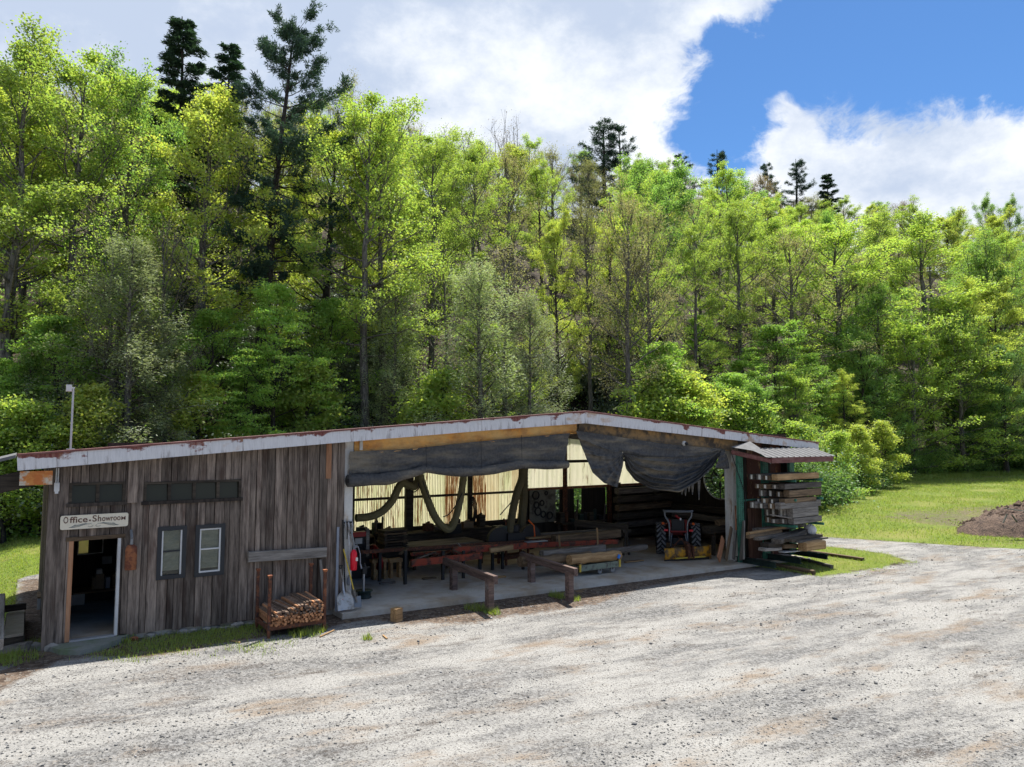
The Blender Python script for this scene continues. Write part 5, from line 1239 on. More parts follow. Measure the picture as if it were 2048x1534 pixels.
# beams racked along the back and east walls
names = ('lowest', 'second', 'third', 'fourth', 'fifth', 'topmost')
for i in range(6):
    z = fz(LEN) + 0.35 + i * 0.36; m_ = ('dark_wood', 'old_wood', 'dark_wood', 'brown_wood', 'dark_wood', 'old_wood')[i]
    timber('racked_beam', (sx(1232, 5.9) + 0.1 * (i % 2), 5.95, z), (SE - 0.25, 5.95, z + 0.02), 0.30, 0.24, MT[m_], 'dark beam racked along the back wall behind the tractor, ' + names[i] + ' of its rack', 'beam', 'beams racked along the back wall')
    timber('racked_beam', (SE - 0.42, 5.6, z - 0.03), (SE - 0.42, 0.5 + 0.25 * (i % 2), z - 0.03), 0.30, 0.24, MT[('dark_wood', 'dark_wood', 'old_wood', 'dark_wood', 'old_wood', 'dark_wood')[i]], 'dark beam racked along the east wall under the round dial, ' + names[i] + ' of its rack', 'beam', 'beams racked along the east wall') if z < cw.z - CR - 0.05 else None
for s_, d_ in ((sx(1232, 5.9) + 0.5, 6.2), (SE - 0.9, 6.2)):
    solo('rack_post', MB().box(-0.06, 0.06, 0.0, 0.12, 0, 2.5), MT['dark_wood'], 'dark upright post of the beam rack, ' + ('the one nearer the tool board' if d_ == 6.2 and s_ < SE - 1 else 'the one in the back corner'), 'post', (s_, d_, fz(s_)))
# bench by the east column with a block on it
q0 = fp(1412, 1060, 1.3); q1 = fp(1462, 1058, 1.3)
be = thing('timber_bench', 'dark timber bench on posts beside the east column', 'bench', (q0.x, 1.3, fz(q0.x)))
hb = q0.z - fz(q0.x)
part('bench_top', MB().bar((-0.0, 0, hb), (q1.x - q0.x, 0, hb), 0.4, 0.26, 0.04), MT['dark_wood'], be)
for x in (0.4, q1.x - q0.x - 0.2): part('leg', MB().bar((x, 0, 0), (x, 0, hb - 0.13), 0.14, 0.14), MT['dark_wood'], be)
q = fp(1452, 1050, 1.1); timber('bench_block', (q.x - 0.32, 1.25, q0.z + 0.24), (q.x + 0.3, 1.25, q0.z + 0.24), 0.24, 0.20, MT['brown_wood'], 'short brown block lying on the dark timber bench', 'block')
# boards leaning on the east column
for x0, y0, x1, y1, w_, m_, lab, da in ((1446, 1077, 1437, 1119, 0.33, 'orange_wood', 'short reddish board, the shortest leaning at the east column', -0.35), (1463, 1055, 1452, 1119, 0.20, 'brown_wood', 'knotty brown board leaning between the reddish and grey boards', -0.28),
                                        (1474, 1039, 1467, 1118, 0.24, 'old_wood', 'narrow grey brown board leaning against the east column', -0.22), (1485, 1043, 1484, 1120, 0.42, 'grey_wood', 'wide grey plank standing in front of the green upright', -0.42), (1471, 1012, 1472, 1060, 0.12, 'orange_wood', 'thin orange brown strip standing behind the grey board', -0.12)):
    timber('leaning_board', fp(x1, y1, da - 0.12), fp(x0, y0, da + 0.1), 0.05, w_, MT[m_], lab, 'board', roll=R(90) if False else 0)

# office counter and things on it
q0 = fp(135, 1187, 3.4); q1 = fp(240, 1179, 3.4)
oc = thing('office_counter', 'dark counter with a pale panel inside the office doorway', 'counter', (q0.x, 3.4, fz(0)))
hc = q0.z - fz(0)
part('counter_top', MB().box(-0.6, q1.x - q0.x + 0.4, -0.05, 0.6, hc - 0.04, hc), MT['brown_wood'], oc)
pz = fp(170, 1187, 3.4).x - q0.x
part('pale_panel', MB().box(-0.6, pz, 0.0, 0.03, 0, hc - 0.045), MT['pale'], oc)
part('counter_body', MB().box(pz + 0.01, q1.x - q0.x + 0.4, 0.3, 0.55, 0, hc - 0.045), MT['interior'], oc)
for i, (x0, x1, y0, y1, m_, lab) in enumerate(((190, 209, 1148, 1177, 'card', 'brown cardboard box on the office counter'), (184, 190, 1156, 1178, 'card', 'narrow carton beside the brown box on the counter'), (193, 205, 1139, 1148, 'white_trim', 'pale tub on top of the brown box'), (211, 221, 1154, 1176, 'bar_grey', 'grey blue carton on the office counter'), (224, 236, 1147, 1175, 'brown_wood', 'reddish brown box at the end of the office counter'), (214, 236, 1127, 1145, 'grey_steel', 'dim grey notice on the office back wall'))):
    a_, b_ = fp(x0, y1, 3.55), fp(x1, y0, 3.55)
    z0 = fz(0) + hc + 0.001 if i in (0, 1, 3, 4) else a_.z
    solo('carton' if i != 5 else 'notice', MB().box(0, b_.x - a_.x, 0, 0.25 if i != 5 else 0.02, 0, b_.z - z0), MT[m_], lab, 'box' if i != 5 else 'notice', (a_.x, 3.55 if i != 5 else 4.96, z0))

# ------------------------------------------------------------------ tractor, seen from behind
q = W(1356, 1109); tq = Vector((q.x, q.y)); s_, d_ = sd_of(q.x, q.y); tz = fz(s_)
q = gp(1356, 1109, tz); s_, d_ = sd_of(q.x, q.y)
TA = -R(9) - YAW
tx = thing('tractor', 'small red tractor parked in the bay with a yellow rear blade', 'tractor', (s_, d_, tz), TA)
RW, RR = 0.64, 0.60
def wheel(x, y, r_, wd, rim, name='wheel'):
    M_ = Matrix.Translation((x, y, r_)) @ Matrix.Rotation(R(90), 4, 'Y')
    t_ = part(name, MB().lathe([(r_ * 0.55, -wd / 2), (r_ * 0.85, -wd / 2), (r_ * 0.94, -wd * 0.42), (r_ * 0.955, 0), (r_ * 0.94, wd * 0.42), (r_ * 0.85, wd / 2), (r_ * 0.55, wd / 2)], 36, M_, cap=False), MT['rubber'], tx, True)
    mb = MB(); n = 18
    for i in range(n):
        for sg_ in (-1, 1):
            a0 = 2 * math.pi * (i + (0.5 if sg_ > 0 else 0)) / n; a1 = a0 + 0.30
            for (aa, bb_, f0_, f1_) in ((a0, a1, 0.03, 0.47),):
                p = M_ @ Vector((r_ * 0.97 * math.cos(aa), r_ * 0.97 * math.sin(aa), sg_ * wd * f0_)); q_ = M_ @ Vector((r_ * 0.965 * math.cos(bb_), r_ * 0.965 * math.sin(bb_), sg_ * wd * f1_))
                mb.bar(p, q_, 0.045, 0.06)
    part('tread', mb, MT['tread'], t_)
    sgn = 1 if x > 0 else -1
    part('rim', MB().lathe([(r_ * 0.56, -wd * 0.4), (r_ * 0.5, -wd * 0.2), (r_ * 0.2, wd * 0.05), (0.0, wd * 0.05)], 24, M_, cap=False).lathe([(r_ * 0.56, wd * 0.4), (r_ * 0.5, wd * 0.1)], 24, M_, cap=False), MT[rim], t_, True)
for sg_ in (-1, 1): wheel(sg_ * RW, 0, RR, 0.34, 'red_paint'); wheel(sg_ * 0.55, 1.65, 0.35, 0.22, 'red_paint', 'front_wheel')
part('hood', MB().prism([(0.55, 0.62), (0.55, 1.12), (1.0, 1.16), (1.85, 1.06), (1.98, 0.9), (1.98, 0.6)], -0.27, 0.27), MT['red_paint'], tx)
part('chassis', MB().box(-0.2, 0.2, -0.3, 1.8, 0.42, 0.66).box(-0.62, 0.62, -0.12, 0.12, 0.45, 0.66), MT['black_iron'], tx)
for sg_ in (-1, 1):
    rows = []
    for k in range(9):
        a_ = R(15 + 92 * k / 8); rows.append([(sg_ * x, -0.05 + 0.64 * math.cos(a_), 0.57 + 0.62 * math.sin(a_)) for x in (0.28, 0.52)])
    f_ = part('fender', MB().grid(rows).grid([[(sg_ * 0.28, r_[0][1], r_[0][2]) for r_ in rows], [(sg_ * 0.28, r_[0][1], 0.62) for r_ in rows]]), MT['red_paint'], tx)
    part('tail_lamp', MB().box(sg_ * 0.46 - 0.07, sg_ * 0.46 + 0.07, -0.54, -0.48, 0.94, 1.01), MT['red_bright'], tx)
    part('indicator', MB().lathe([(0.0, 0), (0.045, 0.015), (0.055, 0.05), (0.045, 0.085), (0.0, 0.10)], 12, Matrix.Translation((sg_ * 0.56, -0.35, 1.16))), MT['amber'], tx, True)
part('rops', MB().tube(catmull([(-0.33, -0.42, 0.55), (-0.33, -0.42, 1.02), (-0.36, -0.42, 1.28), (-0.48, -0.42, 1.48), (-0.50, -0.42, 1.66)], 5), 0.034, 8)
     .tube(catmull([(0.33, -0.42, 0.55), (0.33, -0.42, 1.02), (0.36, -0.42, 1.28), (0.48, -0.42, 1.48), (0.50, -0.42, 1.66)], 5), 0.034, 8), MT['grey_steel'], tx, True)
part('rops_bar', MB().tube([(-0.56, -0.42, 1.70), (-0.42, -0.42, 1.67), (0.42, -0.42, 1.67), (0.56, -0.42, 1.70)], [0.03, 0.05, 0.05, 0.03], 8), MT['grey_steel'], tx)
st_ = part('seat', MB().box(-0.25, 0.25, -0.25, 0.2, 0.88, 1.0).box(-0.23, 0.23, -0.32, -0.22, 1.0, 1.36), MT['black_iron'], tx)
part('seat_rail', MB().box(-0.32, 0.32, -0.5, -0.46, 0.91, 0.95), MT['red_paint'], tx)
for sg_ in (-1, 1): part('arm_guard', MB().box(sg_ * 0.30 - 0.03, sg_ * 0.30 + 0.03, -0.3, 0.1, 0.95, 1.33), MT['red_paint'], tx)
part('steering_wheel', MB().torus(0.19, 0.018, 24, 6, Matrix.Translation((0, 0.5, 1.25)) @ Matrix.Rotation(R(30), 4, 'X')), MT['black_iron'], tx)
part('manual_tube', MB().tube([(-0.10, -0.38, 1.52), (0.06, -0.40, 1.40)], 0.045, 10), MT['red_paint'], tx)
part('mirror', MB().box(0.06, 0.12, -0.42, -0.38, 1.34, 1.42), MT['galv'], tx)
for sg_ in (-1, 1):
    part('lower_link', MB().bar((sg_ * 0.25, -0.2, 0.42), (sg_ * 0.34, -0.95, 0.34), 0.04, 0.06), MT['black_iron'], tx)
    part('lift_rod', MB().bar((sg_ * 0.24, -0.45, 0.85), (sg_ * 0.31, -0.65, 0.40), 0.03, 0.03), MT['grey_steel'], tx)
part('top_link', MB().tube([(0, -0.3, 0.72), (0.04, -1.02, 0.70)], 0.03, 8), MT['rust'], tx)
part('hitch_frame', MB().bar((-0.34, -0.98, 0.34), (0.04, -1.04, 0.74), 0.05, 0.05).bar((0.36, -0.98, 0.34), (0.05, -1.04, 0.74), 0.05, 0.05).bar((-0.36, -0.98, 0.33), (0.38, -0.98, 0.33), 0.07, 0.08).bar((0.02, -0.98, 0.34), (0.06, -1.35, 0.42), 0.12, 0.14), MT['rust'], tx)
bc = Vector((0.22, -1.42, 0.0)); BA = R(9 + 20)
Mb = Matrix.Translation(bc) @ Matrix.Rotation(BA, 4, 'Z')
rows = []
for k in range(9):
    a_ = R(-55 + 110 * k / 8); rows.append([Mb @ Vector((x, 0.20 - 0.30 * math.cos(a_) * 0.55 - 0.10, 0.28 + 0.26 * math.sin(a_))) for x in np.linspace(-0.95, 0.95, 9)])
bd_ = part('blade', MB().grid(rows), MT['yellow_paint'], tx, True); bd_.modifiers.new('thick', 'SOLIDIFY').thickness = 0.02
part('cutting_edge', MB().box(-0.95, 0.95, -0.03, 0.0, 0.0, 0.10, Mb), MT['black_iron'], bd_)
part('end_plate', MB().box(0.935, 0.955, -0.12, 0.06, 0.04, 0.52, Mb), MT['yellow_paint'], bd_)
part('stiffener', MB().box(-0.6, 0.65, -0.20, -0.15, 0.13, 0.17, Mb), MT['yellow'], bd_)
part('blade_mast', MB().prism([(-0.22, 0.15), (-0.10, 0.62), (0.10, 0.70), (0.12, 0.3)], -0.05, 0.07, Mb).box(-0.10, -0.04, -0.24, 0.0, 0.10, 0.56, Mb).box(0.10, 0.16, -0.24, 0.0, 0.10, 0.56, Mb), MT['rust'], tx)

# ------------------------------------------------------------------ lumber rack
up = [(1476.5, 1486.5, 905, 1060, -0.35), (1526, 1537, 905, 1062, -0.35), (1580, 1586, 912, 1060, -0.35)]
q0 = fp(1484, 1100, -0.35); lr = thing('lumber_rack', 'green cantilever rack of steel uprights and arms outside the east end', 'rack', (q0.x, -0.35, fz(q0.x)))
upx = []
for i, (xa, xb, ya, yb, d) in enumerate(up):
    a_, b_ = fp(xa, 960, d).x - q0.x, fp(xb, 960, d).x - q0.x; zt_ = fp((xa + xb) / 2, ya, d).z - fz(q0.x); upx.append((a_ + b_) / 2)
    b_ = a_ + 0.30 if i == 2 else b_
    u_ = part('upright', MB().box(a_, a_ + 0.012, 0, 0.10, 0, zt_).box(b_ - 0.012, b_, 0, 0.10, 0, zt_).box(a_ + 0.013, b_ - 0.013, 0.0, 0.012, 0, zt_), MT['green_rack'], lr)
    mb = MB()
    for k in range(46):
        for cx in (a_ + (b_ - a_) * 0.30, a_ + (b_ - a_) * 0.72): mb.box(cx - 0.013, cx + 0.013, -0.002, 0.003, 0.12 + k * 0.075, 0.15 + k * 0.075)
    part('slot_row', mb, MT['black_iron'], u_)['kind'] = 'stuff'
    for zz in (957, 994, 1045):
        if i == 0: continue
        za = fp(1590, zz + 3, -0.9).z - fz(q0.x)
        part('arm', MB().bar(((a_ + b_) / 2, 0.0, za), ((a_ + b_) / 2 + 0.0, -1.25, za + 0.03), 0.07, 0.09), MT['green_rack'], lr)
    part('base', MB().box((a_ + b_) / 2 - 0.07, (a_ + b_) / 2 + 0.07, -1.35, 0.25, 0.17, 0.19).box((a_ + b_) / 2 - 0.07, (a_ + b_) / 2 + 0.07, -1.35, 0.25, 0.0, 0.02).box((a_ + b_) / 2 - 0.01, (a_ + b_) / 2 + 0.01, -1.35, 0.25, 0.02, 0.17), MT['green_dark'], lr)
zb3 = fp(1508, 1000, -0.35).z - fz(q0.x); part('brace', MB().tube([(upx[0], 0.05, zb3), (upx[1], 0.05, zb3 + 0.02)], 0.035, 8), MT['green_rack'], lr)
part('cable', MB().tube([(fp(1463, 905, -0.4).x - q0.x, -0.05, fp(1463, 907, -0.4).z - fz(q0.x)), (fp(1491, 990, -0.4).x - q0.x, -0.05, fp(1491, 990, -0.4).z - fz(q0.x)), (fp(1491, 1040, -0.4).x - q0.x, -0.05, fp(1491, 1042, -0.4).z - fz(q0.x))], 0.015, 5), MT['black_iron'], lr)
# racked timbers: (left px, right px, top y, bottom y at left, material)
rackn = [('top', [(1553, 1636, 949, 961, 'fresh_wood')]), ('second', [(1568, 1641, 968.5, 979, 'old_wood')]), ('third', [(1577, 1641, 981, 995, 'brown_wood')]),
         ('fourth', [(1568, 1631, 998, 1008, 'brown_wood')]), ('fifth', [(1560, 1640, 1006, 1019, 'grey_wood')]), ('sixth', [(1584, 1635, 1017, 1036, 'grey_wood')]), ('lowest', [(1586, 1642, 1037, 1049, 'grey_wood')])]
for tier, ls in rackn:
    for x0, x1, y0, y1, m_ in ls:
        for j in range(4):
            d = -1.42 + j * 0.27; f = 0.25
            a0 = fp(x0, (y0 + y1) / 2, -1.5); a1 = fp(x1, (y0 + y1) / 2 - 2.0, -1.5)
            hgt = (fp(x0, y0, -1.5).z - fp(x0, y1, -1.5).z) * (1 if j == 0 else rnd.uniform(0.75, 1.0))
            s0_ = a0.x + rnd.uniform(-0.10, 0.12) * (j > 0) - 0.10 * j; s1_ = a1.x + rnd.uniform(-0.25, 0.05) * (j > 0)
            zc_ = a0.z - (0 if j == 0 else ((fp(x0, y0, -1.5).z - fp(x0, y1, -1.5).z) - hgt) / 2)
            mm = m_ if j == 0 else rnd.choice(('old_wood', 'brown_wood', 'dark_wood', 'grey_wood'))
            pos_ = ('front', 'second back', 'third back', 'rearmost')[j]
            o = timber('rack_timber', (s0_, d + 0.0, zc_), (s1_, d, zc_ + 0.01), 0.235, hgt, MT[mm], f'sawn timber on the lumber rack, {pos_} in the {tier} row from the top' if tier not in ('top', 'lowest') else f'sawn timber on the lumber rack, {pos_} in the {tier} row', 'timber', 'timbers on the lumber rack', ch=0.05)
            if j: 
                L = (Vector(P(s1_, d, 0)) - Vector(P(s0_, d, 0))).length
                part('painted_end', MB().box(-L / 2 - 0.006, -L / 2 - 0.001, -0.06 + 0.02 * (j % 2), 0.03, -hgt * 0.42, hgt * 0.40), MT['end_white'], o)
timber('rack_board', fp(1540, 1029, -1.0), fp(1586, 1037, -1.45), 0.10, 0.04, MT['grey_wood'], 'thin grey board lying askew across the lowest rack row', 'board')
# the untidy heap at the foot of the rack
heap = [(1496, 1068, 1575, 1053, -1.0, -0.7, 0.16, 0.10, 'fresh_wood', 'pale narrow plank topmost at the west of the heap'), (1496, 1074, 1560, 1062, -1.15, -0.9, 0.16, 0.10, 'brown_wood', 'brown plank just under the pale topmost one'), (1512, 1060, 1606, 1050, -0.7, -0.6, 0.3, 0.12, 'old_wood', 'broad old plank at the back of the heap'),
        (1512, 1078, 1580, 1066, -1.25, -1.0, 0.2, 0.10, 'old_wood', 'grey plank at the front west of the heap'), (1553, 1083, 1608, 1060, -1.6, -0.9, 0.36, 0.16, 'old_wood', 'thick slab with a sawn yellow end lying crosswise'), (1572, 1080, 1634, 1070, -1.75, -1.2, 0.42, 0.10, 'dark_wood', 'wide dark plank sloping over the heap'),
        (1590, 1084, 1648, 1075, -1.85, -1.4, 0.3, 0.06, 'old_wood', 'thin grey plank sticking out at the east of the heap'), (1605, 1093, 1643, 1088, -1.9, -1.9, 0.34, 0.30, 'fresh_wood', 'stout honey coloured beam end at the east of the heap'), (1529, 1091, 1560, 1089, -1.4, -1.4, 0.34, 0.16, 'dark_wood', 'dark block with a painted end low in the heap'),
        (1524, 1099, 1556, 1097, -1.45, -1.45, 0.30, 0.10, 'grey_wood', 'grey board with a painted end at the bottom of the heap'), (1560, 1092, 1590, 1091, -1.5, -1.5, 0.36, 0.14, 'brown_wood', 'yellow brown board in the middle of the heap'), (1563, 1104, 1602, 1100, -1.6, -1.6, 0.25, 0.04, 'pale', 'pale metal strip lying on the rack foot'),
        (1535, 1084, 1570, 1080, -0.9, -0.9, 0.3, 0.12, 'dark_wood', 'dark board hidden deep in the heap')]
for x0, y0, x1, y1, d0, d1, w_, h_, m_, lab in heap:
    timber('heap_plank', fp(x0, y0, d0), fp(x1, y1, d1), w_, h_, MT[m_], lab, 'plank', 'untidy planks at the foot of the lumber rack', wob=0.006)
q = fp(1620, 1060, -1.1); solo('white_sack', MB().lathe([(0.0, -0.16), (0.16, -0.14), (0.24, -0.02), (0.2, 0.12), (0.06, 0.17), (0, 0.17)], 14, Matrix.Rotation(R(70), 4, 'Y')), MT['canvas_white'], 'round white sack lying on top of the plank heap', 'sack', tuple(q), sm=True)
# wide live-edge slab standing against the wall
q0 = fp(1511, 1120, 0.0)
mb = MB(); zs = np.linspace(0, fp(1511, 1016, 0.0).z - fz(q0.x), 9)
rows_f, rows_b = [], []
for k, z in enumerate(zs):
    e = 0.02 * math.sin(k * 1.3); rows_f.append([(-0.33 + e, -0.03, z), (0.33 - e * 0.7 + 0.015 * math.sin(k * 2.1), -0.03, z)]); rows_b.append([(-0.36 + e, 0.03, z), (0.36 - e * 0.7, 0.03, z)])
mb.grid(rows_f); mb.grid(rows_b); mb.grid([[r_[0] for r_ in rows_f], [r_[0] for r_ in rows_b]]); mb.grid([[r_[1] for r_ in rows_f], [r_[1] for r_ in rows_b]]); mb.add([rows_f[-1][0], rows_f[-1][1], rows_b[-1][1], rows_b[-1][0]], [(0, 1, 2, 3)])
MT['slab'] = wood('red_brown_slab', (0.05, 0.022, 0.015), (0.16, 0.085, 0.06), VZ, vary=0.1)
solo('live_edge_slab', mb, MT['slab'], 'wide red brown live edge slab standing between the green uprights', 'slab', (q0.x, 0.0, fz(q0.x)))
# timbers lying on the ground
for x0, y0, x1, y1, w_, h_, m_, lab in ((1501, 1124, 1629, 1149, 0.16, 0.14, 'brown_wood', 'long brown timber lying on the ground nearest the gravel'), (1572, 1113, 1664, 1137, 0.14, 0.12, 'old_wood', 'dark old timber lying in the grass in the middle of the three'), (1616, 1106, 1727, 1122, 0.15, 0.12, 'brown_wood', 'timber with a sunlit top lying farthest out in the grass')):
    a_, b_ = W(x0, y0), W(x1, y1); u_ = Vector((0, 0, h_ / 2))
    timber('ground_timber', a_ + u_, b_ + u_, w_, h_, MT[m_], lab, 'timber', 'timbers lying by the rack', local=False)
q = W_sd(1484, 1124); solo('kerb_stone', MB().bar((-1.0, 0, 0.0), (0.4, 0.05, 0.0), 0.22, 0.10), MT['concrete'], 'flat pale strip of concrete under the leaning boards', 'kerb', tuple(q))

# ------------------------------------------------------------------ west of the office
MT['ramp'] = paint('weathered_plywood', (0.30, 0.28, 0.225), (0.24, 0.21, 0.16), 0.5, scale=2.2, soft=0.2, chips2=(0.34, 0.28, 0.22))
q0, q1 = W(8, 1282), W(38, 1222)
bx = thing('pale_ramp', 'pale weathered plywood ramp on a dark frame west of the office', 'ramp', (*sd_of(*W(24, 1276).xy), gz(*W(24, 1276).xy)))
def loc_(px, py, z): q = gp(px, py, z); s_, d_ = sd_of(q.x, q.y); return (s_, d_, z)
b_ = Vector((*sd_of(*W(24, 1276).xy), gz(*W(24, 1276).xy))); zR = b_.z + 0.30
tp = [loc_(7, 1272, zR), loc_(47, 1266, zR), loc_(49, 1218, zR), loc_(16, 1221, zR)]
mb = MB().add([Vector(p) for p in tp] + [Vector(p) - Vector((0, 0, 0.05)) for p in tp], [(0, 1, 2, 3), (7, 6, 5, 4), (0, 4, 5, 1), (1, 5, 6, 2), (2, 6, 7, 3), (3, 7, 4, 0)])
pa('ramp_board', mb, MT['ramp'], bx, b_)
for k in range(4):
    a_, c_ = Vector(tp[k]), Vector(tp[(k + 1) % 4]); pa('frame_board', MB().bar(a_ - Vector((0, 0, 0.16)), c_ - Vector((0, 0, 0.16)), 0.05, 0.2), MT['dark_wood'], bx, b_)
zR2 = b_.z + 0.42; a_, c_ = loc_(0, 1219, zR2), loc_(52, 1212, zR2); timber('frame_timber', a_, c_, 0.1, 0.14, MT['dark_wood'], 'dark timber lying behind the pale ramp with a sawn end', 'timber')
a_, c_ = loc_(-4, 1290, b_.z + 0.5), loc_(2, 1195, b_.z + 0.55); timber('pale_timber', a_, c_, 0.16, 0.18, MT['grey_wood'], 'grey squared timber lying beside the ramp at the frame edge', 'timber')
a_, c_ = W(-60, 1318), W(58, 1300); timber('border_timber', a_ + Vector((0, 0, 0.05)), c_ + Vector((0, 0, 0.05)), 0.2, 0.22, MT['grey_wood'], 'mossy border timber in front of the pale ramp', 'timber', local=False)
# stones along the foot of the plank wall
stone_me = []
for k in range(4):
    bm = bmesh.new(); bmesh.ops.create_icosphere(bm, subdivisions=1, radius=1)
    for v in bm.verts: v.co = v.co * rnd.uniform(0.75, 1.15)
    me = bpy.data.meshes.new('wall_stone'); bm.to_mesh(me); bm.free(); me.materials.append(MT['stone']); stone_me.append(me)
for i in range(34):
    px_ = 300 + 235 * i / 33; py_ = np.interp(px_, [300, 420, 520, 540], [1270, 1258, 1245, 1246]) + rnd.uniform(-2, 3); q = W(px_, py_); r_ = rnd.choice((0.05, 0.07, 0.09, 0.12))
    o = link('wall_stone', stone_me[i % 4]); o.location = q + Vector((0, 0, r_ * 0.25)); o.scale = (r_ * 1.3, r_, r_ * 0.7); o.rotation_euler = (0, 0, rnd.uniform(0, 6))
    tag(o, 'rounded grey field stone in the row along the foot of the plank wall', 'stone', 'field stones along the plank wall')
for px_, py_, r_, lab in ((268, 1281, 0.09, 'orange brown broken brick at the end of the mossy strip'), (102, 1300, 0.13, 'grey rock at the corner of the doorstep'), (70, 1296, 0.12, 'flat grey rock between doorstep and border timber'), (434, 1249, 0.07, 'small reddish stone in the row by the wall'), (1618, 1118, 0.06, 'pale stone in the grass by the rack'), (1302, 1287, 0.04, 'small white stone alone on the gravel')):
    q = W(px_, py_); o = link('rock', stone_me[rnd.randrange(4)].copy()); o.data.materials.clear(); o.data.materials.append(MT['rust_bright'] if 'brown' in lab or 'reddish' in lab else MT['stone'])
    o.location = q + Vector((0, 0, r_ * 0.3)); o.scale = (r_ * 1.2, r_, r_ * 0.8); tag(o, lab, 'rock')

# mast on the roof
q = fp(141, 896, 2.0)
ms = thing('mast', 'thin grey mast with a white box on top rising behind the office roof', 'mast', (q.x, 2.0, roof_z(q.x)))
hm = fp(141, 774, 2.0).z - roof_z(q.x)
part('pole', MB().tube([(0, 0, 0), (0, 0, hm)], 0.021, 8), MT['galv'], ms)
part('box', MB().box(-0.14, -0.03, -0.08, 0.08, hm - 0.10, hm + 0.05), MT['white_trim'], ms); part('arm', MB().bar((-0.06, 0, hm - 0.02), (0.03, 0, hm - 0.02), 0.03, 0.03), MT['galv'], ms)
part('base_plate', MB().box(-0.08, 0.08, -0.08, 0.08, 0.0, 0.02), MT['galv'], ms)

# dirt heap in the meadow
hc_ = W(2140, 1060); MT['dirt'] = None
m, t = mat('dark_mulch'); v, r0, raw = objco(t)
n1 = t.noise(v, 3.0, 8, 0.75); n2 = t.noise(v, 14, 4, 0.7)
finish(t, t.mix(t.mapr(t.m('ADD', t.m('MULTIPLY', n1, 0.6), t.m('MULTIPLY', n2, 0.45)), 0.38, 0.66), (0.028, 0.02, 0.017), (0.17, 0.115, 0.085)), 0.95, bump=n2, bs=1.0, bd=0.08); MT['dirt'] = m
NG = n = 60; xs_ = np.linspace(-7.2, 7.2, n); ys_ = np.linspace(-4.8, 4.8, 40); XX, YY = np.meshgrid(xs_, ys_)
rr_ = np.hypot(XX / 5.2, YY / 3.4) * (1 + 0.12 * np.sin(3 * np.arctan2(YY, XX) + 1) + 0.07 * np.sin(7 * np.arctan2(YY, XX))); HH = 2.6 * np.clip(1 - rr_, 0, 1) ** 0.85 * (0.8 + 0.3 * np.sin(XX * 0.9 + 1) * np.cos(YY * 1.1)); rng_ = np.random.default_rng(3)
HH = HH + (rng_.random(HH.shape) - 0.35) * 0.34 * np.clip(1.05 - rr_, 0, 1) ** 0.5
rows = [[(float(XX[j, i]), float(YY[j, i]), float(HH[j, i] + gz(hc_.x + XX[j, i], hc_.y + YY[j, i]) - hc_.z - (0.06 if rr_[j, i] > 0.97 else 0))) for i in range(n)] for j in range(40)]
dh = link('dirt_heap', MB().grid(rows).mesh('dirt_heap', MT['dirt'], True)); dh.location = hc_; tag(dh, 'dark heap of soil and bark at the edge of the meadow', 'dirt heap')
for i, (x0, y0, x1, y1, lab) in enumerate(((2012, 1017, 2060, 1024, 'pale plank lying on the dirt heap'), (2006, 1046, 2014, 1028, 'thin grey stick poking from the dirt heap'), (2024, 1030, 2034, 1044, 'short pale stick on the flank of the dirt heap'))):
    r_ = ray(x0, y0); r2 = ray(x1, y1); Yh = hc_.y - 2.6; a_ = Vector((0, 0, CAMZ)) + r_ * (Yh / r_.y); b_ = Vector((0, 0, CAMZ)) + r2 * (Yh / r2.y)
    timber('debris_plank' if i == 0 else 'debris_stick', a_, b_, 0.22 if i == 0 else 0.07, 0.05, MT['grey_wood'], lab, 'plank' if i == 0 else 'stick', local=False)

# more of the clutter that fills the bay
bx0 = fp(830, 1050, 6.2).x; zb5 = fz(10) + 0.88
for i, (ds_, w_, h_, m_, lab) in enumerate(((-2.0, 0.35, 0.30, 'black_iron', 'black toolbox at the west end of the back bench'), (-1.45, 0.22, 0.42, 'green_dark', 'dark green jerry can on the back bench'), (-1.0, 0.45, 0.18, 'brown_wood', 'low brown crate on the back bench by the thick post'),
      (0.55, 0.30, 0.26, 'rust', 'rusty tin on the back bench east of the thick post'), (1.05, 0.5, 0.14, 'old_wood', 'flat stack of offcuts on the back bench'), (1.7, 0.26, 0.36, 'black_iron', 'black motor casing on the back bench'), (2.2, 0.4, 0.22, 'card', 'brown carton on the back bench by the cable coil'), (2.8, 0.24, 0.44, 'dark_wood', 'tall dark box at the east end of the back bench'))):
    solo('bench_clutter', MB().bar((-w_ / 2, 0, h_ / 2), (w_ / 2, 0, h_ / 2), 0.3, h_, 0.08).bar((-w_ * 0.2, 0.02, h_), (w_ * 0.25, 0.05, h_ + 0.05), 0.08, 0.06), MT[m_], lab, 'box', (bx0 + ds_, 6.25, zb5), rnd.uniform(-0.3, 0.3))
for i, (px_, py0, py1, d, m_, lab) in enumerate(((748, 1108, 1020, 6.0, 'old_wood', 'tall grey board leaning at the back of the bay by the partition'), (760, 1105, 1035, 5.9, 'brown_wood', 'brown board leaning at the back of the bay by the pallets'), (1150, 1072, 1000, 6.55, 'dark_wood', 'dark plank leaning on the back wall by the clutter bench'), (1205, 1072, 1010, 6.5, 'old_wood', 'old plank leaning on the back wall near the beam rack'))):
    a_, b_ = fp(px_, py0, d - 0.35), fp(px_ + 6, py1, d + 0.2); a_.z = max(a_.z, fz(a_.x) + 0.01); timber('propped_board', a_, b_, 0.05, 0.20, MT[m_], lab, 'board')
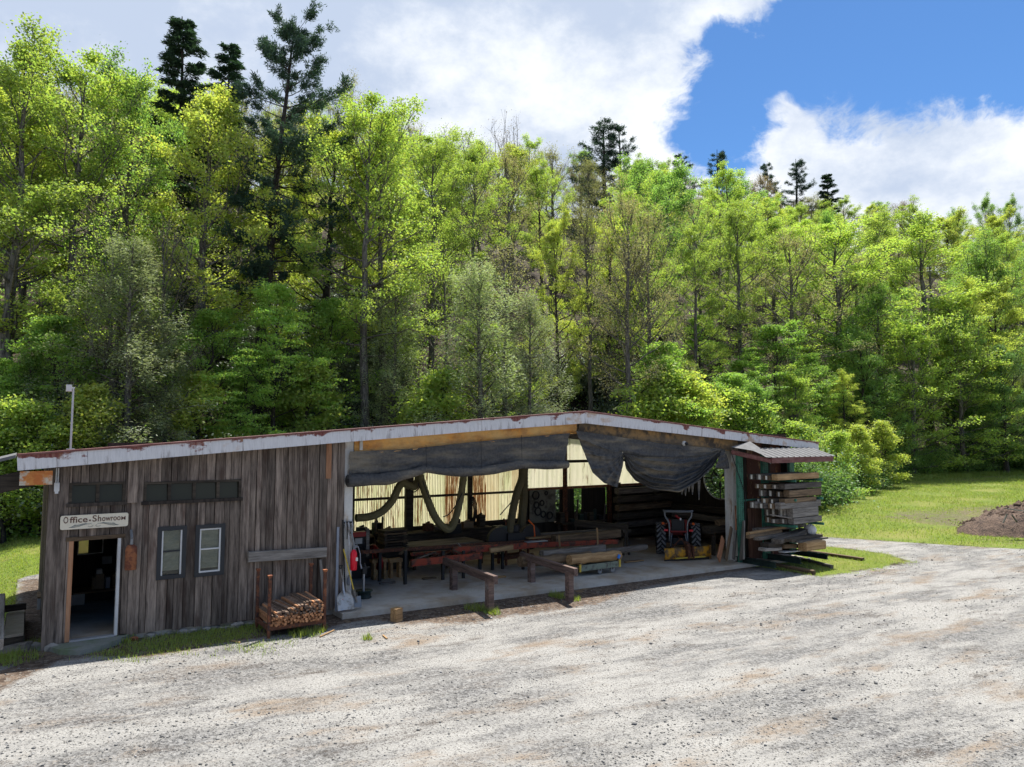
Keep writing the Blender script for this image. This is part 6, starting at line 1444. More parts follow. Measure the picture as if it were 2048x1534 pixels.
for i, (x0, y0, x1, y1, d, lab) in enumerate(((845, 1150, 872, 1144, 2.3, 'stub of bark on the bay floor under the bed'), (900, 1140, 950, 1133, 2.9, 'long offcut on the bay floor under the sawmill bed'), (980, 1150, 1010, 1143, 1.4, 'slab offcut on the bay floor between the rails'), (760, 1150, 790, 1147, 2.2, 'thin offcut on the bay floor by the rim stand'), (1060, 1120, 1110, 1112, 2.6, 'offcut on the bay floor behind the far rail'), (1250, 1118, 1285, 1112, 1.6, 'offcut on the bay floor between cart and tractor'))):
    a_, b_ = fp(x0, y0, d), fp(x1, y1, d); a_.z = fz(a_.x) + 0.03; b_.z = fz(b_.x) + 0.03; timber('floor_offcut', a_, b_, 0.12, 0.05, MT[rnd.choice(('old_wood', 'brown_wood', 'fresh_wood'))], lab, 'offcut', wob=0.01)

# clods spilled round the heap: one uncountable mass
N_ = 1600; rg = np.random.default_rng(12); th = rg.uniform(0, 6.28, N_); rr2 = np.abs(rg.normal(0.55, 0.33, N_)); mbc = MB()
for i in range(N_):
    x, y = hc_.x + 5.0 * rr2[i] * math.cos(th[i]), hc_.y + 3.3 * rr2[i] * math.sin(th[i]); j_ = int(np.clip((y - hc_.y + 4.8) / 9.6 * 39, 0, 39)); i_ = int(np.clip((x - hc_.x + 7.2) / 14.4 * (NG - 1), 0, NG - 1))
    z = gz(x, y) + max(0.0, float(HH[j_, i_])); q_ = float(rg.lognormal(-2.6, 0.5)); c_ = [(1, 0, 0), (0, 1, 0), (-1, 0, 0), (0, -1, 0), (0, 0, 0.7), (0, 0, -0.7)]
    mbc.add([(x + a_[0] * q_ * rg.uniform(0.6, 1.3), y + a_[1] * q_ * rg.uniform(0.6, 1.3), z + a_[2] * q_) for a_ in c_], [(0, 1, 4), (1, 2, 4), (2, 3, 4), (3, 0, 4), (1, 0, 5), (2, 1, 5), (3, 2, 5), (0, 3, 5)])
o = link('soil_clods', mbc.mesh('soil_clods', MT['dirt'])); o['kind'] = 'stuff'
# ------------------------------------------------------------------ vegetation
def fast_mesh(name, co, quads, m, smooth_=False):
    me = bpy.data.meshes.new(name); co = np.asarray(co, np.float32); quads = np.asarray(quads, np.int32)
    me.vertices.add(len(co)); me.vertices.foreach_set('co', co.ravel())
    me.loops.add(quads.size); me.loops.foreach_set('vertex_index', quads.ravel())
    me.polygons.add(len(quads)); me.polygons.foreach_set('loop_start', np.arange(0, quads.size, quads.shape[1], dtype=np.int32))
    if smooth_: me.polygons.foreach_set('use_smooth', np.ones(len(quads), bool))
    me.update(calc_edges=True); me.materials.append(m); return me
def unit(a): return a / (np.linalg.norm(a, axis=-1, keepdims=True) + 1e-9)
def leaf_cards(rng, c, nrm, ln, wd, along=None):
    N = len(c); nrm = unit(nrm)
    if along is None: along = rng.normal(size=(N, 3))
    a = unit(along - nrm * (along * nrm).sum(1, keepdims=True)); b_ = np.cross(nrm, a)
    ln = np.broadcast_to(np.asarray(ln).reshape(-1, 1), (N, 1)) / 2; wd = np.broadcast_to(np.asarray(wd).reshape(-1, 1), (N, 1)) / 2
    fold = nrm * wd * 0.35
    co = np.stack([c - a * ln, c + b_ * wd + fold, c + a * ln, c - b_ * wd + fold], 1).reshape(-1, 3)
    return co, np.arange(4 * N).reshape(N, 4)
class Tubes:
    def __init__(s): s.v = []; s.q = []; s.o = 0
    def add(s, pts, r, n=5):
        pts = np.asarray(pts, float); m = len(pts); r = np.broadcast_to(r, m) if np.isscalar(r) else np.asarray(r)
        d = unit(np.gradient(pts, axis=0)); ref = np.array([0.31, 0.9, 0.17]); a = unit(np.cross(d, ref)); b_ = np.cross(d, a)
        t = np.arange(n) * 2 * np.pi / n
        v = pts[:, None] + (a[:, None] * np.cos(t)[None, :, None] + b_[:, None] * np.sin(t)[None, :, None]) * r[:, None, None]
        s.v.append(v.reshape(-1, 3)); i = np.arange(m - 1)[:, None] * n; k = np.arange(n)[None]
        s.q.append((s.o + np.stack([i + k, i + (k + 1) % n, i + n + (k + 1) % n, i + n + k], -1)).reshape(-1, 4)); s.o += m * n
    def mesh(s, name, m): return fast_mesh(name, np.concatenate(s.v), np.concatenate(s.q), m, True)
def path(rng, p0, az, el, L, n, curl=0.0, wob=0.05, droop=0.0):
    pts = [np.array(p0, float)]; st = L / (n - 1)
    for i in range(n - 1):
        t = i / (n - 1); e = el + curl * t - droop * t * t
        d = np.array([math.cos(az) * math.cos(e), math.sin(az) * math.cos(e), math.sin(e)]) + rng.normal(size=3) * wob
        pts.append(pts[-1] + unit(d) * st)
    return np.array(pts)
def trunk_path(rng, H, wob, lean=(0, 0), n=12):
    z = np.linspace(0, H, n); x = np.cumsum(rng.normal(size=n) * wob); y = np.cumsum(rng.normal(size=n) * wob)
    x = x - x[0] + lean[0] * (z / H) ** 1.4; y = y - y[0] + lean[1] * (z / H) ** 1.4
    p = np.stack([x, y, z], 1); p[0, 2] = -1.2; return p
def at_path(p, t):
    i = t * (len(p) - 1); k = min(int(i), len(p) - 2); return p[k] + (p[k + 1] - p[k]) * (i - k)

def broadleaf(seed, H, cb, Rc, nleaf, bark, leaf, r0=0.28, ls=(0.085, 0.165), nl=34, shape=0.62, layered=0.35, fork=True, spread=0.27, up=(10, 62)):
    rng = np.random.default_rng(seed); T = Tubes(); tp = trunk_path(rng, H * 0.93, 0.10); k = np.linspace(0, 1, len(tp))
    T.add(tp, r0 * (1 - k) ** 0.8 + 0.03 + 0.12 * np.exp(-k * 30), 7)
    anch = []; 
    for i in range(nl):
        tau = (i + rng.random()) / nl; t = cb + (0.985 - cb) * tau
        prof = (math.sin(math.pi * min(1.0, (0.10 + 0.90 * tau) ** shape)) ** 0.75) * 0.92 + 0.16
        L = Rc * prof * rng.uniform(0.6, 1.12); az = i * 2.399 + rng.normal() * 0.4; el = R(up[0] + (up[1] - up[0]) * tau) + rng.normal() * 0.16
        L = L / max(0.5, math.cos(el)) * 0.80
        lp = path(rng, at_path(tp, t), az, el, L, 7, R(22), 0.10)
        rr = (0.30 * r0 * (1 - t * 0.75) + 0.012); T.add(lp, np.linspace(rr, 0.012, 7), 5); anch.append((lp[-1], 1.2))
        ns = 8 + int(4 * rng.random())
        for j in range(ns):
            u = rng.uniform(0.28, 0.98); sp_ = path(rng, at_path(lp, u), az + rng.choice((-1, 1)) * rng.uniform(0.4, 1.3), el + rng.normal() * 0.3, L * rng.uniform(0.22, 0.45) * (1.15 - 0.5 * u), 4, R(25), 0.14)
            T.add(sp_, np.linspace(rr * 0.4, 0.008, 4), 4)
            for q in (sp_[2], sp_[3], sp_[3]): anch.append((q, rng.uniform(0.3, 1.1)))
    P_ = np.array([a[0] for a in anch]); Wt = np.array([a[1] for a in anch]); Wt = Wt * rng.lognormal(0, 0.55, len(Wt))
    pick = rng.choice(len(P_), nleaf, p=Wt / Wt.sum()); off = rng.normal(size=(nleaf, 3)) * np.array([spread, spread, spread * layered * 1.4])
    c = P_[pick] + off; nrm = rng.normal(size=(nleaf, 3)) * 0.75 + np.array([0, 0, 0.75])
    ln = rng.uniform(*ls, nleaf); co, q = leaf_cards(rng, c, nrm, ln, ln * rng.uniform(0.7, 1.0, nleaf))
    return T.mesh('trunk', MT[bark]), fast_mesh('crown', co, q, MT[leaf])

def hemlock(seed, H, Rc, nleaf, bark, leaf, cb=0.06, r0=0.22, droop=55, power=0.75, size=(0.14, 0.30), nl=90, upt=12, dens=1.0, flat=0.06):
    rng = np.random.default_rng(seed); T = Tubes(); tp = trunk_path(rng, H, 0.05); k = np.linspace(0, 1, len(tp)); T.add(tp, r0 * (1 - k) + 0.02, 7)
    C, D = [], []
    for i in range(nl):
        tau = ((i + rng.random()) / nl) ** 0.9; t = cb + (0.99 - cb) * tau
        L = Rc * ((1 - tau) ** power * 0.95 + 0.05) * rng.uniform(0.45, 1.15); az = i * 2.399 + rng.normal() * 0.3
        lp = path(rng, at_path(tp, t), az, R(upt) + rng.normal() * 0.12 + 0.5 * tau ** 3, L, 7, 0.0, 0.05, R(droop))
        T.add(lp, np.linspace(0.028 + 0.03 * (1 - t), 0.006, 7), 4)
        for j in range(int(7 + L * 3.0)):
            u = rng.uniform(0.18, 1.0); sl_ = L * 0.34 * (1.15 - u) + 0.25; sgn = rng.choice((-1, 1))
            sp_ = path(rng, at_path(lp, u), az + sgn * rng.uniform(0.6, 1.1), R(-8) + rng.normal() * 0.15, sl_, 4, 0, 0.06, R(35)); 
            C.append(sp_); 
    S_ = np.array(C); ns = len(S_); pick = rng.integers(0, ns, nleaf); u = rng.random(nleaf) * 2.999; i0 = u.astype(int); f = (u - i0)[:, None]
    c = S_[pick, i0] * (1 - f) + S_[pick, i0 + 1] * f + rng.normal(size=(nleaf, 3)) * np.array([0.07, 0.07, flat]); al = S_[pick, i0 + 1] - S_[pick, i0]
    al = unit(al) + rng.normal(size=(nleaf, 3)) * 0.55; nrm = rng.normal(size=(nleaf, 3)) * 0.45 + np.array([0, 0, 1.0])
    ln = rng.uniform(*size, nleaf); co, q = leaf_cards(rng, c, nrm, ln, ln * 0.26, al)
    return T.mesh('trunk', MT[bark]), fast_mesh('crown', co, q, MT[leaf])

def pine(seed, H, Rc, nleaf, bark, leaf, cb=0.3, r0=0.30, lean=(0, 0), irr=0.6, prof=None, side=None, step=0.75):
    rng = np.random.default_rng(seed); T = Tubes(); tp = trunk_path(rng, H, 0.07, lean); k = np.linspace(0, 1, len(tp)); T.add(tp, r0 * (1 - k) ** 0.9 + 0.03, 8)
    A_, DR = [], []
    z = cb * H
    while z < H * 0.985:
        t = z / H; tau = (t - cb) / (1 - cb)
        for j in range(rng.integers(3, 6)):
            az = rng.uniform(0, 2 * math.pi); L = Rc * (prof(tau) if prof else (1 - tau) ** 0.7 + 0.08) * rng.uniform(1 - irr, 1.1)
            if side is not None: L *= 0.75 + 0.5 * max(0, math.cos(az - side))
            lp = path(rng, at_path(tp, t), az, R(2 + 42 * tau ** 2) + rng.normal() * 0.16, L, 6, R(26), 0.07)
            T.add(lp, np.linspace(0.022 + 0.05 * (1 - tau), 0.008, 6), 4)
            for q in range(int(4 + L * 3.2)):
                u = rng.uniform(0.42, 1.0); sp_ = path(rng, at_path(lp, u), az + rng.normal() * 0.8, R(20) + rng.normal() * 0.3, 0.25 + L * 0.16 * rng.random(), 3, 0.3, 0.1)
                T.add(sp_, np.linspace(0.012, 0.006, 3), 3)
                for p_ in (sp_[-1], sp_[1]): A_.append(p_); DR.append(sp_[-1] - sp_[0])
        z += step * rng.uniform(0.7, 1.3)
    A_ = np.array(A_); DR = unit(np.array(DR)); pick = rng.integers(0, len(A_), nleaf)
    al = DR[pick] + rng.normal(size=(nleaf, 3)) * 0.8; al = unit(al); c = A_[pick] + al * 0.13 + rng.normal(size=(nleaf, 3)) * 0.10
    ln = rng.uniform(0.20, 0.38, nleaf); co, q = leaf_cards(rng, c, rng.normal(size=(nleaf, 3)), ln, 0.055, al)
    return T.mesh('trunk', MT[bark]), fast_mesh('crown', co, q, MT[leaf])

def bare(seed, H, Rc, bark, bud=None, nleaf=1500):
    rng = np.random.default_rng(seed); T = Tubes(); A_ = []
    def grow(p, az, el, L, r, lev):
        n = 5; lp = path(rng, p, az, el, L, n, R(8), 0.10); T.add(lp, np.linspace(r, r * 0.55, n), 5 if lev < 2 else 3)
        if lev >= 5: A_.append(lp[-1]); return
        for j in range(2 if lev > 0 else 3):
            grow(lp[-1], az + rng.normal() * 0.9 + j * 2.1, el + rng.normal() * 0.25 - (R(18) if lev < 2 else 0), L * rng.uniform(0.62, 0.82), r * 0.56, lev + 1)
        if lev > 0: grow(at_path(lp, 0.55), az + rng.choice((-1, 1)) * 0.9, el - 0.2, L * 0.6, r * 0.4, lev + 1)
    grow((0, 0, -1.0), 0.3, R(88), H * 0.36, 0.26, 0)
    A_ = np.array(A_); rr = np.random.default_rng(1); pick = rr.integers(0, len(A_), nleaf); c = A_[pick] + rr.normal(size=(nleaf, 3)) * 0.25
    co, q = leaf_cards(rr, c, rr.normal(size=(nleaf, 3)), 0.12, 0.07)
    return T.mesh('trunk', MT[bark]), fast_mesh('crown', co, q, MT[bud])

def shrub(seed, H, Rc, nleaf, bark, leaf, ls=(0.06, 0.11), flat=0.5):
    rng = np.random.default_rng(seed); T = Tubes(); A_ = []
    for i in range(14):
        az = rng.uniform(0, 6.28); sp_ = path(rng, (rng.normal() * 0.2, rng.normal() * 0.2, -0.4), az, R(rng.uniform(45, 85)), H * rng.uniform(0.6, 1.1), 6, R(-20), 0.12); T.add(sp_, np.linspace(0.035, 0.01, 6), 4)
        for j in range(9):
            u = rng.uniform(0.2, 1); q = path(rng, at_path(sp_, u), rng.uniform(0, 6.28), R(rng.uniform(0, 45)), Rc * rng.uniform(0.25, 0.6), 4, 0.2, 0.12); T.add(q, np.linspace(0.012, 0.005, 4), 3); A_ += list(q[1:])
    A_ = np.array(A_); pick = rng.integers(0, len(A_), nleaf); c = A_[pick] + rng.normal(size=(nleaf, 3)) * np.array([0.26, 0.26, 0.26 * flat]) * Rc * 0.6
    c[:, 2] = np.maximum(c[:, 2], 0.05); ln = rng.uniform(*ls, nleaf)
    co, q = leaf_cards(rng, c, rng.normal(size=(nleaf, 3)) * 0.7 + np.array([0, 0, 0.8]), ln, ln * 0.7)
    return T.mesh('stems', MT[bark]), fast_mesh('foliage', co, q, MT[leaf])

MT['bark_grey'] = bark_mat('grey_bark', (0.05, 0.044, 0.038), (0.21, 0.19, 0.165))
MT['bark_dark'] = bark_mat('dark_bark', (0.018, 0.015, 0.013), (0.075, 0.062, 0.052))
MT['lf_lime'] = leaf_mat('lime_leaf', (0.185, 0.27, 0.036), (0.31, 0.385, 0.060), (0.27, 0.36, 0.045))
MT['lf_green'] = leaf_mat('fresh_green_leaf', (0.13, 0.24, 0.042), (0.23, 0.34, 0.060), (0.15, 0.265, 0.05))
MT['lf_bright'] = leaf_mat('bright_green_leaf', (0.14, 0.265, 0.035), (0.25, 0.385, 0.05), (0.24, 0.36, 0.045))
MT['lf_yellow'] = leaf_mat('yellow_green_leaf', (0.26, 0.31, 0.035), (0.38, 0.42, 0.07), (0.32, 0.37, 0.05))
MT['lf_olive'] = leaf_mat('olive_bud', (0.17, 0.18, 0.07), (0.29, 0.285, 0.12), (0.25, 0.215, 0.11), 0.4)
MT['lf_brown'] = leaf_mat('brown_bud', (0.13, 0.085, 0.055), (0.22, 0.16, 0.10), (0.20, 0.15, 0.08), 0.3)
MT['lf_hem'] = leaf_mat('hemlock_spray', (0.15, 0.19, 0.10), (0.30, 0.33, 0.19), (0.23, 0.28, 0.14), 0.45, 0.05)
MT['lf_pine'] = leaf_mat('pine_needle', (0.018, 0.045, 0.028), (0.050, 0.092, 0.058), (0.028, 0.065, 0.036), 0.25, 0.03)
MT['lf_dark'] = leaf_mat('deep_green_leaf', (0.07, 0.14, 0.035), (0.15, 0.235, 0.06), (0.085, 0.175, 0.04), 0.45)
MT['lf_laurel'] = leaf_mat('laurel_leaf', (0.07, 0.10, 0.05), (0.14, 0.17, 0.10), (0.09, 0.12, 0.07), 0.2, 0.10)

KIND = {   # name -> (prototype meshes, thing name, description)
 'poplar': ([broadleaf(11, 24, 0.34, 5.8, 24481, 'bark_grey', 'lf_lime'), broadleaf(12, 24, 0.30, 5.2, 22033, 'bark_grey', 'lf_lime', nl=30, shape=0.55), broadleaf(13, 24, 0.42, 4.7, 19585, 'bark_dark', 'lf_lime', nl=28, shape=0.7)], 'broadleaf_tree', 'lime green spring tree'),
 'maple': ([broadleaf(21, 20, 0.25, 5.6, 29378, 'bark_grey', 'lf_green', layered=0.5, up=(12, 72)), broadleaf(22, 20, 0.22, 6.0, 31010, 'bark_grey', 'lf_green', nl=40, layered=0.45, up=(15, 75), shape=0.72)], 'broadleaf_tree', 'full green rounded tree'),
 'yellow': ([broadleaf(31, 20, 0.25, 5.4, 26930, 'bark_dark', 'lf_yellow', layered=0.3), broadleaf(32, 20, 0.3, 4.7, 22850, 'bark_grey', 'lf_yellow', shape=0.58)], 'broadleaf_tree', 'yellow green leafy tree'),
 'olive': ([broadleaf(41, 21, 0.34, 4.9, 10281, 'bark_grey', 'lf_olive', ls=(0.07, 0.13), layered=0.7, spread=0.30), broadleaf(42, 21, 0.3, 5.4, 10852, 'bark_grey', 'lf_olive', ls=(0.07, 0.13), nl=40, layered=0.7, spread=0.30)], 'budding_tree', 'olive budding tree'),
 'brown': ([broadleaf(51, 20, 0.3, 5.2, 10608, 'bark_grey', 'lf_brown', ls=(0.08, 0.14), nl=42, layered=0.8)], 'budding_tree', 'brownish half bare tree'),
 'wispy': ([broadleaf(55, 18, 0.28, 4.2, 3276, 'bark_grey', 'lf_olive', ls=(0.07, 0.12), nl=46, layered=0.8, r0=0.18), broadleaf(56, 17, 0.35, 3.8, 2964, 'bark_grey', 'lf_lime', ls=(0.07, 0.12), nl=40, layered=0.8, r0=0.15)], 'slender_tree', 'wispy grey nearly bare tree'),
 'beech': ([broadleaf(61, 15, 0.16, 4.9, 22850, 'bark_dark', 'lf_bright', r0=0.16, layered=0.14, up=(4, 55), shape=0.5, spread=0.30), broadleaf(62, 13, 0.14, 4.3, 19585, 'bark_dark', 'lf_bright', r0=0.14, layered=0.16, up=(2, 60), shape=0.5, spread=0.30)], 'understory_tree', 'bright green layered young tree'),
 'hemlock': ([hemlock(71, 17, 5.2, 30000, 'bark_grey', 'lf_hem', power=0.5, upt=34, droop=48, flat=0.3, nl=80, size=(0.10, 0.22)), hemlock(72, 15, 4.8, 26000, 'bark_grey', 'lf_hem', power=0.45, upt=38, droop=52, flat=0.32, nl=70, size=(0.10, 0.22))], 'hemlock_tree', 'feathery grey green hemlock'),
 'spruce': ([hemlock(81, 22, 3.6, 40000, 'bark_dark', 'lf_pine', power=0.75, droop=40, size=(0.14, 0.3), upt=20)], 'spruce_tree', 'dark pointed spruce'),
 'pine': ([pine(91, 23, 4.0, 20000, 'bark_dark', 'lf_pine', cb=0.35), pine(92, 21, 4.6, 20000, 'bark_dark', 'lf_pine', cb=0.25, irr=0.5)], 'pine_tree', 'dark green pine'),
 'edge': ([broadleaf(97, 15, 0.04, 5.0, 23400, 'bark_dark', 'lf_green', nl=46, layered=0.4, up=(5, 62), shape=0.42, r0=0.2), broadleaf(98, 14, 0.05, 4.6, 20280, 'bark_grey', 'lf_lime', nl=44, layered=0.3, up=(6, 60), shape=0.45, r0=0.18)], 'broadleaf_tree', 'leafy tree clad to the ground'),
 'sapling': ([broadleaf(99, 7, 0.05, 2.3, 13000, 'bark_dark', 'lf_yellow', nl=26, layered=0.4, up=(15, 70), shape=0.45, r0=0.07), broadleaf(100, 6, 0.04, 2.2, 12000, 'bark_dark', 'lf_lime', nl=26, layered=0.4, up=(12, 68), shape=0.42, r0=0.06)], 'sapling', 'light green sapling'),
 'dark': ([broadleaf(95, 17, 0.12, 5.8, 27746, 'bark_dark', 'lf_dark', layered=0.6, up=(5, 70))], 'broadleaf_tree', 'deep green shady tree'),
}
SHR = {'bright': ([shrub(101, 2.6, 2.2, 12000, 'bark_dark', 'lf_green'), shrub(102, 2.2, 1.9, 11000, 'bark_dark', 'lf_bright')], 'bright shrub'),
       'laurel': ([shrub(103, 3.0, 2.3, 10000, 'bark_dark', 'lf_laurel', (0.08, 0.14), 0.7)], 'glossy laurel'),
       'darkg': ([shrub(105, 2.6, 2.2, 13000, 'bark_dark', 'lf_dark')], 'deep green shrub')}
_zc = {}
def zmax(me):
    if me.name not in _zc:
        a_ = np.empty(len(me.vertices) * 3, np.float32); me.vertices.foreach_get('co', a_); _zc[me.name] = float(np.percentile(a_[2::3], 99.7))
    return _zc[me.name]
trees = []      # dicts: kind, x, y, scale, label(optional)
def put_tree(kind, x, y, hs, ws=None, rz=None, label=None, proto=None, meshes=None, base_h=None):
    protos, nm, desc = KIND[kind] if kind in KIND else (None, 'pine_tree', '')
    tm, cm = meshes or protos[proto if proto is not None else rnd.randrange(len(protos))]
    root = bpy.data.objects.new(nm, None); COL.objects.link(root); root.empty_display_size = 0.5
    z = gz(x, y); root.location = (x, y, z); root.rotation_euler = (0, 0, rnd.uniform(0, 6.283) if rz is None else rz)
    ws = ws or hs; root.scale = (ws, ws, hs)
    for n_, me in (('trunk', tm), ('crown', cm)):
        o = bpy.data.objects.new(n_, me); COL.objects.link(o); o.parent = root
    H_ = base_h or max(v for v in (tm.vertices[-1].co.z, 1)); 
    trees.append(dict(o=root, kind=kind, x=x, y=y, z=z, H=HT[kind] * hs if kind in HT else 20 * hs, desc=desc, label=label)); return root
HT = {'poplar': 24, 'maple': 20, 'yellow': 20, 'olive': 21, 'brown': 20, 'beech': 14, 'hemlock': 16, 'spruce': 22, 'pine': 22, 'dark': 17, 'wispy': 17, 'sapling': 7, 'edge': 14.5}
def front(kind, px, Y, ytop, label, w_=1.0, proto=None, rz=None, lean=0.0, meshes=None, H0=None):
    """a tree that stands at distance Y under image column px and reaches up to image row ytop"""
    r_ = ray(px, 850); x = r_.x / r_.y * Y; rt = ray(px, ytop); ztop = CAMZ + rt.z / rt.y * Y
    if meshes is None and proto is None: proto = rnd.randrange(len(KIND[kind][0]))
    h = (ztop - gz(x, Y)) / zmax((meshes or KIND[kind][0][proto])[1] if H0 != 15.0 else meshes[0]); return put_tree(kind, x, Y, h, h * w_, rz, label, proto, meshes)

# the trees one can pick out, front rows first
tall_pine = pine(201, 28, 4.4, 52000, 'bark_dark', 'lf_pine', cb=0.34, r0=0.38, lean=(1.7, 0), irr=0.75, prof=lambda u: 0.50 + 0.75 * math.sin(math.pi * min(1, u * 1.05)) ** 0.8 * (1 - 0.45 * u), side=0.0, step=0.62)
ridge_bare = bare(301, 15, 5, 'bark_grey', 'lf_brown', 900)
front('pine', 517, 43, 28, 'tall dark crooked pine standing high above all the other trees', 1.0, rz=0.0, meshes=tall_pine, H0=28)
F = [('poplar', 25, 36, 72, 'lime green tree towering over the lawn at the far west edge', 1.15), ('poplar', 128, 38, 80, 'lime green tree directly above the thin roof mast', 1.05), ('maple', 225, 41, 100, 'round topped green tree above the Office Showroom sign', 0.85),
     ('yellow', 392, 40, 165, 'broad yellow green tree before the dark spruces', 1.0), ('spruce', 350, 50, 42, 'dark pointed spruce, the taller of the two behind the yellow green tree', 1.5), ('spruce', 425, 54, 95, 'dark pointed spruce, the shorter of the two behind the yellow green tree', 1.4),
     ('olive', 688, 52, 140, 'slender sparse tree poking up just east of the crooked pine', 0.6), ('poplar', 722, 43, 172, 'tall lime green tree with paired trunks above the rolled tarp', 1.05), ('poplar', 765, 46, 205, 'lime green tree leaning out east of the paired trunks', 1.0),
     ('hemlock', 250, 33.5, 480, 'feathery grey green hemlock above the office windows', 1.35), ('hemlock', 330, 35, 640, 'low feathery hemlock above the plank wall', 1.3), ('hemlock', 955, 43, 525, 'broad feathery hemlock above the rolled tarp and peak', 1.25), ('hemlock', 790, 44, 545, 'feathery hemlock with a pale trunk above the deep hose loop', 1.05), ('hemlock', 1060, 45, 590, 'low feathery hemlock just west of the roof peak', 1.1),
     ('beech', 556, 39, 560, 'small layered bright green tree above the plank wall', 1.0), ('beech', 640, 43, 600, 'layered bright green tree between pine trunk and paired trunks', 1.0), ('beech', 30, 33, 720, 'layered bright green tree beside the west lawn', 0.9),
     ('poplar', 948, 56, 275, 'lime green tree with a forked trunk above the rolled tarp', 0.95), ('yellow', 1118, 52, 420, 'narrow yellow green tree standing above the roof peak', 0.62), ('poplar', 860, 55, 262, 'lime green tree between paired trunks and forked trunk', 1.0),
     ('olive', 1255, 49, 360, 'brownish sparse tree with slim trunk above the draped tarp', 0.85), ('olive', 1300, 51, 400, 'brownish sparse tree just east of its twin above the tractor', 0.85), ('olive', 1180, 53, 380, 'olive sparse tree standing right above the roof peak', 0.7),
     ('poplar', 1480, 66, 395, 'lime green domed tree above the lumber canopy', 1.05), ('poplar', 1390, 62, 440, 'lime green tree above the east column', 0.95), ('maple', 1345, 80, 330, 'full green tree high behind the tractor bay', 1.2),
     ('poplar', 1680, 74, 438, 'big rounded lime green tree behind the meadow, nearer the shed', 1.6), ('poplar', 1865, 76, 438, 'big rounded lime green tree behind the meadow, nearer the dirt heap', 1.65), ('maple', 1770, 72, 560, 'green tree filling the gap between the two big rounded ones', 1.2), ('maple', 1910, 73, 600, 'green tree under the big rounded one by the dirt heap', 1.0),
     ('yellow', 1690, 62, 742, 'small yellow green tree at the meadow corner', 1.0), ('beech', 1560, 60, 640, 'layered bright green tree behind the lumber rack', 1.2), ('beech', 1330, 51, 690, 'layered bright green tree above the draped tarp', 1.2), ('beech', 1455, 55, 745, 'layered bright green tree above the east column', 1.2), ('beech', 1620, 64, 700, 'layered bright green tree between canopy and meadow', 1.1),
     ('dark', 2010, 70, 690, 'deep green tree overhanging the far corner of the meadow', 1.2), ('dark', 1900, 73, 730, 'deep green tree shading the meadow behind the dirt heap', 1.1), ('dark', 1800, 71, 760, 'deep green tree at the meadow edge between the two big ones', 1.1), ('maple', 1990, 82, 470, 'full green tree at the east end above the dirt heap', 1.1), ('hemlock', 2050, 72, 740, 'grey green hemlock at the far end of the meadow', 1.2),
     ('edge', 1735, 66, 655, 'leafy tree clothed to the ground at the near corner of the meadow', 1.2), ('edge', 1825, 68, 620, 'leafy tree clothed to the ground between the two big rounded trees', 1.2), ('edge', 1925, 70, 640, 'leafy tree clothed to the ground behind the dirt heap', 1.25), ('edge', 1985, 71, 720, 'low leafy tree at the far meadow corner', 1.2), ('edge', 1590, 57, 730, 'leafy tree clothed to the ground right behind the lumber rack', 1.1), ('edge', 1510, 54, 760, 'low leafy tree above the lumber canopy', 1.1), ('edge', 1400, 52, 770, 'low leafy tree above the tractor', 1.1),
     ('beech', 110, 34, 640, 'layered bright green tree above the office door', 1.1), ('beech', 425, 37, 610, 'layered bright green tree above the second office window', 1.1), ('wispy', 180, 35, 430, 'wispy grey nearly bare tree above the Office Showroom sign', 1.1), ('wispy', 315, 36, 440, 'wispy grey nearly bare tree above the west office window', 1.1), ('edge', 55, 33, 690, 'low leafy tree beside the west lawn', 1.1), ('beech', 470, 38, 700, 'low layered bright tree above the east office window', 1.1), ('wispy', 870, 45, 500, 'wispy grey nearly bare tree above the rolled tarp', 1.1), ('wispy', 1010, 46, 480, 'wispy grey nearly bare tree just west of the roof peak', 1.1),
     ('sapling', 1665, 50, 862, 'light green sapling right behind the racked timbers', 1.2), ('sapling', 1712, 54, 850, 'light green sapling at the meadow corner, next to the rack', 1.2), ('sapling', 1760, 58, 842, 'light green sapling farther along the meadow edge', 1.2), ('sapling', 1620, 49, 842, 'light green sapling above the canopy', 1.2),
     ('sapling', 20, 30, 830, 'light green sapling at the edge of the west lawn', 1.2), ('sapling', 85, 31, 800, 'light green sapling behind the office corner', 1.2), ('sapling', 190, 32, 770, 'light green sapling above the Office Showroom sign', 1.2), ('sapling', 400, 36, 745, 'light green sapling above the office windows', 1.2), ('sapling', 600, 40, 730, 'light green sapling above the stake rack', 1.2), ('sapling', 850, 43, 740, 'light green sapling above the rolled tarp', 1.2), ('sapling', 1290, 48, 735, 'light green sapling above the draped tarp', 1.2), ('sapling', 1380, 50, 745, 'light green sapling above the tractor', 1.2), ('sapling', 1500, 53, 775, 'light green sapling above the east column', 1.2),
     ('pine', 1222, 98, 242, 'dark pine, the taller of the pair on the skyline above the draped tarp', 1.42), ('pine', 1252, 99, 262, 'dark pine, the shorter of the pair on the skyline above the draped tarp', 1.33), ('pine', 1380, 135, 312, 'dark pine top on the ridge at the foot of the blue gap', 1.52), ('pine', 1440, 138, 306, 'dark pine top on the ridge just east of the blue gap', 1.33),
     ('pine', 1545, 140, 328, 'narrow dark pine on the ridge above the lumber canopy', 1.04), ('pine', 1604, 142, 325, 'dark pine on the ridge with stepped branches', 1.33), ('spruce', 1676, 128, 348, 'dark spire topped conifer spreading on the ridge', 1.5),
     ('maple', 1990, 150, 388, 'green tree on the ridge at the east end', 0.7), ('maple', 2040, 150, 392, 'easternmost green tree on the ridge', 0.7)]
for k_, px_, Y_, yt_, lb_, w_ in F: front(k_, px_, Y_, yt_, lb_, w_)
front('pine', 1008, 92, 215, 'bare leafless tree standing out against the cloud on the ridge', 1.0, meshes=ridge_bare, H0=15.0)
trees[-1]['kind'] = 'bare'
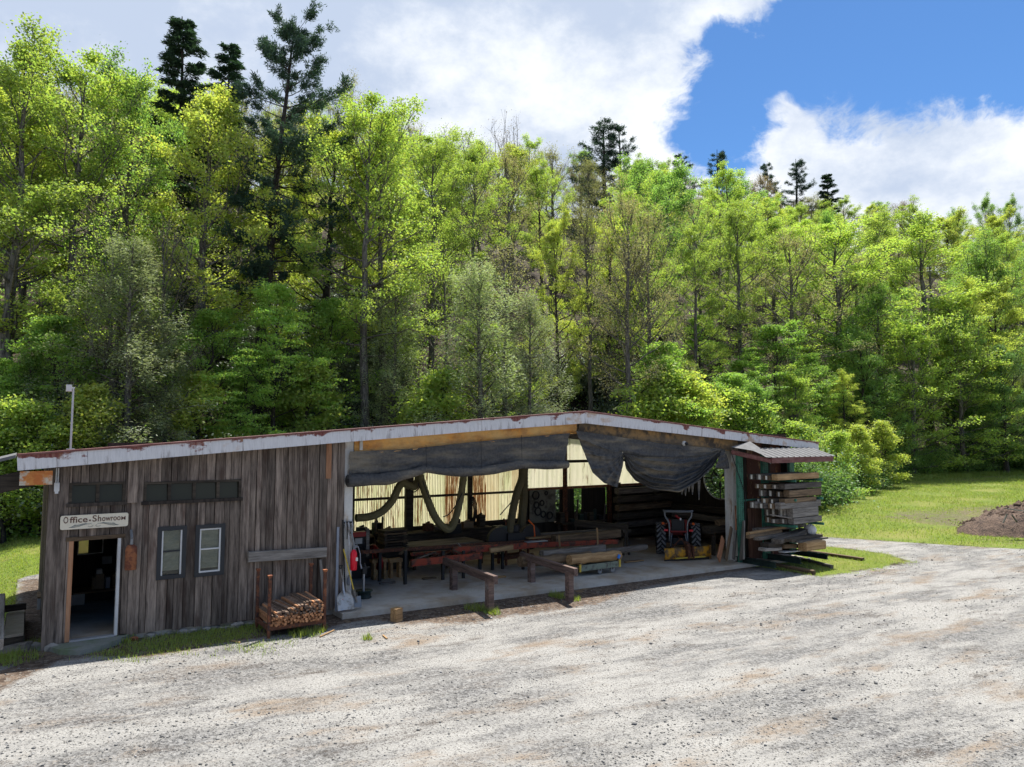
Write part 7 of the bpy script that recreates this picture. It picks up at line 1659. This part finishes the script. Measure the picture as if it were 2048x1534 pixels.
fixed = np.array([(t_['x'], t_['y']) for t_ in trees])
# the rest of the wood
rng = np.random.default_rng(5); pts_ = []
for q in np.arange(3, 112, 1.0):
    pass
cand = []
yy = 34.0
while yy < 205:
    st = 6.4 + (yy - 34) * 0.032
    xx = -0.80 * yy - 10
    while xx < 0.80 * yy + 10:
        cand.append((xx + rng.uniform(-0.4, 0.4) * st, yy + rng.uniform(-0.4, 0.4) * st)); xx += st
    yy += st
nw = 0
for x, y in cand:
    q = (y - edge_y(x)) * 0.9; px_, _ = proj((x, y, 15))
    if q < 2.5 or q > 98 or px_ < -180 or px_ > 2230 or (not -520 < px_ < 2500): continue
    if np.min(np.hypot(fixed[:, 0] - x, fixed[:, 1] - y)) < (2.6 if q < 25 else 4.0): continue
    if abs(px_ - 517) < 42 and y < 44: continue
    hi = q / 95; u = rng.random(); e_ = math.sin(x * 0.07 + 1) * math.cos(y * 0.05) * 0.5 + 0.5
    if q < 11 and px_ > 1360 and u < 0.75: kind = 'edge' if u < 0.55 else 'maple' if u < 0.65 else 'beech'
    elif q < 14: kind = 'poplar' if u < 0.28 else 'maple' if u < 0.38 else 'beech' if u < 0.48 else 'sapling' if u < 0.58 else 'wispy' if u < 0.76 else 'hemlock' if u < 0.84 and x < 6 else 'yellow' if u < 0.93 else 'olive'
    elif hi < 0.55: kind = 'poplar' if u < 0.40 else 'yellow' if u < 0.56 else 'maple' if u < 0.68 else 'olive' if u < 0.82 else 'wispy' if u < 0.95 else 'brown'
    else: kind = 'olive' if u < 0.42 else 'brown' if u < 0.56 else 'poplar' if u < 0.72 else 'maple' if u < 0.84 else 'yellow' if u < 0.93 else 'dark' if u < 0.97 else 'pine'
    Ht = {'beech': rng.uniform(8, 13), 'sapling': rng.uniform(5, 8), 'edge': rng.uniform(8, 14), 'hemlock': rng.uniform(10, 16)}.get(kind, rng.uniform(16.5, 23) if hi < 0.6 else rng.uniform(12, 18))
    # keep the skyline of the photograph: no crown may rise past it
    sky_y = np.interp(px_, [-200, 100, 450, 520, 650, 800, 900, 1100, 1300, 1500, 1700, 1900, 2300], [120, 150, 190, 200, 205, 235, 275, 275, 300, 335, 395, 402, 420]) + rng.uniform(-10, 16)
    rt = ray(px_, sky_y); mx_ = CAMZ + rt.z / rt.y * y - gz(x, y)
    if mx_ < 5: continue
    Ht = min(Ht, mx_); pk_ = rnd.randrange(len(KIND[kind][0])); hs = Ht / zmax(KIND[kind][0][pk_][1])
    put_tree(kind, x, y, hs, hs * rng.uniform(1.0, 1.4), proto=pk_); nw += 1

# shrubs along the edge of the wood
shrubs = []
def put_shrub(kind, x, y, s_, label=None):
    pr_, ds_ = SHR[kind]; sm_, fm_ = pr_[rnd.randrange(len(pr_))]
    root = bpy.data.objects.new('shrub', None); COL.objects.link(root); z = gz(x, y); root.location = (x, y, z); root.rotation_euler = (0, 0, rnd.uniform(0, 6.28)); root.scale = (s_ * rnd.uniform(0.9, 1.3), s_ * rnd.uniform(0.9, 1.3), s_)
    for n_, me in (('stems', sm_), ('foliage', fm_)):
        o = bpy.data.objects.new(n_, me); COL.objects.link(o); o.parent = root
    shrubs.append(dict(o=root, kind=kind, x=x, y=y, z=z, H=2.4 * s_, desc=ds_, label=label)); return root
for x in np.arange(-36, 62, 2.1):
    y = edge_y(x) + rnd.uniform(-0.5, 2.5); px_, _ = proj((x, y, 2))
    if not -150 < px_ < 2200: continue
    k_ = ('laurel' if rnd.random() < 0.35 else 'bright') if px_ < 1330 else ('bright' if rnd.random() < 0.30 else 'darkg') if px_ < 1760 else ('darkg' if rnd.random() < 0.75 else 'bright')
    put_shrub(k_, x, y, rnd.uniform(0.7, 1.5))
for i in range(46):
    px_ = rnd.choice((rnd.uniform(440, 760), rnd.uniform(1100, 1330), rnd.uniform(560, 1330))); Y_ = rnd.uniform(43, 62); r_ = ray(px_, 800); x = r_.x / r_.y * Y_
    if Y_ < edge_y(x) + 3: Y_ = edge_y(x) + rnd.uniform(3, 10); x = r_.x / r_.y * Y_
    put_shrub('laurel', x, Y_, rnd.uniform(0.9, 1.7))
for px_, Y0_, s_, lb_ in ((1668, 51, 0.8, 'rounded green shrub at the meadow corner behind the rack'), (1700, 55, 1.1, 'dense deep green shrub behind the lumber rack'), (1735, 58, 0.9, 'leafy shrub spilling onto the meadow'), (1640, 48, 1.0, 'low green shrub showing under the canopy end'),
                          (1655, 53, 1.2, 'bushy green shrub under the canopy end, behind the racked timbers'), (1610, 50, 1.3, 'tall green shrub glimpsed behind the racked timbers'), (1560, 46, 1.8, 'green shrub hidden behind the east bay wall')):
    put_shrub('darkg', (px_ - 1024) / FPX * Y0_, Y0_, s_, lb_)

# labels from where each one stands
ZN = [(95, 'beside the west lawn'), (190, 'above the office door'), (330, 'above the west window'), (470, 'above the office windows'), (600, 'above the stake rack'), (700, 'above the white column'), (830, 'above the tarp roll west end'), (960, 'above the tarp roll middle'), (1100, 'above the tarp roll east end'), (1215, 'above the roof peak'),
      (1310, 'above the draped tarp'), (1420, 'above the tractor'), (1510, 'above the east column'), (1600, 'above the lumber rack'), (1700, 'above the canopy end'), (1800, 'over the near meadow'), (1910, 'over the middle meadow'), (2010, 'over the dirt heap'), (9999, 'at the view\'s east edge')]
from collections import defaultdict
bag = defaultdict(list)
for t_ in trees + shrubs:
    o = t_['o']; isS = t_ in shrubs if len(shrubs) < 1 else ('stems' in [c.name.split('.')[0] for c in o.children])
    cat = 'shrub' if isS else 'tree'; grp = 'shrubs at the foot of the wood' if isS else 'trees of the wooded hillside'
    if t_['label']: tag(o, t_['label'], cat, grp); continue
    px_, py_ = proj((t_['x'], t_['y'], t_['z'] + t_['H'] * 0.7)); q = (t_['y'] - edge_y(t_['x'])) * 0.9
    zone = next(n_ for lim, n_ in ZN if px_ < lim)
    tier = 'at the forest edge' if q < 9 else 'low on the slope' if q < 24 else 'midway up the slope' if q < 44 else 'high on the slope' if q < 66 else 'near the ridge'
    bag[(t_['desc'], tier, zone, cat, grp)].append((t_['H'], o))
for (ds_, tier, zone, cat, grp), ls in bag.items():
    ls.sort(key=lambda e: -e[0]); ds_ = ds_.replace('leafy tree clad to the ground', 'leafy ground sweeping tree'); words = {1: [''], 2: ['the taller ', 'the shorter '], 3: ['the tallest ', 'the middling ', 'the lowest ']}.get(len(ls), ['the ' + ('' if i_ == 0 else ('second ', 'third ', 'fourth ', 'fifth ', 'sixth ', 'seventh ', 'eighth ')[min(i_ - 1, 6)]) + 'tallest ' for i_ in range(len(ls))])
    for (h_, o), w_ in zip(ls, words): tag(o, (w_ + ds_ + ' ' + tier + ', ' + zone).strip(), cat, grp)

# low undergrowth of the wood: one uncountable mass
rng = np.random.default_rng(9); N = 42000
yy = rng.uniform(0, 1, N * 3) ** 1.6 * 70 + 26; xx = rng.uniform(-0.8, 0.8, N * 3) * yy; ok = (yy > edge_y(xx) - 0.8) & ((np.sin(xx * 0.9) * np.cos(yy * 0.8 + xx * 0.3) + rng.normal(size=N * 3) * 0.7) > -0.1)
xx, yy = xx[ok][:N], yy[ok][:N]; zz = ground_z(xx, yy); c = np.stack([xx, yy, zz + rng.uniform(0.05, 0.7, len(xx))], 1)
co, q = leaf_cards(rng, c, rng.normal(size=c.shape) * 0.6 + np.array([0, -0.2, 0.8]), rng.uniform(0.15, 0.34, len(xx)), rng.uniform(0.10, 0.22, len(xx)))
o = link('undergrowth', fast_mesh('undergrowth', co, q, MT['lf_bright'])); o['kind'] = 'stuff'

# grass blades
MT['blade'] = leaf_mat('grass_blade', (0.13, 0.185, 0.018), (0.27, 0.32, 0.042), (0.20, 0.26, 0.028), 0.5)
def blades(name, x, y, h0, h1, wd, clump=0.0):
    n = len(x); z = ground_z(x, y); az = rng.uniform(0, 6.28, n); h = rng.uniform(h0, h1, n); ln = rng.uniform(0.1, 0.7, n) * h
    b0 = np.stack([x, y, z - 0.02], 1); dx = np.stack([np.cos(az), np.sin(az), 0 * az], 1); tip = b0 + np.stack([np.cos(az + 1.3) * ln, np.sin(az + 1.3) * ln, h], 1)
    co = np.stack([b0 - dx * wd / 2, b0 + dx * wd / 2, tip], 1).reshape(-1, 3); o = link(name, fast_mesh(name, co, np.arange(3 * n).reshape(n, 3), MT['blade'])); o['kind'] = 'stuff'; return o
def scatter(poly, n, pad=0.3, thr=-0.1):
    lo, hi = poly.min(0) - pad, poly.max(0) + pad; x = rng.uniform(lo[0], hi[0], n); y = rng.uniform(lo[1], hi[1], n); d = sdist(poly, x, y)
    k = d + rng.normal(size=n) * 0.26 + 0.34 * np.sin(x * 3.1 + 2 * np.sin(y * 2.2)) * np.cos(y * 3.7) > thr; return x[k], y[k]
xs1, ys1 = scatter(strip_px, 17000); xs2, ys2 = scatter(rack_grass, 20000); xs3, ys3 = scatter(weed_px, 3500, 0.3, 0.05)
blades('grass', np.r_[xs1, xs2, xs3], np.r_[ys1, ys2, ys3], 0.03, 0.12, 0.016)
yy = rng.uniform(30, 78, 260000); xx = rng.uniform(8, 62, 260000); px_ = xx / yy; ok = (px_ < 0.76) & (sdist(meadow, xx, yy) + rng.normal(size=xx.size) * 0.15 > 0.0) & (sdist(brown, xx, yy) < 3.5 * rng.random(xx.size)) & (yy < edge_y(xx) + 3)
ok &= (np.sin(xx * 0.7 + 2 * np.sin(yy * 0.31)) * np.cos(yy * 0.9 + np.sin(xx * 0.4)) + rng.normal(size=xx.size) * 0.35 > -0.45)
xx, yy = xx[ok][:90000], yy[ok][:90000]; blades('meadow_grass', xx, yy, 0.06, 0.16, 0.035)
yy = rng.uniform(15, 32, 90000); xx = rng.uniform(-26, -9, 90000); ok = (sdist(westlawn, xx, yy) > 0) & (xx / yy > -0.78); blades('lawn_grass', xx[ok][:26000], yy[ok][:26000], 0.03, 0.10, 0.03)
# tufts by the rail posts and rough grass under the bushes
tu = [(898, 1192, 0.35), (936, 1195, 0.4), (975, 1222, 0.22), (985, 1226, 0.22), (1112, 1192, 0.22), (1120, 1196, 0.16), (1150, 1200, 0.15), (950, 1218, 0.3), (735, 1278, 0.12), (620, 1268, 0.25), (595, 1271, 0.2), (640, 1262, 0.15), (80, 1290, 0.3), (20, 1322, 0.5), (-20, 1328, 0.5), (238, 1283, 0.3)]
X_, Y_ = [], []
for px_, py_, r_ in tu:
    q = W(px_, py_); n = int(700 * r_); a_ = rng.uniform(0, 6.28, n); rr = r_ * np.sqrt(rng.random(n)); X_.append(q.x + rr * np.cos(a_)); Y_.append(q.y + rr * np.sin(a_))
blades('grass_tufts', np.concatenate(X_), np.concatenate(Y_), 0.06, 0.20, 0.018)
xx = rng.uniform(16, 62, 60000); yy = edge_y(xx) + rng.uniform(-2.2, 1.5, 60000); ok = (xx / yy < 0.76); blades('rough_grass', xx[ok][:22000], yy[ok][:22000], 0.15, 0.5, 0.05)

# loose stones of the yard
m, t = mat('loose_gravel'); gi = t.n('ShaderNodeNewGeometry')
cr = t.n('ShaderNodeValToRGB', _0=gi.outputs['Random Per Island']); e_ = cr.color_ramp.elements; e_[0].color = (0.095, 0.095, 0.096, 1); e_[1].color = (0.36, 0.355, 0.345, 1); k_ = e_.new(0.45); k_.color = (0.16, 0.157, 0.153, 1); k_ = e_.new(0.75); k_.color = (0.24, 0.225, 0.20, 1)
finish(t, cr.outputs[0], 0.85); MT['gravel'] = m
N = 24000; yy = 7.5 + 30 * rng.random(N * 2) ** 1.7; xx = rng.uniform(-0.76, 0.76, N * 2) * yy
s_, d_ = (xx - A.x) * ux.x + (yy - A.y) * ux.y, (xx - A.x) * nx.x + (yy - A.y) * nx.y
a_ = -(YAW * 0.85); xr, yr = xx * math.cos(a_) - yy * math.sin(a_), xx * math.sin(a_) + yy * math.cos(a_)
pat = np.sin(xr * 0.35 + 2 * np.sin(yr * 0.6)) * 0.5 + np.sin(yr * 1.7 + 1.3 * np.sin(xr * 0.4)) * 0.6 + rng.normal(size=xx.size) * 0.5
ok = (d_ < -0.9) & (pat > 0.15) & (sdist(rack_grass, xx, yy) < -0.1) & (sdist(meadow, xx, yy) < -0.1) & (sdist(strip, xx, yy) < 0); xx, yy = xx[ok][:N], yy[ok][:N]; n = len(xx); zz = ground_z(xx, yy)
r_ = np.clip(rng.lognormal(-4.5, 0.42, n), 0.006, 0.045) * (1 + 0.018 * (yy - 10)); oc = np.array([(1, 0, 0), (0, 1, 0), (-1, 0, 0), (0, -1, 0), (0, 0, 0.7), (0, 0, -0.7)])
v = oc[None] * rng.uniform(0.6, 1.25, (n, 6, 1)); az = rng.uniform(0, 6.28, n); cs_, sn_ = np.cos(az)[:, None], np.sin(az)[:, None]
v = np.stack([v[..., 0] * cs_ - v[..., 1] * sn_, v[..., 0] * sn_ + v[..., 1] * cs_, v[..., 2]], -1) * r_[:, None, None] + np.stack([xx, yy, zz + r_ * 0.25], 1)[:, None]
f = np.array([(0, 1, 4), (1, 2, 4), (2, 3, 4), (3, 0, 4), (1, 0, 5), (2, 1, 5), (3, 2, 5), (0, 3, 5)]); q = (np.arange(n)[:, None, None] * 6 + f[None]).reshape(-1, 3)
o = link('gravel', fast_mesh('gravel', v.reshape(-1, 3), q, MT['gravel'])); o['kind'] = 'stuff'
print('trees', len(trees), 'wood', nw, 'shrubs', len(shrubs))
